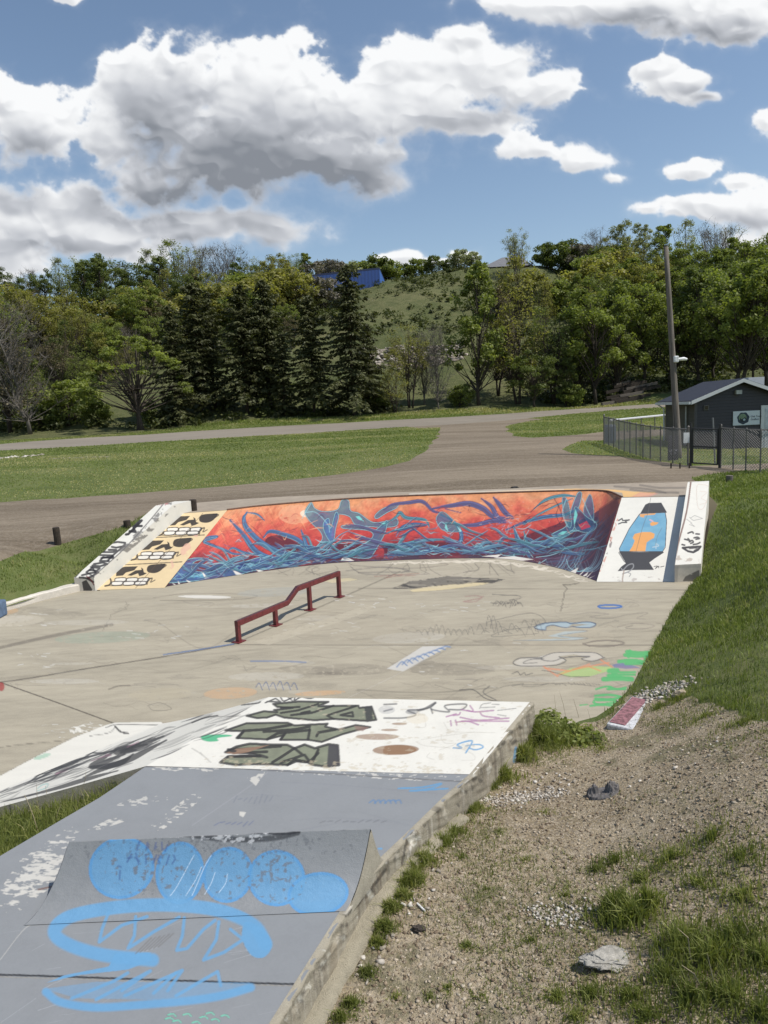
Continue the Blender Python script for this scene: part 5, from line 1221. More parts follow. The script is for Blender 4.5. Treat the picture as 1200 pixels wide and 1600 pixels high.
# find positions of the kinks from where they are seen
def kink(u, v):
    best = (1e9, 0, 0)
    for a in np.linspace(.2, .8, 121):
        for h in np.linspace(.1, .8, 71):
            pu_, pv2 = proj(ra+dr*a*Lr+[0,0,h]); e = abs(pu_-u)+abs(pv2-v)
            if e < best[0]: best = (e, a, h)
    return best[1:]
k1, k2 = kink(447.5, 938), kink(464, 916)
path = [(0.0, hA), k1, k2, (1.0, hB)]
def rect_beam(mb, pp, hw, hd):
    V_ = []
    for a, h in pp:
        c = ra+dr*a*Lr+np.array([0, 0, h])
        V_ += [c-nrx*hw-[0,0,hd], c+nrx*hw-[0,0,hd], c+nrx*hw, c-nrx*hw]
    n = len(pp); F_ = [(4*i+k, 4*i+(k+1) % 4, 4*i+4+(k+1) % 4, 4*i+4+k) for i in range(n-1) for k in range(4)]+[(3,2,1,0), tuple(4*(n-1)+k for k in range(4))]
    mb.add(V_, F_)
m_ = MB(); rect_beam(m_, path, .035, .085); bevel(m_.build('top_bar', M_rail, rl), .006)
m_ = MB(); rect_beam(m_, [(a, h+.004) for a, h in path], .026, .003); m_.build('worn_top', M_railw, rl)
def hz_at(a): return float(np.interp(a, [p[0] for p in path], [p[1] for p in path]))
for uu, vv in [(372,1004),(431,977),(484,953),(531,932)]:
    q = P(uu, vv, 0); a = np.clip(np.dot(q-ra, dr)/Lr, .012, .988); c = ra+dr*a*Lr
    m_ = MB(); R2 = np.array([dr, nrx, [0,0,1]]).T
    m_.box((-.035,-.03,0), (.035,.03,hz_at(a)-.08), lambda p: R2 @ np.array(p)+c); bevel(m_.build('post', M_rail, rl), .005)
    m_ = MB(); m_.box((-.085,-.075,.002), (.085,.075,.014), lambda p: R2 @ np.array(p)+c); m_.build('foot_plate', M_rail, rl)
# =============================== vegetation ===============================
def leaf_material(name, dark, light, trans=0.3, third=None):
    m = bpy.data.materials.new(name); m.use_nodes = True; nt = NT(m.node_tree); nt.n.clear()
    at = nt.new('ShaderNodeAttribute', attribute_name='tint')
    oi = nt.new('ShaderNodeObjectInfo')
    f = nt.m('ADD', nt.m('MULTIPLY', at.outputs['Fac'], 0.85), nt.m('MULTIPLY', oi.outputs['Random'], 0.15))
    st = [(0.0, dark), (0.7, light)]+([(1.0, third)] if third else [])
    c = nt.ramp(f, st)
    d = nt.new('ShaderNodeBsdfPrincipled'); nt.l.new(c, d.inputs['Base Color']); d.inputs['Roughness'].default_value = 0.55; d.inputs['Specular IOR Level'].default_value = 0.25
    t = nt.new('ShaderNodeBsdfTranslucent'); nt.put(t.inputs[0], nt.mix(1.0, c, (1.3, 1.4, 0.6), 'MULTIPLY'))
    x = nt.new('ShaderNodeMixShader'); x.inputs[0].default_value = trans
    o = nt.new('ShaderNodeOutputMaterial'); nt.l.new(d.outputs[0], x.inputs[1]); nt.l.new(t.outputs[0], x.inputs[2]); nt.l.new(x.outputs[0], o.inputs[0])
    return m
def set_tint(me, t):
    a = me.attributes.new('tint', 'FLOAT', 'POINT'); a.data.foreach_set('value', np.asarray(t, np.float32))
def unit(v): return v/(np.linalg.norm(v, axis=-1, keepdims=True)+1e-9)
def leaves(C_, R__, n, size, rg, flat=1.0, tint0=None, elong=1.5, up=0.4, droop=0.0):
    """n leaves round every centre; returns verts, quads, tint"""
    C_ = np.asarray(C_); k = len(C_); R__ = np.broadcast_to(R__, (k,))
    c = np.repeat(C_, n, 0); r = np.repeat(R__, n)
    d = rg.normal(size=(k*n, 3)); d = unit(d)*(rg.random((k*n, 1))**0.45); d[:, 2] *= flat
    p = c+d*r[:, None]
    nm = unit(rg.normal(size=(k*n, 3))+np.array([0, 0, up*2])+d*0.8)
    a = unit(np.cross(nm, rg.normal(size=(k*n, 3)))); a[:, 2] -= droop; a = unit(a); b = unit(np.cross(nm, a))
    s = size*rg.uniform(.55, 1.35, (k*n, 1))
    V_ = np.stack([p-a*s*elong*.5, p+b*s*.5-a*s*.05, p+a*s*elong*.5, p-b*s*.5+a*s*.05], 1).reshape(-1, 3)
    Fq = np.arange(k*n*4).reshape(-1, 4)
    t0 = rg.random(k) if tint0 is None else tint0
    t = np.clip(np.repeat(t0, n)*0.55+rg.random(k*n)*0.45, 0, 1)
    return V_, Fq, np.repeat(t, 4)
def make_tree(rg, H=12., base=.25, rx=3.2, K=60, cr=.8, n=140, ls=.16, shape='round', flat=.8, tr=.16, twig=0, lean=.0, side=0.0, trunks=1, up=.4, spread_t=1.0):
    mb = MB(); tops = []
    for q in range(trunks):
        off = np.array([rg.normal()*.25, rg.normal()*.25, 0])*(trunks > 1); dirn = np.array([rg.normal()*.07+lean, rg.normal()*.07, 1])
        if trunks > 1: dirn[:2] += rg.normal(size=2)*.12
        P_ = [off+np.array([0,0,-.4])]
        for i in range(1, 8):
            t = i/7; P_.append(off+dirn*(t*H*.85)+np.array([rg.normal()*.08, rg.normal()*.08, 0])*H/12)
        mb.tube(P_, [tr*(1.25-.0*i) if i == 0 else tr*(1-.85*i/7) for i in range(8)], 7)
        tops.append(P_)
    cs = []; rr = []
    for i in range(K):
        if shape == 'round':
            d = unit(rg.normal(size=3)); q = rg.random()**.38; zc = base+(1-base)*.52
            p = np.array([d[0]*rx*q, d[1]*rx*q, H*(zc+d[2]*q*(1-base)*.47)])
        elif shape == 'column':
            z = rg.uniform(base, .97); w_ = rx*(1-abs((z-base)/(1-base)-.45)**1.6)*rg.random()**.5; a = rg.random()*6.283; p = np.array([math.cos(a)*w_, math.sin(a)*w_, z*H])
        elif shape == 'umbrella':
            a = rg.random()*6.283; q = rg.random()**.5; z = base+(1-base)*(1-.55*q**2)-rg.random()*.28*(1-base)*q; p = np.array([math.cos(a)*rx*q, math.sin(a)*rx*q, z*H])
        elif shape == 'open':
            z = rg.uniform(base, 1.0)**.9; w_ = rx*(1.05-.75*((z-base)/(1-base))**1.5)*rg.random()**.45; a = rg.random()*6.283; p = np.array([math.cos(a)*w_, math.sin(a)*w_, z*H])
        T_ = tops[rg.integers(len(tops))]
        z0 = max(base*.7*H, p[2]-rg.uniform(.12, .3)*H-np.hypot(p[0], p[1])*.5); z0 = min(z0, H*.8)
        if shape == 'umbrella': z0 = H*(base*.8+rg.random()*.32)
        f = np.clip(z0/(H*.85), .12, .97)*7; j = int(min(6, f)); s0 = T_[j]*(1-(f-j))+T_[j+1]*(f-j)
        mid = s0*.45+p*.55+np.array([rg.normal()*.15, rg.normal()*.15, -.04*H*rg.random()])
        r0_ = tr*.42*(1-.55*z0/H)
        mb.tube([s0, (s0+mid)/2+rg.normal(size=3)*.06, mid, p], [r0_, r0_*.75, r0_*.5, r0_*.16+.004], 5, False)
        cs.append(p); rr.append(cr*rg.uniform(.6, 1.3)*(0.75 if p[2] > H*.9 else 1))
        for w2 in range(twig):
            e = p+unit(rg.normal(size=3)+[0, 0, .7])*cr*rg.uniform(.6, 1.5); s1 = mid*(w2 % 2)*.4+p*(1-(w2 % 2)*.4); mb.tube([s1, (s1+e)/2+rg.normal(size=3)*.08, e], [r0_*.3+.006, .009, .004], 3, False)
    lv = leaves(np.array(cs), np.array(rr), n, ls, rg, flat, up=up) if n else None
    return mb, lv
def make_spruce(rg, H=12., R0=2.1, nb=150, tr=.15, base=.1, gap=1.0):
    mb = MB(); mb.tube([(0,0,-.4),(0.03,0,H*.5),(0,0.02,H)], [tr*1.2, tr*.7, .02], 7)
    V_, F_, T_ = [], [], []
    n0 = 0
    for i in range(nb):
        t = (i+rg.random())/nb; z = H*(base+(1-base)*t**1.0)
        L = R0*((1-t)**.62*.92+.05)*rg.uniform(.35, 1.25)*(1+.25*math.sin(i*.37)); a = i*2.4+rg.normal()*.4
        dx, dy = math.cos(a), math.sin(a); rise = .25+.5*t; sag = .38*(1-t)
        pts_ = []
        for q in np.linspace(0, 1, 5): pts_.append(np.array([dx*L*q, dy*L*q, z+L*(rise*q*.5-sag*q*q*1.1)]))
        mb.tube(pts_, [tr*.22*(1-t)+.01, .02, .015, .01, .005], 3, False)
        k = int(8+L*30); q = rg.random(k)**.75; c = np.stack([dx*L*q, dy*L*q, z+L*(rise*q*.5-sag*q*q*1.1)], 1)
        ww = .08+.26*np.sin(np.pi*np.clip(q*.9+.1, 0, 1))*min(1, L/1.2); sd = rg.choice([-1, 1], k)*ww*rg.random(k)*1.5
        c[:, 0] += -dy*sd; c[:, 1] += dx*sd; c[:, 2] += -np.abs(sd)*.25+rg.normal(size=k)*.04
        a_ = unit(np.stack([dx*.8-dy*np.sign(sd)*.8+rg.normal(size=k)*.25, dy*.8+dx*np.sign(sd)*.8+rg.normal(size=k)*.25, -.45+rg.normal(size=k)*.35], 1))
        b_ = unit(np.cross(a_, rg.normal(size=(k, 3))*.6+[0, 0, 1])); s = rg.uniform(.7, 1.3, (k, 1))
        ln, wd_ = .36, .085
        v = np.stack([c-a_*s*ln*.3, c+b_*s*wd_, c+a_*s*ln*.7-[0, 0, .04], c-b_*s*wd_], 1).reshape(-1, 3)
        V_.append(v); T_.append(np.repeat(np.clip(rg.random()*.4+rg.random(k)*.35+q*.3, 0, 1), 4))
    V_ = np.concatenate(V_); return mb, (V_, np.arange(len(V_)).reshape(-1, 4), np.concatenate(T_))
M_bark = simple('bark', (.055,.042,.032), .95, .35, 5, bmp=.6, bd=.02); M_barkg = simple('grey_bark', (.13,.115,.098), .95, .3, 5, bmp=.6, bd=.02)
LM = dict(
 green=leaf_material('fresh_leaves', (.095,.115,.030), (.235,.270,.072), .42, (.34,.37,.11)),
 dark=leaf_material('dark_leaves', (.060,.078,.024), (.145,.175,.052), .36, (.22,.25,.08)),
 yellow=leaf_material('yellow_green_leaves', (.14,.135,.042), (.285,.270,.085), .44, (.38,.35,.13)),
 brown=leaf_material('brown_buds', (.10,.078,.046), (.18,.148,.085), .3, (.25,.205,.11)),
 pale=leaf_material('pale_leaves', (.16,.17,.09), (.30,.31,.18), .40, (.40,.41,.26)),
 grey=leaf_material('grey_twig_buds', (.11,.10,.080), (.19,.17,.135), .2, (.25,.22,.18)),
 spruce=leaf_material('spruce_needles', (.036,.040,.018), (.088,.094,.038), .2, (.14,.145,.06)))
PROTO = {}
def proto(key, kind, **kw):
    rg = np.random.default_rng(abs(hash(key)) % 1000 if False else sum(map(ord, key))*7)
    mb, lv = make_spruce(rg, **kw) if kind == 'spruce' else make_tree(rg, **kw)
    PROTO[key] = (mb, lv, kw.get('H', 12.))
proto('maple1', 't', K=70, n=120, cr=.72, ls=.17, rx=3.3, base=.18, tr=.17)
proto('maple2', 't', K=66, n=120, cr=.66, ls=.17, rx=3.0, base=.15, shape='open', tr=.16)
proto('maple3', 't', K=80, n=115, cr=.78, ls=.18, rx=4.0, base=.2, tr=.2, trunks=2)
proto('thin1', 't', K=80, n=40, cr=.75, ls=.14, rx=2.6, base=.22, shape='open', tr=.11, twig=4, trunks=2)
proto('thin2', 't', K=80, n=45, cr=.8, ls=.14, rx=3.2, base=.25, shape='round', tr=.12, twig=4, trunks=3)
proto('bare1', 't', K=85, n=10, cr=.9, ls=.11, rx=3.0, base=.2, shape='round', tr=.13, twig=9, trunks=2)
proto('bare2', 't', K=85, n=7, cr=.9, ls=.11, rx=2.3, base=.15, shape='open', tr=.12, twig=9)
proto('shade', 't', H=9, K=70, n=85, cr=.6, ls=.16, rx=4.8, base=.2, shape='umbrella', flat=.4, tr=.20, trunks=3, up=.9)
proto('poplar', 't', K=85, n=90, cr=.6, ls=.15, rx=1.8, base=.15, shape='column', tr=.12, twig=1)
proto('bush', 't', H=3.2, K=40, n=120, cr=.5, ls=.13, rx=1.6, base=.02, tr=.05, trunks=3)
proto('spruce1', 'spruce', H=13, R0=3.4, nb=150, base=.12); proto('spruce2', 'spruce', H=13, R0=3.1, nb=130, base=.06); proto('spruce3', 'spruce', H=13, R0=3.9, nb=165, base=.14)
MESHC = {}
def plant(key, mat, bark, x, y, z, h, rz, label, cat='tree', group=None, name='tree', sx=1.0):
    mb, lv, H = PROTO[key]
    ck_ = (key, mat)
    e = thing(name, label, cat, (x, y, z), group); s = h/H; e.scale = (s*sx, s*sx, s); e.rotation_euler = (0, 0, rz)
    if ck_ not in MESHC:
        t = mb.build('trunk', bark); c = mk('crown', lv[0], lv[1], LM[mat]); set_tint(c.data, lv[2])
        t.data.polygons.foreach_set('use_smooth', np.ones(len(t.data.polygons), bool))
        MESHC[ck_] = (t.data, c.data); t.parent = e; c.parent = e
    else:
        for nm, d in zip(('trunk', 'crown'), MESHC[ck_]):
            o = bpy.data.objects.new(nm, d); scene.collection.objects.link(o); o.parent = e
    return e
def tree_at(u, vtop, Y, key, mat, label, group, bark=None, name='tree', sx=1.0, vbase=None, cat='tree'):
    tp = PY(u, vtop, Y); x = tp[0]; z0 = gz(x, Y)
    h = max(tp[2]-z0, 2.0)
    if h < 7 and Y > 90: key = 'bush'
    return plant(key, mat, bark or (M_barkg if key.startswith('bare') or mat in ('pale', 'grey') else M_bark), x, Y, z0-.05, h, rng.random()*6.28, label, cat, group, name, sx)
# --- front row along the road
G1 = 'dark spruces in the row beyond the road'
for u, vt, Y, k, lab in [(262,476,60,'spruce2','short dark spruce, leftmost of the spruce row'),(298,441,62,'spruce1','tall dark spruce, second from the left in the spruce row'),(322,455,64,'spruce2','dark spruce, third from the left in the spruce row'),
                         (372,446,62,'spruce3','broad dark spruce, fourth from the left in the spruce row'),(409,437,63,'spruce1','dark spruce, fifth from the left, just right of a broad one'),(437,520,61,'spruce2','low dark spruce, between the two close clusters of the spruce row'),
                         (480,462,61,'spruce3','dark spruce standing just left of the tallest one below the blue building'),(541,414,60,'spruce1','tallest dark spruce, with its top in front of the blue building'),(572,505,62,'spruce2','low dark spruce, rightmost of the spruce row')]:
    tree_at(u, vt, Y, k, 'spruce', lab, G1, name='spruce_tree', sx=1.05)
FR = [(24,470,57,'bare2','brown','brown budding tree at the left edge beyond the road','brown_tree',1.5),(-8,500,58,'thin1','brown','thin brown tree cut by the left edge of the picture','brown_tree',1.3),
 (205,522,57.5,'shade','green','wide bright green tree with dark spreading limbs left of the spruces','spreading_tree',1.05),(104,590,60,'bush','green','bright green bushy tree between the brown tree and the spreading tree','bushy_tree',1.3),
 (612,545,60,'thin1','yellow','small sparse yellow green tree just right of the spruces','young_tree',1.1),(636,500,62,'thin2','yellow','thin yellow green tree with two bare poles right of the spruces','young_tree',1.0),(681,508,60,'bare2','grey','leafless pale grey tree beyond the driveway junction','bare_tree',1.0),
 (660,505,63,'bare1','grey','leafless dark tree just left of the pale grey one','bare_tree',.8),(742,412,62,'maple2','green','tall open green tree right of the leafless grey tree','green_tree',1.0),(775,450,66,'thin1','brown','reddish brown budding tree behind the open green tree','brown_tree',1.1),
 (800,402,63,'thin1','yellow','tall yellow green tree below the small grey roof','young_tree',1.0),(834,545,60,'maple1','dark','low dark bushy tree close to the road, left of two dark trunks','dark_tree',1.5),(862,470,63,'thin2','dark','slender dark tree behind the low bushy one','dark_tree',1.1),
 (884,560,61,'maple2','dark','low dark tree with two stems beside the bushy one','dark_tree',1.3),(930,432,62,'maple1','green','full green tree left of the utility pole','green_tree',1.05),(905,470,64,'maple2','green','green tree behind the full one left of the pole','green_tree',1.0),
 (962,440,64,'maple2','green','open green tree between the full tree and the utility pole','green_tree',1.05),(1006,425,66,'maple1','green','green tree directly left of the top of the utility pole','green_tree',1.0),(1048,455,65,'maple3','green','broad green tree directly behind the utility pole','green_tree',.9),
 (1092,420,64,'maple2','dark','dark green tree behind the shed roof','dark_tree',1.1),(1118,430,66,'maple1','dark','dark green tree above the peak of the shed','dark_tree',1.0),(1158,400,60,'maple3','green','big green tree overhanging the shed at the right edge','green_tree',1.0),
 (1205,385,60,'maple1','green','big green tree cut by the right edge of the picture','green_tree',1.2),(1180,470,68,'maple2','dark','dark tree behind the big tree at the right edge','dark_tree',1.1)]
for u, vt, Y, k, m_, lab, nm, sx in FR: tree_at(u, vt, Y, k, m_, lab, None, name=nm, sx=sx, cat='tree')
for u, vt, Y, k, m_, lab in [(893,622,61,'bush','green','small dark shrub at the road verge left of the grass island'),(60,648,58.5,'bush','dark','low shrub at the verge below the brown tree'),(150,640,60,'bush','green','low bright shrub left of the spreading tree'),(235,640,60,'bush','dark','low dark shrub right of the spreading tree'),(590,625,62,'bush','dark','low shrub at the foot of the rightmost spruce'),(720,618,62,'bush','green','low shrub behind the leafless grey tree')]:
    tree_at(u, vt, Y, k, m_, lab, None, name='shrub', cat='shrub', sx=1.2)
# --- slope and skyline
RG = [('woods on the left part of the ridge', 'slope_tree', [(8,418,118,'maple1','dark'),(40,413,122,'bare1','grey'),(66,420,118,'maple1','dark'),(92,404,121,'thin1','pale'),(118,398,120,'thin2','green'),(150,393,116,'maple1','dark'),(128,412,112,'maple2','dark'),(182,400,121,'bare1','pale'),(212,402,112,'maple1','dark'),(232,390,120,'thin1','pale'),(262,377,121,'thin1','green'),(285,378,123,'thin2','pale'),(310,375,121,'bare1','pale'),(335,374,119,'bare1','grey'),(360,378,121,'bare1','grey'),(380,402,112,'maple1','dark'),(245,402,114,'maple2','dark')]),
      ('woods near the blue building', 'slope_tree', [(410,396,106,'thin2','yellow'),(462,424,100,'thin2','yellow'),(507,430,102,'bare1','grey'),(438,415,102,'thin2','yellow'),(430,394,108,'maple1','yellow'),(452,392,124,'thin2','green'),(478,396,126,'maple2','green'),(500,404,126,'bare1','grey'),(520,405,118,'bare1','grey'),(540,408,124,'thin1','pale'),(562,405,128,'thin2','green'),(586,398,128,'maple2','dark'),(604,404,128,'thin2','green'),(630,410,130,'maple1','dark'),(652,402,128,'maple2','green'),(676,398,127,'maple1','dark'),(700,404,127,'thin2','dark'),(718,388,122,'bare1','pale'),(738,392,124,'bare1','pale')]),
      ('woods on the right part of the ridge', 'slope_tree', [(930,352,112,'bare1','grey'),(945,372,108,'thin1','yellow'),(970,342,110,'poplar','pale'),(1003,346,112,'poplar','pale'),(985,380,106,'thin2','yellow'),(1040,352,106,'maple2','green'),(1022,372,104,'thin1','green'),(1070,345,108,'thin1','pale'),(1066,376,102,'maple1','green'),(1110,342,104,'bare1','brown'),(1135,340,106,'bare1','pale'),(1098,380,98,'maple1','green'),(1150,372,98,'maple2','green'),(1178,368,96,'maple3','green'),(1205,362,96,'maple1','green'),(910,378,116,'bare1','grey'),(895,384,118,'thin1','dark')]),
      ('trees on the lower left slope', 'slope_tree', [(20,440,84,'maple3','yellow'),(62,455,84,'thin2','yellow'),(100,450,90,'maple1','yellow'),(125,475,80,'thin2','yellow'),(0,470,74,'maple1','green'),(160,470,92,'thin2','yellow'),(180,452,98,'thin1','green'),(218,438,90,'maple1','green'),(150,520,72,'maple2','yellow'),(80,520,72,'thin2','brown'),(50,560,66,'thin1','green'),(120,545,70,'thin2','green'),(330,420,100,'thin2','yellow'),(350,440,92,'maple2','yellow'),(290,420,104,'maple1','dark'),(390,430,96,'thin2','yellow'),(440,468,90,'thin1','yellow'),(455,488,84,'thin2','brown'),(195,500,80,'bare1','brown')]),
      ('trees on the right slope', 'slope_tree', [(822,420,92,'thin2','yellow'),(850,440,84,'thin1','yellow'),(872,436,92,'thin2','green'),(900,428,88,'maple2','green'),(930,400,96,'thin1','yellow'),(948,412,88,'thin2','green'),(985,405,88,'maple2','green'),(1015,400,86,'maple1','yellow'),(1052,395,86,'thin2','green'),(1080,402,84,'maple1','green'),(1122,392,84,'maple2','green'),(1150,398,80,'maple1','dark'),(1190,395,80,'maple3','dark'),(990,470,74,'maple2','dark'),(1075,480,74,'maple1','dark'),(1130,490,72,'maple2','dark'),(790,470,78,'thin1','brown')])]
for gi, (grp, nm, L) in enumerate(RG):
    where = ['on the left skyline', 'on the skyline around the blue building', 'on the right skyline', 'on the slope left of and behind the spruces', 'on the slope behind the green trees at the right'][gi]
    kinds = {('bare1','grey'):'bare grey tree',('bare1','pale'):'bare pale twiggy tree',('bare1','brown'):'bare brown tree',('maple1','dark'):'round dark green tree',('maple2','dark'):'open dark green tree',('maple3','dark'):'broad dark green tree'}
    for u, vt, Y, k, m_ in L:
        kd = kinds.get((k, m_)) or {'maple1':'round','maple2':'open','maple3':'broad','thin1':'narrow sparse','thin2':'spreading sparse','poplar':'narrow upright','bare1':'bare'}[k]+' '+{'green':'fresh green','yellow':'yellow green','pale':'pale','dark':'dark green','brown':'brown','grey':'grey'}[m_]+' tree'
        tree_at(u, vt, Y, k, m_, kd+' '+where, kd+'s '+where, name=nm, sx=1.15)
FILL = 'trees filling the wooded slope'
rf_ = np.random.default_rng(33)
for k in range(74):
    left = k % 2 == 0
    u = rf_.uniform(-20, 470) if left else rf_.uniform(780, 1220); Y = rf_.uniform(72, 114); 
    vt = np.interp(Y, [72, 114], [520, 412])+rf_.normal()*12
    if left and u > 400: vt = max(vt, 472)
    if not left: vt = np.interp(Y, [72, 114], [470, 385])+rf_.normal()*12+max(0, (900-u))*.25
    m_ = ['green','yellow','dark','yellow','green','brown','dark'][rf_.integers(7)]; key = ['maple1','maple2','thin1','thin2','maple3'][rf_.integers(5)]
    tree_at(u, vt, Y, key, m_, 'leafy spring tree among many alike on the wooded slope '+('left of the blue building' if left else 'behind the utility pole'), FILL+(' on the left' if left else ' on the right'), name='slope_tree', sx=1.15)
tree_at(805, 352, 112, 'thin2', 'pale', 'lone round pale green tree on the skyline beside the small grey roof', None, name='lone_tree', sx=1.0)
tree_at(852, 377, 118, 'maple1', 'dark', 'small dark tree on the skyline, left of the paired dark tree', None, name='skyline_tree', sx=.9); tree_at(882, 373, 118, 'maple2', 'dark', 'small dark tree on the skyline, right of its dark neighbour', None, name='skyline_tree', sx=1.2)
# --- undergrowth on the hill, rubble
def terr_scatter(polys_px, n, rg_, far=True):
    out = []
    for poly in polys_px:
        w_ = gp(poly); a = np.array(w_); lo, hi = a.min(0), a.max(0)
        while sum(len(o) for o in out) < n*(polys_px.index(poly)+1)/len(polys_px):
            q = rg_.uniform(lo, hi, (4000, 2)); q = q[inpoly(q[:, 0], q[:, 1], w_)]; out.append(q)
    q = np.concatenate(out); rg_.shuffle(q); q = q[:n]; return np.c_[q, ghz(q[:, 0], q[:, 1])]
q = []
while sum(map(len, q)) < 5200:
    a = np.stack([rng.uniform(-75, 80, 4000), rng.uniform(58, 126, 4000)], 1); u, v = proj(np.c_[a, ghz(a[:, 0], a[:, 1])])
    yf = np.interp(a[:, 0], rf[:, 0], rf[:, 1]); dn = fbm(a[:, 0]*.09, a[:, 1]*.09, 4)
    q.append(a[(u > -60) & (u < 1260) & (a[:, 1] > yf+5.5) & (dn > rng.uniform(.36, .6, len(a))) & ~((u > 555) & (u < 790) & (rng.random(len(a)) < .75))])
q = np.concatenate(q)[:5200]; q = np.c_[q, ghz(q[:, 0], q[:, 1])+.25]
V_, F_, T_ = leaves(q, rng.uniform(.35, 1.1, len(q)), 34, .22, rng, .75, up=.7)
ug = mk('undergrowth', V_, F_, leaf_material('brush_leaves', (.030,.036,.012), (.085,.10,.028), .25, (.17,.16,.075)), kind='stuff'); set_tint(ug.data, T_)
# rocks
ICO = None
def ico():
    import bmesh
    b = bmesh.new(); bmesh.ops.create_icosphere(b, subdivisions=1, radius=1); V_ = np.array([v.co[:] for v in b.verts]); F_ = np.array([[v.index for v in f.verts] for f in b.faces]); b.free(); return V_, F_
IV, IF = ico()
def stones(pos, size, rg_, sq=.6):
    n = len(pos); V_ = IV[None]*(1+np.clip(rg_.normal(size=(n, len(IV), 1))*.34, -.6, .8))
    V_ = V_*rg_.uniform(.6, 1.3, (n, 1, 3))*np.array([1, 1, sq]); a = rg_.random(n)*6.28; c, s = np.cos(a)[:, None], np.sin(a)[:, None]
    X = V_[..., 0]*c-V_[..., 1]*s; Y_ = V_[..., 0]*s+V_[..., 1]*c
    V_ = np.stack([X, Y_, V_[..., 2]], -1)*np.asarray(size).reshape(-1, 1, 1)+pos[:, None, :]
    F_ = (IF[None]+np.arange(n)[:, None, None]*len(IV)).reshape(-1, 3); return V_.reshape(-1, 3), F_, np.repeat(rg_.random(n), len(IV))
def stone_mat(name, a, b, c):
    m, nt, bs, pos = material(name); at = nt.new('ShaderNodeAttribute', attribute_name='tint'); n_ = nt.noise(pos, 30, 4)
    cc = nt.mix(1.0, nt.ramp(at.outputs['Fac'], [(0, a), (.6, b), (1, c)]), nt.ramp(n_, [(.3, .7), (.7, 1.1)]), 'MULTIPLY'); nt.put(bs.inputs['Base Color'], cc); bs.inputs['Roughness'].default_value = .95; bs.inputs['Specular IOR Level'].default_value = .2; return m
M_rub = stone_mat('pale_rubble', (.16,.13,.10), (.30,.26,.21), (.46,.42,.36)); M_peb = stone_mat('pebble_stone', (.15,.11,.075), (.32,.25,.17), (.50,.43,.33)); M_wht = stone_mat('white_gravel_stone', (.26,.22,.17), (.48,.43,.36), (.68,.64,.57))
rp = [[(560,545),(640,540),(720,538),(730,560),(660,575),(570,578)],[(60,615),(200,612),(215,660),(80,672)],[(475,560),(545,555),(545,625),(490,625)],[(735,560),(900,562),(895,590),(740,592)],[(60,530),(120,528),(125,545),(70,548)],[(215,520),(300,520),(300,545),(220,545)],[(940,590),(1030,585),(1030,615),(950,618)]]
q = terr_scatter(rp, 700, rng); V_, F_, T_ = stones(q, rng.uniform(.08, .34, len(q))*np.where(rng.random(len(q)) < .1, 1.7, 1), rng); o = mk('rubble', V_, F_, M_rub, kind='stuff'); set_tint(o.data, T_)

# =============================== grass ===============================
def blades(p, h, w_, rg_, lean=.45, base_t=0.0, tv=None):
    n = len(p); h = np.broadcast_to(h, (n,))*rg_.uniform(.5, 1.35, n); a = rg_.random(n)*6.283; wd = np.broadcast_to(w_, (n,))
    sd = np.stack([np.cos(a), np.sin(a), np.zeros(n)], 1)*wd[:, None]; la = rg_.random(n)*6.283; l = np.abs(rg_.normal(size=n))*lean
    ld = np.stack([np.cos(la)*l, np.sin(la)*l, np.zeros(n)], 1)*h[:, None]; up = np.stack([np.zeros(n), np.zeros(n), h], 1)
    V_ = np.stack([p-sd*.5, p+sd*.5, p+sd*.42+up*.55+ld*.3, p-sd*.42+up*.55+ld*.3, p+up*(1-.25*np.clip(l, 0, 1.5))[:, None]+ld], 1).reshape(-1, 3)
    b = np.arange(n)[:, None]*5; F_ = np.concatenate([b+[0, 1, 2], b+[0, 2, 3], b+[3, 2, 4]], 1).reshape(-1, 3)
    t = rg_.random(n) if tv is None else np.clip(tv+rg_.normal(size=n)*.16, 0, 1); return V_, F_, np.repeat(t, 5)
M_gr = leaf_material('grass_blades', (.075,.100,.024), (.225,.270,.070), .35, (.42,.38,.18)); M_gr2 = leaf_material('tuft_blades', (.095,.115,.032), (.245,.270,.078), .38, (.46,.40,.20))
def grass_region(name, poly, dens_fn, h, w_, mat, lean=.5, seed=5, excl=()):
    rg_ = np.random.default_rng(seed); a = np.array(poly); lo, hi = a.min(0), a.max(0); ar = np.prod(hi-lo); out = []
    N = int(ar*dens_fn(None)); 
    for c in range(0, N, 400000):
        q = rg_.uniform(lo, hi, (min(400000, N-c), 2)); q = q[inpoly(q[:, 0], q[:, 1], poly)]
        for e in excl: q = q[~inpoly(q[:, 0], q[:, 1], e)]
        q = q[rg_.random(len(q)) < dens_fn(q)/dens_fn(None)]; out.append(q)
    q = np.concatenate(out); z = ghz(q[:, 0], q[:, 1]); p = np.c_[q, z-.005]; u, v = proj(p); k = (u > -300) & (u < 1750) & (v < 1900); p = p[k]
    D = np.hypot(p[:, 0], p[:, 1]); big = np.clip(D/8, 1, 3.2); hn = .65+.7*fbm(p[:, 0]*1.1, p[:, 1]*1.1, 4); tv = -.30+.75*fbm(p[:, 0]*.9+30, p[:, 1]*.9, 5)+.85*fbm(p[:, 0]*9, p[:, 1]*9, 3)
    V_, F_, T_ = blades(p, h*hn, w_*big, rg_, lean, tv=tv); o = mk(name, V_, F_, mat, kind='stuff'); set_tint(o.data, T_); return o
RL = [tuple(p) for p in SLAB_R]+[(2.2,7.6),(3.0,5.0),(16,5),(16,21),(7.6,21),(7.4,17.8)]+[tuple(LEDGE_R1+np.array([.02,.0]))]
def dR(q):
    if q is None: return 2600
    D = np.hypot(q[:, 0], q[:, 1]); return 2600*np.clip(9/D, .25, 1)**1.6*np.clip(fbm(q[:, 0]*1.1, q[:, 1]*1.1, 5)*4.0-1.2, .35, 1)
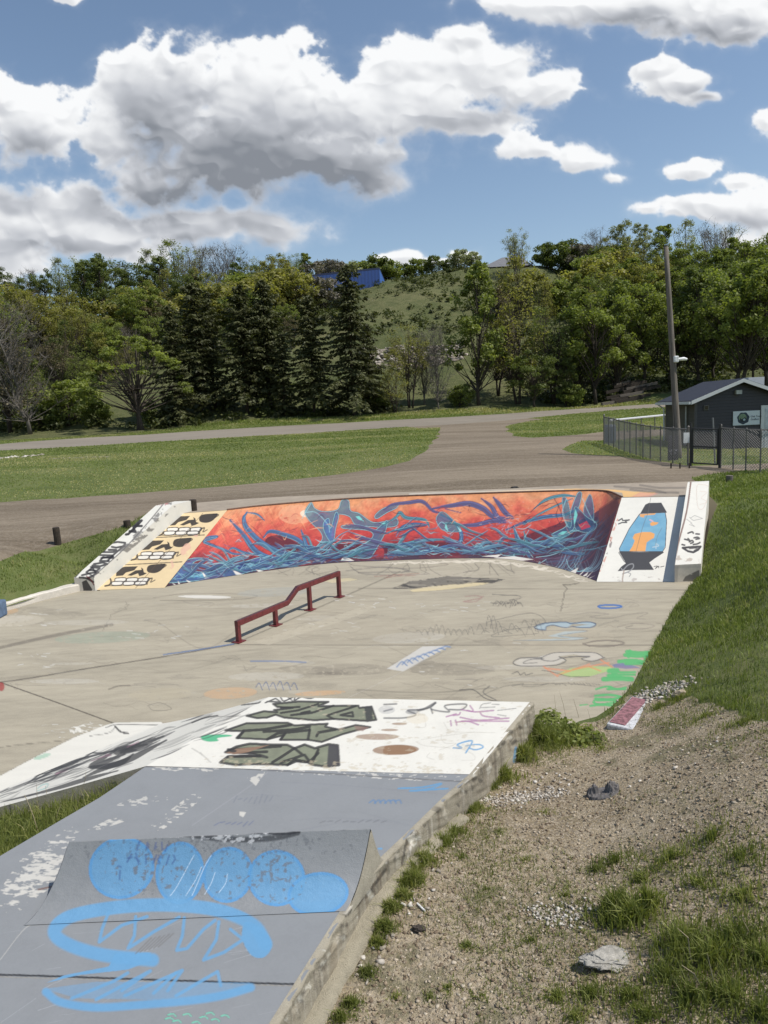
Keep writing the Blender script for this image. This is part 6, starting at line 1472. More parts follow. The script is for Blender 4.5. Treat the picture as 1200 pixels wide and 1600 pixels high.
grass_region('lawn_grass_right', RL, dR, .070, .0075, M_gr, seed=5, excl=(DIRT, LOT, HOLE))
bpy.data.objects['lawn_grass_right'].name = 'lawn_grass'
LL = gp([(-60,890),(0,878),(100,850),(190,823),(262,792)])+[tuple(LEDGE_L1), tuple(LEDGE_L0)]+[tuple(x) for x in o2]
def dL(q):
    if q is None: return 900
    return 900*np.ones(len(q))
grass_region('lawn_grass', LL, dL, .065, .006, M_gr, seed=6, excl=(HOLE, LOT))
PATCH = [tuple(EDGE_L[0]+[.03,.02]), tuple(FOOT_N+[.1,-.05]), (-7,6.2), (-7,3.0), tuple(EDGE_L[3]-[.0,.02]), tuple(EDGE_L[2]), tuple(EDGE_L[1])]
def dP(q): return 3000 if q is None else 3000*np.ones(len(q))
grass_region('tall_grass', PATCH, dP, .13, .006, M_gr2, .6, 7)
# rough grass on the far field (tufts) and verge
def far_grass():
    rg_ = np.random.default_rng(9); q = np.stack([rg_.uniform(-34, 34, 320000), rg_.uniform(19, 60, 320000)], 1)
    yf = np.interp(q[:, 0], rf[:, 0], rf[:, 1]); q = q[~inpoly(q[:, 0], q[:, 1], LOT) & ~inpoly(q[:, 0], q[:, 1], ROAD) & (q[:, 1] < yf+6)]
    p = np.c_[q, ghz(q[:, 0], q[:, 1])-.01]; u, v = proj(p); p = p[(u > -250) & (u < 1450)]; D = p[:, 1]
    tv = -.05+1.05*fbm(p[:, 0]*.35+9, p[:, 1]*.8, 4)+.5*np.clip((fbm(p[:, 0]*.07, p[:, 1]*.45+3, 4)-.47)*6, 0, 1)
    V_, F_, T_ = blades(p, .055+.12*np.clip((p[:, 1]-55)/4, 0, 1), .0011*D, rg_, .7, tv=tv); o = mk('field_grass', V_, F_, M_gr, kind='stuff'); set_tint(o.data, T_)
far_grass()
# tufts on the dirt: (u, v, radius m, blades, height)
TU = [(800,1165,.16,900,.20),(815,1185,.14,700,.18),(838,1150,.22,900,.20),(775,1215,.13,500,.16),(760,1228,.08,250,.12),(730,1265,.12,200,.07),(700,1300,.12,260,.08),(685,1316,.10,260,.09),(655,1345,.10,320,.10),(640,1375,.08,300,.10),(625,1400,.05,160,.08),(605,1420,.05,180,.09),
      (598,1450,.07,220,.09),(585,1475,.04,120,.08),(570,1520,.05,110,.07),(545,1570,.05,150,.07),(528,1590,.05,120,.07),(618,1418,.10,120,.05),(960,1425,.12,700,.20),(985,1440,.16,900,.17),(1010,1420,.10,400,.20),(950,1440,.14,500,.12),
      (1060,1480,.22,1500,.16),(1110,1500,.22,1300,.15),(1150,1470,.25,1200,.14),(1080,1560,.22,1100,.13),(1140,1560,.25,1200,.12),(1190,1500,.25,1000,.13),(1040,1525,.16,700,.10),(1190,1590,.2,800,.12),(920,1555,.14,380,.08),(870,1560,.10,240,.07),(980,1560,.18,500,.08),(1010,1590,.18,500,.08),
      (900,1590,.12,260,.07),(730,1480,.07,110,.06),(700,1545,.06,90,.05),(830,1470,.10,160,.05),(1050,1340,.28,700,.09),(1110,1310,.25,600,.09),(1160,1340,.28,700,.10),(960,1345,.20,350,.08),(930,1360,.15,260,.07),(1090,1380,.25,600,.09),(1160,1400,.28,700,.09),(1000,1375,.18,330,.08),
      (1030,1105,.22,420,.07),(1060,1092,.2,420,.07),(1100,1120,.35,500,.06),(1160,1130,.4,700,.07),(880,1160,.25,700,.10),(915,1160,.25,500,.07),(860,1170,.2,500,.09),(940,1170,.25,260,.05),(780,1300,.12,90,.05),(720,1340,.12,130,.05),(820,1345,.14,140,.05),(880,1400,.14,120,.05),(760,1390,.12,90,.04),(670,1560,.07,90,.05),(620,1560,.06,70,.05),(750,1560,.1,110,.05),(850,1270,.14,130,.04),(700,1250,.05,150,.08)]
rg_ = np.random.default_rng(12); VV, FF2, TT = [], [], []; n0 = 0
for u, v, r_, n_, h_ in TU+[(u_+7, v_+3, r2*1.1, int(n2*1.3), h2*1.25) for u_, v_, r2, n2, h2 in TU[3:17]]+[(668,1330,.09,300,.10),(646,1360,.09,300,.11),(632,1385,.08,260,.11),(710,1285,.09,240,.09),(745,1262,.10,240,.08),(852,1160,.18,600,.20),(880,1148,.2,500,.16)]:
    c = G(u, v); n_ = int(n_*(.55 if h_ > .085 and u > 940 and v > 1300 else 1)); h_ *= .72; a = rg_.random(n_)*6.283; q = np.abs(rg_.normal(size=n_))*.55*r_*(1+.5*np.sin(a*3+u)); x, y = c[0]+np.cos(a)*q*1.3, c[1]+np.sin(a)*q
    ok = ~inpoly(x, y, HOLE); x, y = x[ok], y[ok]; p = np.c_[x, y, ghz(x, y)-.006]; q = q[ok]
    V_, F_, T_ = blades(p, h_*np.clip(1.1-.5*q/r_, .3, 1.1), .0055+.003*(h_ > .12), rg_, .55, tv=.30+.45*rg_.random()+.2*(fbm(x*6, y*6, 3)-.5))
    VV.append(V_); FF2.append(F_+n0); TT.append(T_); n0 += len(V_)
# scattered sprouts
q = rg_.uniform([-0.7, 2.2], [7, 10], (60000, 2)); q = q[inpoly(q[:, 0], q[:, 1], DIRT)]; dn = fbm(q[:, 0]*1.4+3, q[:, 1]*1.4+8, 5)+.10*np.clip((q[:, 0]-1.2)/2, 0, 1)-.12*(np.abs(q[:, 1]-5.2) < .9)*(q[:, 0] > .8); q = q[dn > rg_.uniform(.46, .68, len(q))]
off = rg_.normal(size=(3, len(q), 2))*.02; q = np.concatenate([q+o_ for o_ in off]); q = q[~inpoly(q[:, 0], q[:, 1], HOLE)]
V_, F_, T_ = blades(np.c_[q, ghz(q[:, 0], q[:, 1])-.004], .035, .0045, rg_, .9, tv=.35+0*q[:, 0]); VV.append(V_); FF2.append(F_+n0); TT.append(T_)
o = mk('grass_tufts', np.concatenate(VV), np.concatenate(FF2), M_gr2, kind='stuff'); set_tint(o.data, np.concatenate(TT))
# broad leaved weeds in the corner behind the pad
wc = []
for u, v in [(848,1118),(862,1124),(880,1122),(895,1130),(915,1132),(870,1140),(900,1148),(930,1145),(858,1106),(842,1135)]:
    g_ = G(u, v+14); r_ = proj(g_)[1]; wc.append(g_+np.array([0, 0, .01]))
V_, F_, T_ = leaves(np.array(wc), np.full(len(wc), .14), 170, .030, rng, .6, up=.8, elong=1.7); o = mk('weeds', V_, F_, LM['green'], kind='stuff'); set_tint(o.data, T_)
# pebbles
q = rg_.uniform([-0.75, 2.0], [8, 10.5], (150000, 2)); q = q[inpoly(q[:, 0], q[:, 1], DIRT)]; D = np.hypot(q[:, 0], q[:, 1]); q = q[rg_.random(len(q)) < np.clip(4.2/D, 0, 1)**1.7]
sz = .0035+.0045*rg_.random(len(q))**3*2.4; p = np.c_[q, ghz(q[:, 0], q[:, 1])+.001]; V_, F_, T_ = stones(p, sz, rg_, .6); o = mk('pebbles', V_, F_, M_peb, kind='stuff'); set_tint(o.data, T_)
wg = []
def strip(pts_, n, wdt, s0, s1):
    pp = [G(u, v)[:2] for u, v in pts_]
    for k in range(n):
        t = rg_.random()*(len(pp)-1); i = int(t); c = pp[i]*(1-(t-i))+pp[min(i+1, len(pp)-1)]*(t-i)+rg_.normal(size=2)*wdt; wg.append((c[0], c[1], gz(*c)+.005, rg_.uniform(s0, s1)))
strip([(1000,1088),(1030,1080),(1062,1074)], 420, .09, .007, .024); strip([(745,1250),(790,1250),(830,1246),(870,1240)], 520, .055, .004, .013); strip([(830,1425),(880,1432),(920,1424)], 260, .06, .004, .013); strip([(770,1238),(850,1230),(890,1215)], 50, .10, .008, .02); strip([(560,1530),(620,1440),(680,1340)], 40, .07, .010, .02); strip([(1060,1200),(1100,1170),(960,1180)], 50, .25, .006, .018)
wg = np.array(wg); wg = wg[~inpoly(wg[:, 0], wg[:, 1], HOLE)]; V_, F_, T_ = stones(wg[:, :3], wg[:, 3], rg_, .7); o = mk('white_gravel', V_, F_, M_wht, kind='stuff'); set_tint(o.data, T_)
# =============================== shed, pole, fence, far buildings, small things ===============================
def frame(o, ax):   # local frame: x along ax, y to the left of it
    o = np.array(o, float); a = np.array([ax[0], ax[1], 0.]); a /= np.linalg.norm(a); b = np.array([-a[1], a[0], 0.]); return lambda p: o+a*p[0]+b*p[1]+np.array([0, 0, p[2]])
SY = 30.0
sc_ = PY(1086, 700, SY); sz0 = sc_[2]
shed = thing('shed', 'small dark grey sided shed with white trimmed gable roof behind the fence', 'shed', sc_)
ap = PY(1152.5, 597, SY+.15); eave = PY(1086, 625, SY)[2]-sz0; apx = ap[2]-sz0+.05; halfw = ap[0]-sc_[0]
SD = np.array([.998, -.055]); SD /= np.linalg.norm(SD)
M_ = frame(sc_, SD); DEP = 3.7; WID = halfw*2/SD[0]; halfw = WID/2
def siding(name, c):
    m, nt, b, pos = material(name); sp = nt.new('ShaderNodeSeparateXYZ'); nt.l.new(pos, sp.inputs[0]); f = nt.m('FRACT', nt.m('DIVIDE', sp.outputs[2], .125)); h = nt.m('SUBTRACT', 1.0, f)
    nt.put(b.inputs['Base Color'], nt.mix(nt.mr(f, .0, .14), tuple(x*.35 for x in c), nt.mix(nt.noise(pos, 3, 3), tuple(x*.85 for x in c), tuple(x*1.15 for x in c)))); b.inputs['Roughness'].default_value = .5; bump(nt, b, h, 1.0, .02); return m
M_sid = siding('dark_siding', (.034,.028,.026)); M_sid2 = siding('brown_grey_siding', (.062,.055,.042)); M_trim = simple('white_trim', (.62,.62,.62), .5, .06); M_roof = simple('dark_metal_roof', (.012,.013,.024), .6, .2, 3)
mb = MB(); a = .0
V_ = [M_(p) for p in [(0,0,-.4),(WID,0,-.4),(WID,0,eave),(halfw,0,apx),(0,0,eave),(0,DEP,-.4),(WID,DEP,-.4),(WID,DEP,eave),(halfw,DEP,apx),(0,DEP,eave)]]
mk('gable_wall', V_[:5], [(0,1,2,3,4)], M_sid, shed); mk('gable_wall', V_[5:], [(4,3,2,1,0)], M_sid, shed); mk('side_wall', [V_[0],V_[4],V_[9],V_[5]], [(0,1,2,3)], M_sid2, shed); mk('side_wall', [V_[1],V_[2],V_[7],V_[6]], [(3,2,1,0)], M_sid2, shed)
sl_ = (apx-eave)/halfw; ov = .28
def roofz(x): return apx-abs(x-halfw)*sl_
for sg in (-1, 1):
    x0 = halfw; x1 = halfw+sg*(halfw+ov); m = MB(); z0, z1 = roofz(x0)+.03, roofz(x1)+.03
    b = [M_((x0,-ov,z0)), M_((x1,-ov,z1)), M_((x1,DEP+ov,z1)), M_((x0,DEP+ov,z0))]; t = [p+[0,0,.06] for p in b]
    if sg < 0: b = b[::-1]; t = t[::-1]
    m.hexa(b, t).build('roof_slope', M_roof, shed)
    m = MB(); b = [M_((x0,-ov-.03,z0-.10)), M_((x1,-ov-.03,z1-.10)), M_((x1,-ov-.004,z1-.10)), M_((x0,-ov-.004,z0-.10))]; m.hexa(b, [p+[0,0,.145] for p in b]); m.build('fascia', M_trim, shed)
m = MB(); m.box((-ov-.10,-ov,roofz(-ov)-.06),(-ov-.002,DEP+ov,roofz(-ov)+.05), M_); m.build('gutter', M_trim, shed)
m = MB(); m.tube([M_((-ov-.05,DEP+.1,roofz(-ov)-.04)), M_((-.08,DEP-.05,roofz(-ov)-.25)), M_((-.06,DEP-.05,.0))], .035, 6); m.build('downspout', M_trim, shed)
m = MB(); m.box((-.055,-.055,-.3),(.05,-.002,eave-.02), M_); m.build('corner_trim', simple('dark_trim', (.06,.055,.06), .5), shed)
def on_wall(u, v): # local coords on the gable wall for a picture point
    d = ray(u, v); n = np.array([-SD[1], SD[0], 0]); o = np.array([0, 0, CAM_H]); t = np.dot(sc_-o, n)/np.dot(d, n); p = o+d*t; return np.dot(p-sc_, [SD[0], SD[1], 0]), p[2]-sz0
def wall_box(u0, v0, u1, v1, y0, y1, name, mat, par=shed, **kw):
    x0, za = on_wall(u0, v0); x1, zb = on_wall(u1, v1); m = MB(); m.box((x0, y0, min(za, zb)), (x1, y1, max(za, zb)), M_); return m.build(name, mat, par, **kw)
w_o = wall_box(1099, 641, 1107, 633, -.05, -.004, 'window', simple('window_frame', (.10,.095,.09), .5)); x0, za = on_wall(1100.2, 640); x1, zb = on_wall(1105.8, 634.2); m = MB(); m.box((x0,-.056,za),(x1,-.051,zb), M_); m.build('pane', simple('dark_glass', (.01,.01,.012), .1), w_o)
wall_box(1148, 616, 1157, 609.5, -.16, -.004, 'wall_lamp', simple('lamp_housing', (.45,.45,.42), .4))
dfr = wall_box(1187, 705, 1240, 631, -.06, -.004, 'door', M_trim); wall_box(1193, 703, 1234, 637, -.08, -.062, 'door_leaf', simple('door_white', (.5,.53,.55), .4), dfr)
ch = M_((halfw+.6, .6, roofz(halfw+.6))); m = MB(); m.box((halfw+.5,.4,roofz(halfw+.5)-.1),(halfw+1.15,1.0,apx+.12), M_); m.build('roof_vent', M_trim, shed)
m = MB(); m.tube([M_((-.06,.9,.1)), M_((-.06,.9,1.75))], .04, 6); m.build('vent_pipe', simple('grey_pipe', (.36,.36,.35), .5), shed)
# sign on the wall
x0, za = on_wall(1144.5, 665); x1, zb = on_wall(1186.5, 641); sgn = thing('shed_sign', 'white rectangular sign with round dark green and blue emblem on the shed wall', 'sign', M_(((x0+x1)/2, -.03, (za+zb)/2)))
m = MB(); m.box((x0,-.05,za),(x1,-.02,zb), M_); m.build('board', simple('sign_board', (.60,.64,.66), .5, .06), sgn)
def disc(cx, cz, r, n=20, y=-.053, wob_=0.0): return [M_((cx+r*(1+wob_*math.sin(7*t))*math.cos(t), y, cz+r*(1+wob_*math.sin(7*t))*math.sin(t))) for t in [2*math.pi*i/n for i in range(n)]]
ex, ez = on_wall(1160.5, 653.5); er = (x1-x0)*.225
mk('emblem', disc(ex, ez, er, 40, wob_=.05), [tuple(range(39, -1, -1))], simple('emblem_navy', (.02,.035,.06), .5), sgn); mk('emblem_inner', disc(ex-er*.12, ez+er*.12, er*.66, 24, -.056), [tuple(range(23, -1, -1))], simple('emblem_green', (.17,.24,.15), .5, .3, 20), sgn)
mk('emblem_shape', [M_((ex+er*a_, -.059, ez+er*b_)) for a_, b_ in [(-.5,.1),(-.3,-.15),(0,.0),(.3,.2),(.55,-.2),(.2,-.55),(-.3,-.6),(-.6,-.3)]], [tuple(range(7, -1, -1))], simple('emblem_dark', (.01,.015,.02), .5), sgn)
mk('emblem_shape', disc(ex+er*.15, ez-er*.25, er*.2, 12, -.062), [tuple(range(11, -1, -1))], simple('emblem_pale', (.35,.42,.45), .5), sgn)
def text(body, loc, size, mat, parent, xdir, name='lettering', updir=(0,0,1), ext=.002):
    c = bpy.data.curves.new(name, 'FONT'); c.body = body; c.size = size; c.extrude = ext; c.align_x = 'LEFT'; o = bpy.data.objects.new(name, c); scene.collection.objects.link(o)
    x = np.array([*xdir, 0.]); x /= np.linalg.norm(x); up = np.array(updir, float); z = np.cross(x, up); M4 = Matrix(((x[0],up[0],z[0],loc[0]),(x[1],up[1],z[1],loc[1]),(x[2],up[2],z[2],loc[2]),(0,0,0,1)))
    dg = bpy.context.evaluated_depsgraph_get(); me = bpy.data.meshes.new_from_object(o.evaluated_get(dg)); bpy.data.objects.remove(o); me.transform(M4)
    V_ = np.array([v.co[:] for v in me.vertices]); F_ = [tuple(p.vertices) for p in me.polygons]; return mk(name, V_, F_, mat, parent)
M_ink = simple('dark_ink', (.02,.03,.05), .6)
tx, tz = on_wall(1172.0, 652.0); text('Oak Town', M_((tx, -.056, tz)), .105, M_ink, sgn, SD); tx, tz = on_wall(1172.0, 656.6); text('Graffitti', M_((tx, -.056, tz)), .105, M_ink, sgn, SD)
# utility pole
pb = PY(1060.5, 716, 24.5); pt_ = PY(1040.5, 386, 24.9); pole = thing('utility_pole', 'tall weathered wooden utility pole leaning left beside the fence', 'utility pole', pb)
m, nt, b, pos = material('weathered_wood'); st = nt.noise(nt.mapping(pos, (9, 9, .5)), 2, 5, .7); nt.put(b.inputs['Base Color'], nt.ramp(st, [(.3, (.075,.060,.048)), (.55, (.17,.145,.12)), (.75, (.26,.23,.20))])); b.inputs['Roughness'].default_value = .95; bump(nt, b, st, .6, .02); M_pw = m
m = MB(); m.tube([pb-[0,0,.3]]+[pb*(1-t)+pt_*t for t in np.linspace(.05, 1, 8)], [.12]+list(np.linspace(.118, .075, 8)), 12); m.build('post', M_pw, pole, smooth=True)
lf = .465; lc = pb*(1-lf)+pt_*lf; m = MB(); m.box((lc[0]-.02,lc[1]-.20,lc[2]-.05),(lc[0]+.13,lc[1]-.06,lc[2]+.17)); lh = m.build('lamp_housing', simple('white_lamp_body', (.75,.75,.73), .4), pole); bevel(lh, .03)
m = MB(); m.tube([lc+[.12,-.14,.05], lc+[.32,-.14,.06], lc+[.42,-.14,.04]], [.05,.06,.04], 10); m.build('lamp_head', simple('white_lamp_head', (.78,.78,.76), .4), lh)
ws = thing('notice', 'dark upright notice board with faint pale lettering at the foot of the pole', 'notice board', pb+[-.35,-.5,0]); a0 = PY(1043, 720, 23.7); 
zb_ = gz(a0[0], 23.7); m = MB(); m.box((a0[0]+.02,23.68,zb_),(a0[0]+.34,23.74,zb_+.82)); m.build('panel', simple('black_panel', (.025,.022,.03), .6, .4, 10), ws); text('LOOK', (a0[0]+.05, 23.67, zb_+.30), .095, simple('grey_lettering', (.45,.43,.48), .6), ws, (1, 0)); text('OUT!', (a0[0]+.07, 23.67, zb_+.20), .085, bpy.data.materials['grey_lettering'], ws, (1, 0))
# chain link fence
M_gal = simple('galvanised_steel', (.20,.20,.195), .45, .2, 10, .5, 0); M_post = simple('dull_steel_post', (.16,.15,.135), .6, .3, 10, .3, 0); M_blk = simple('black_steel', (.022,.021,.021), .5, .2, 10, 0, 0); M_wire = simple('fence_wire', (.18,.175,.165), .6, .1, 10, .2, 0)
def gnd(x, y): return np.array([x, y, gz(x, y)])
def fence_run(pts_w, H_, nposts, name, label, endblack=False):
    pts_w = [np.array(p[:2]) for p in pts_w]; c = np.concatenate([[0], np.cumsum([np.linalg.norm(pts_w[i+1]-pts_w[i]) for i in range(len(pts_w)-1)])]); L = c[-1]
    at_ = lambda d: np.array([np.interp(d, c, [p[0] for p in pts_w]), np.interp(d, c, [p[1] for p in pts_w])])
    f = thing(name, label, 'fence', gnd(*at_(L/2)))
    for i in range(nposts):
        q = at_(L*i/(nposts-1)); g_ = gnd(*q); m = MB(); thick = i in (0, nposts-1); m.tube([g_-[0,0,.2], g_+[0,0,H_+.02+.06*thick]], .032 if thick else .022, 7); m.tube([g_+[0,0,H_+.02+.06*thick], g_+[0,0,H_+.06+.06*thick]], [.04 if thick else .028, .01], 7); m.build('post', M_post, f)
    n = max(2, int(L/1.0)); m = MB(); m.tube([gnd(*at_(L*i/n))+[0,0,H_] for i in range(n+1)], .019, 6); m.build('top_rail', M_post, f)
    m = MB(); st_ = .085; r_ = .0062
    k = int(L/st_)
    for sgn_ in (1, -1):
        for i in range(-int(H_/st_)-1, k+1):
            d0 = i*st_ if sgn_ > 0 else i*st_+H_; d1 = d0+sgn_*H_; t0, t1 = 0., 1.
            if min(d0, d1) > L or max(d0, d1) < 0: continue
            lo_, hi_ = 0.0, 1.0
            for bnd, side in ((0, 1), (L, -1)):
                if (d0-bnd)*side < 0: lo_ = max(lo_, (bnd-d0)/(d1-d0))
                if (d1-bnd)*side < 0: hi_ = min(hi_, (bnd-d0)/(d1-d0))
            if hi_-lo_ < .02: continue
            pp = []
            for t in (lo_, hi_):
                g_ = gnd(*at_(d0+(d1-d0)*t)); pp.append(g_+[0,0,.03+t*(H_-.03)])
            m.tube(pp, r_, 3, False)
    m.build('mesh', M_wire, f); return f
FY = lambda u, v, Y: PY(u, v, Y)
fA = [FY(944,696,29.3), FY(965,703,27.5), FY(990,709,25.6), FY(1020,716,23.8), FY(1045,720,22.9), FY(1075,727,22.1)]
fl_ = fence_run(fA, 1.12, 12, 'chain_link_fence', 'long curved chain link fence left of the black gate')
gp0, gp1 = FY(1079,728,22.0), FY(1124,732,21.4); fr_ = fence_run([gp1+[.03,0,0], FY(1150,734,20.9), FY(1178,739,20.3), FY(1215,742,19.9)], 1.2, 5, 'chain_link_fence', 'short chain link fence right of the black gate')
gt = thing('gate', 'black framed chain link gate standing between the two fences', 'gate', gnd(*((gp0+gp1)/2)[:2]))
g0, g1 = gnd(*gp0[:2]), gnd(*gp1[:2])
for g_ in (g0, g1): m = MB(); m.tube([g_-[0,0,.2], g_+[0,0,1.33]], .035, 8); m.build('post', M_blk, gt)
i0, i1 = g0*.93+g1*.07, g0*.07+g1*.93; m = MB()
for a_, b_ in ((.10, .10), (.62, .62), (1.16, 1.16)): m.tube([i0+[0,0,a_], i1+[0,0,b_]], .022, 6)
m.tube([i0+[0,0,.09], i0+[0,0,1.18]], .022, 6); m.tube([i1+[0,0,.09], i1+[0,0,1.18]], .022, 6); m.build('gate_frame', M_blk, gt)
m = MB(); wv_ = i1-i0; Lw = np.linalg.norm(wv_[:2])
for s_ in (1, -1):
    for k in range(-14, 28):
        a_ = k*.085; p0, p1 = (a_, a_+1.06*s_); t0, t1 = 0., 1.
        if p0 < 0 and p1 < 0 or p0 > Lw and p1 > Lw: continue
        cl = lambda p: min(max((p-p0)/(p1-p0), 0), 1)
        e0, e1 = sorted((cl(0), cl(Lw))); 
        if e1-e0 > .02: m.tube([i0+wv_*((p0+(p1-p0)*t)/Lw)+[0,0,.1+1.06*t] for t in (e0, e1)], .0036, 3, False)
m.build('mesh', M_wire, gt)
m = MB(); m.tube([gnd(*(g1[:2]+[.30,.9]))-[0,0,.1], gnd(*(g1[:2]+[.22,.95]))+[0,0,1.45]], .028, 7); sp_ = m.build('leaning_post', M_gal, None, label='pale leaning steel pipe post just right of the black gate', cat='post')
nb_ = g0+[-.16,-.05,.72]; m = MB(); m.box((nb_[0]-.09,nb_[1]-.01,nb_[2]),(nb_[0]+.09,nb_[1]+.005,nb_[2]+.32)); m.build('paper_notice', simple('white_notice', (.62,.62,.60), .6), None, label='small white notice hung on the fence just left of the gate', cat='notice')
bl = FY(953,697,30.5); bz = gz(bl[0], bl[1]); m = MB(); m.tube([(bl[0]+.0,bl[1],bz),(bl[0],bl[1],bz+.1),(bl[0],bl[1],bz+.7),(bl[0],bl[1],bz+.78)], [.22,.25,.25,.2], 14); m.build('barrel', simple('dull_blue_plastic', (.07,.10,.14), .6), None, label='dull blue-grey barrel behind the far left end of the fence', cat='barrel', smooth=False)
wr = [PY(953,657,38), PY(1040,648.5,40)]; m = MB(); m.tube([wr[0], (wr[0]+wr[1])/2, wr[1]], .055, 6)
br_ = thing('barrier_rail', 'long low white rail on thin posts across the grass behind the fence', 'rail', gnd(*wr[0][:2])); m.build('rail', M_trim, br_)
for t in (.02, .3, .55, .8, .98): q = wr[0]*(1-t)+wr[1]*t; m = MB(); m.tube([np.array([q[0], q[1], gz(q[0], q[1])-.1]), q], .03, 5); m.build('post', M_post, br_)
M_timb = simple('dark_timber', (.035,.026,.018), .95, .5, 14, bmp=.6, bd=.01)
def stump(u, v, h, r_, label, Y=None, lean=0.0, mat=M_timb):
    g_ = G(u, v) if Y is None else np.array([PY(u, v, Y)[0], Y, gz(PY(u, v, Y)[0], Y)]); e = None; m = MB(); m.tube([g_-[0,0,.15], g_+[lean*.5*h,0,h*.5], g_+[lean*h,0,h*.97], g_+[lean*h,0,h]], [r_*1.03, r_, r_, r_*.88], 12); o = m.build('timber_post', mat, None, label=label, cat='post', group='short timber posts'); return o
stump(91, 851, .40, .075, 'short dark timber post standing alone at the left edge of the gravel lot', lean=-.03)
def hid(u, vtop, z, h, r_, lab): q = P(u, vtop, z); m = MB(); m.tube([q*[1,1,0]+[0,0,z-h], q-[0,0,.02], q], [r_, r_, r_*.88], 12); m.build('timber_post', M_timb, None, label=lab, cat='post', group='short timber posts')
stump(199, 823, .15, .08, 'low dark timber post at the top of the left lawn beside the left ledge'); hid(301, 780.5, 1.42, .45, .09, 'short dark timber post behind the top of the left ledge')
stump(1140, 752, .16, .09, 'low square grey stump in the grass right of the right ledge', mat=simple('grey_timber', (.14,.12,.10), .95, .4, 14))
for i, u in enumerate((1048.5, 1062.5, 1077)):
    g_ = G(u, 732); m = MB(); m.tube([g_-[0,0,.1], g_+[0,0,.17]], .022, 6); m.build('stake', M_timb, None, label=['thin dark stake at the edge of the gravel, leftmost of three', 'thin dark stake at the edge of the gravel, middle of three', 'thin dark stake at the edge of the gravel, nearest the gate'][i], cat='stake', group='three thin stakes')
pth = 0
# blue building on the ridge
BY = 113.0; b1 = PY(593, 421, BY); b0_ = PY(440, 437, BY-3.0); zt = b1[2]; zg = gz(b1[0], BY)-1.0
bb_ = thing('blue_building', 'long bright blue metal building on the ridge behind the spruces', 'building', (b1[0], BY, zg))
M_blue = simple('blue_cladding', (.022,.060,.21), .5, .12, .6, bmp=0); m, nt, b, pos = material('blue_ribbed'); sp = nt.new('ShaderNodeSeparateXYZ'); nt.l.new(pos, sp.inputs[0]); rb2 = nt.m('SINE', nt.m('MULTIPLY', sp.outputs[0], 12)); nt.put(b.inputs['Base Color'], nt.mix(nt.mr(rb2, -.4, .6), (.020,.055,.20), (.026,.070,.25))); b.inputs['Roughness'].default_value = .45; M_blr = m
e2 = PY(600.5, 426, BY+7); fr = [b0_[:2], b1[:2], np.array([e2[0], BY+7.0]), b0_[:2]+(np.array([e2[0], BY+7.0])-b1[:2])]
zl = b0_[2]; zs = [zl, zt, zt-.6, zl-.6]
mk('front_wall', [(*fr[0], zg-8), (*fr[1], zg-4), (*fr[1], zs[1]), (*fr[0], zs[0])], [(0,1,2,3)], M_blr, bb_); mk('end_wall', [(*fr[1], zg-4), (*fr[2], zg-4), (*fr[2], zs[2]), (*fr[1], zs[1])], [(0,1,2,3)], simple('bright_blue_cladding', (.05,.14,.42), .5, .1), bb_)
mk('back_wall', [(*fr[2], zg-4), (*fr[3], zg-8), (*fr[3], zs[3]), (*fr[2], zs[2])], [(0,1,2,3)], M_blue, bb_); mk('roof', [(*fr[i], zs[i]+.02) for i in range(4)]+[(*fr[i], zs[i]+.28) for i in range(4)], [(0,3,2,1),(4,5,6,7),(0,1,5,4),(1,2,6,5),(2,3,7,6),(3,0,4,7)], simple('dark_blue_roof', (.012,.022,.07), .5), bb_)
ex0 = np.array([*fr[1]])*.55+np.array([*fr[2]])*.45; m = MB(); m.box((-.05,-.6,0),(.06,.6,2.1), lambda p: np.array([ex0[0]+p[0], ex0[1]+p[1], b1[2]-4.6+p[2]])); m.build('door', simple('door_dark', (.02,.03,.07), .5), bb_)
# grey roof house on the ridge
h0 = PY(757, 417, 118); h1 = PY(800, 404, 121); zz = min(gz(h0[0], 118), gz(h1[0], 121)); hs = thing('house', 'small house with a grey hipped roof half hidden on the ridge', 'house', (h0[0], 118, zz))
m = MB(); m.box((h0[0],118.2,zz-2),(h1[0]+2,125,h0[2]-.1)); m.build('wall', simple('pinkish_wall', (.30,.22,.19), .8), hs)
rx0, rx1, ry0, ry1, ze, zr = h0[0]-.5, h1[0]+2.6, 117.6, 125.6, h0[2]-.15, h1[2]+.35
m = MB(); m.add([(rx0,ry0,ze),(rx1,ry0,ze),(rx1,ry1,ze),(rx0,ry1,ze),(rx0+4,ry0+4,zr),(rx1-1,ry0+4,zr)], [(0,1,5,4),(1,2,5),(2,3,4,5),(3,0,4),(3,2,1,0)]); m.build('roof', simple('grey_shingles', (.15,.15,.16), .8, .2, 2), hs)
# old timbers at the foot of the slope
dp = thing('timber_pile', 'pile of dark old timbers at the foot of the slope left of the shed', 'timber pile', gnd(*PY(985,610,61)[:2]))
for k in range(13):
    u0_ = 940+rng.uniform(0, 60); Y0 = 59.5+k*.35; a_ = PY(u0_, 615, Y0); b_ = PY(u0_+rng.uniform(25, 50), 614, Y0+rng.normal()*.8); z_ = .15+.16*(k//2)+rng.random()*.1; pa, pb2 = np.array([a_[0], Y0, gz(a_[0], Y0)+z_]), np.array([b_[0], Y0+.5, gz(b_[0], Y0+.5)+z_]); m = MB(); m.tube([pa, pb2], .17, 4); m.build('timber', M_timb if k % 4 else simple('pale_timber', (.12,.10,.08), .9), dp)
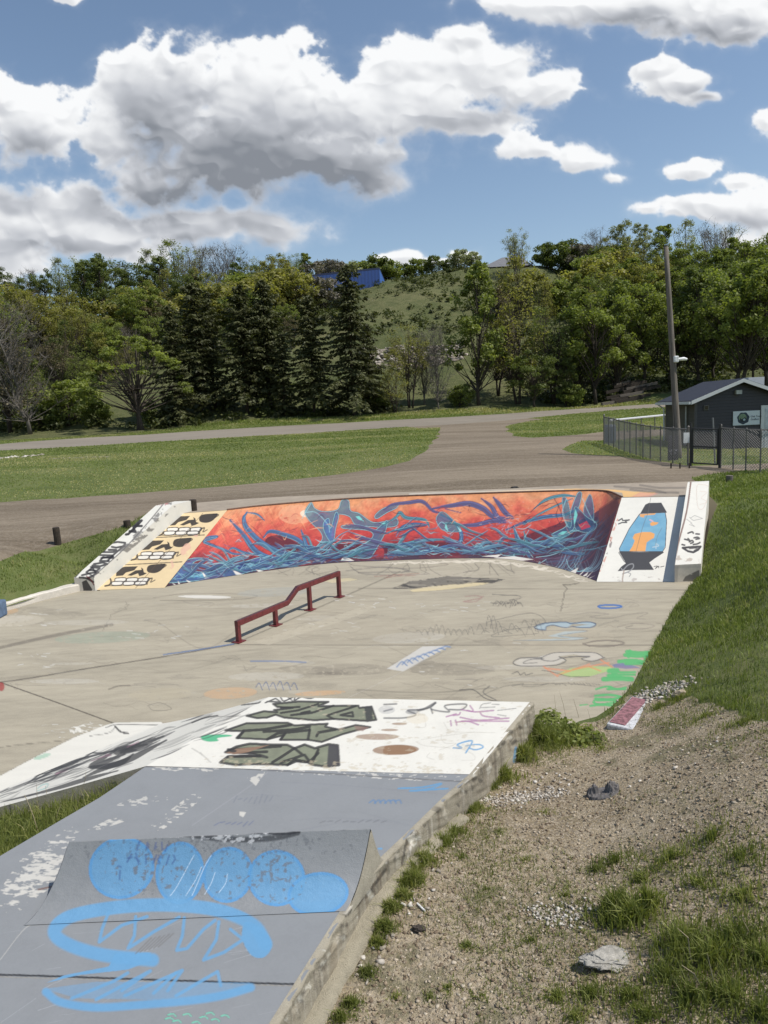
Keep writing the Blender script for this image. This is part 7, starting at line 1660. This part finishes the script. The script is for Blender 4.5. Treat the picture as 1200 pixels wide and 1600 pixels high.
# painted curb block, concrete chunk, rag, foreground bits
q0, q1 = P(985,1092,.16), P(950,1133,.14); dv = (q1-q0)[:2]; Lb = np.linalg.norm(dv); dv /= Lb; nv = np.array([-dv[1], dv[0]]); 
if nv[0] < 0: nv = -nv
bl_ = thing('parking_block', 'short concrete block with worn red top and pale side at the edge of the floor', 'concrete block', (*q0[:2], 0))
def BM(p): return np.array([q0[0]+dv[0]*p[0]+nv[0]*p[1], q0[1]+dv[1]*p[0]+nv[1]*p[1], p[2]])
m = MB(); m.box((-.1,-.02,-.1),(Lb,.26,.155), BM); o_ = m.build('block', simple('pale_block_paint', (.50,.50,.50), .8, .4, 30, bmp=.5), bl_); bevel(o_, .02)
m = MB(); m.box((-.06,.0,.156),(Lb-.04,.16,.162), BM); m.build('red_top', simple('worn_red_paint', (.22,.10,.11), .8, .7, 26), bl_)
def rock(u, v, s, label, mat, sq=.5, seed=1, name='rock', wy=.75):
    import bmesh
    b = bmesh.new(); bmesh.ops.create_icosphere(b, subdivisions=5, radius=1); r3 = np.random.default_rng(seed); g_ = G(u, v); V_ = np.array([x.co[:] for x in b.verts]); F_ = np.array([[x.index for x in f.verts] for f in b.faces]); b.free()
    n_ = fbm(V_[:, 0]*1.3+seed*5+V_[:, 2], V_[:, 1]*1.3+V_[:, 2]*2, 5); n2 = fbm(V_[:, 0]*6+seed, V_[:, 1]*6+V_[:, 2]*6, 4); V_ = V_*(0.45+.9*n_+.35*(n2-.5))[:, None]*np.array([1, wy, sq])*s
    return mk(name, V_+g_+[0,0,s*sq*.1], F_, mat, None, False, label=label, cat='rock')
M_chk = simple('pale_concrete_chunk', (.46,.43,.37), .95, .35, 30, bmp=1.0, bd=.01)
rock(968, 1497, .20, 'flat broken piece of pale concrete in the grass near the bottom right', M_chk, .10, 3, 'concrete_chunk', .42)
rock(1062, 1087, .085, 'rounded tan rock at the right end of the white gravel', simple('tan_rock', (.34,.28,.20), .95, .3, 20), .7, 5); rock(948, 1417, .030, 'small white stone left of the tall grass tuft', M_chk, .7, 7); rock(1058, 1480, .022, 'small white stone among the tall grass at the lower right', M_chk, .8, 9)
rock(655, 1452, .045, 'dark clod of earth on the gravelly dirt below the ramp wall', simple('dark_clod', (.05,.040,.032), .95, .5, 30), .6, 11, 'clod'); rock(805, 764, .13, 'small dark lump lying at the back edge of the bank deck', simple('dark_lump', (.05,.045,.04), .9), .6, 13, 'lump')
rock(150, 1234, .06, 'pale tan stone in the grass under the white side slope', simple('tan_stone', (.42,.33,.22), .95, .3, 20), .6, 15); 
# crumpled rag
g_ = G(942, 1240); n_ = 60; S_, T2_ = np.meshgrid(np.linspace(-1, 1, n_), np.linspace(-1, 1, n_), indexing='ij'); fz = fbm(S_*1.9+4, T2_*1.9+7, 4); rr_ = np.hypot(S_, T2_)
X_ = S_*.125*(1+.25*(fbm(T2_*2+9, S_*0, 2)-.5)); Y2 = T2_*.10*(1+.35*(fbm(S_*2+2, S_*0, 2)-.5)); Z_ = .012+.16*np.clip(fz-.42, 0, 1)*(1.2-np.clip(rr_, 0, 1.1))*3-.03*(rr_ > 1.0)
a_ = -.25; V_ = np.stack([X_*math.cos(a_)-Y2*math.sin(a_), X_*math.sin(a_)+Y2*math.cos(a_), Z_], -1).reshape(-1, 3); V_[:, 2] += ghz(V_[:, 0]+g_[0], V_[:, 1]+g_[1])-g_[2]
i_ = np.arange(n_*n_).reshape(n_, n_); F_ = np.stack([i_[:-1,:-1].ravel(), i_[1:,:-1].ravel(), i_[1:,1:].ravel(), i_[:-1,1:].ravel()], 1); mk('rag', V_+g_, F_, simple('faded_grey_cloth', (.13,.12,.115), .95, .5, 25), None, True, label='crumpled dark grey rag lying on the dirt right of the ramp', cat='rag')
# dry stalks
def stalks(lst, name, label):
    m = MB()
    for pts_, r_ in lst:
        b_ = G(*pts_[0]); Yb = b_[1]; pp = [b_-[0,0,.02]]+[PY(u, v, Yb+.01*i) for i, (u, v) in enumerate(pts_[1:], 1)]; m.tube(pp, [r_]*(len(pp)-1)+[r_*.5], 4)
    return m.build(name, simple('dry_stalk', (.33,.27,.17), .9), None, kind='stuff')
stalks([([(60,1300),(52,1275),(42,1250),(38,1242)], .003),([(85,1290),(90,1270),(96,1256)], .003),([(120,1265),(123,1250),(134,1215),(134,1206)], .0022),([(60,1270),(58,1245),(57,1225)], .002),([(75,1262),(73,1240),(71,1228)], .002),([(870,1125),(868,1105),(866,1085)], .002),([(885,1122),(880,1100),(874,1080)], .002),([(905,1120),(900,1105),(896,1092)], .0025),
        ([(930,1140),(922,1122),(918,1108)], .002),([(1085,1515),(1078,1490),(1075,1465),(1058,1450)], .003),([(1120,1550),(1112,1520),(1105,1490)], .003),([(1100,1548),(1085,1522),(1065,1508)], .0035),([(1150,1480),(1170,1455),(1160,1435)], .003)], 'dry_stalks', '')
m = MB(); a_, b_ = G(652,1414), G(664,1426); m.tube([a_+[0,0,.012], b_+[0,0,.012]], .006, 6); m.build('white_stick', simple('white_plastic', (.7,.7,.68), .5), None, label='small white stick lying beside the grass at the ramp wall', cat='stick')
g_ = G(140, 1243); m = MB(); m.tube([g_+[-.05,0,.05], g_+[.06,.03,.05]], .033, 14); m.build('drink_can', simple('crushed_metal', (.35,.38,.42), .3, .5, 40, .7), None, label='crushed silver and blue can in the grass under the white side slope', cat='can')
wd_ = G(25, 714); V_, F_, T_ = stones(np.array([gnd(wd_[0]+a, wd_[1]+b) for a, b in rng.uniform([-1.1,-.6],[1.1,.6],(60,2))]), rng.uniform(.04, .12, 60), rng, .5); o = mk('white_rubble', V_, F_, M_wht, kind='stuff'); set_tint(o.data, T_)
wl = G(125, 715); V_, F_, T_ = stones(np.array([gnd(wl[0]+a, wl[1]+b) for a, b in rng.uniform([-1.4,-.25],[1.4,.25],(120,2))]), rng.uniform(.02, .06, 120), rng, .4); o = mk('pale_rubble', V_, F_, M_rub, kind='stuff'); set_tint(o.data, T_)
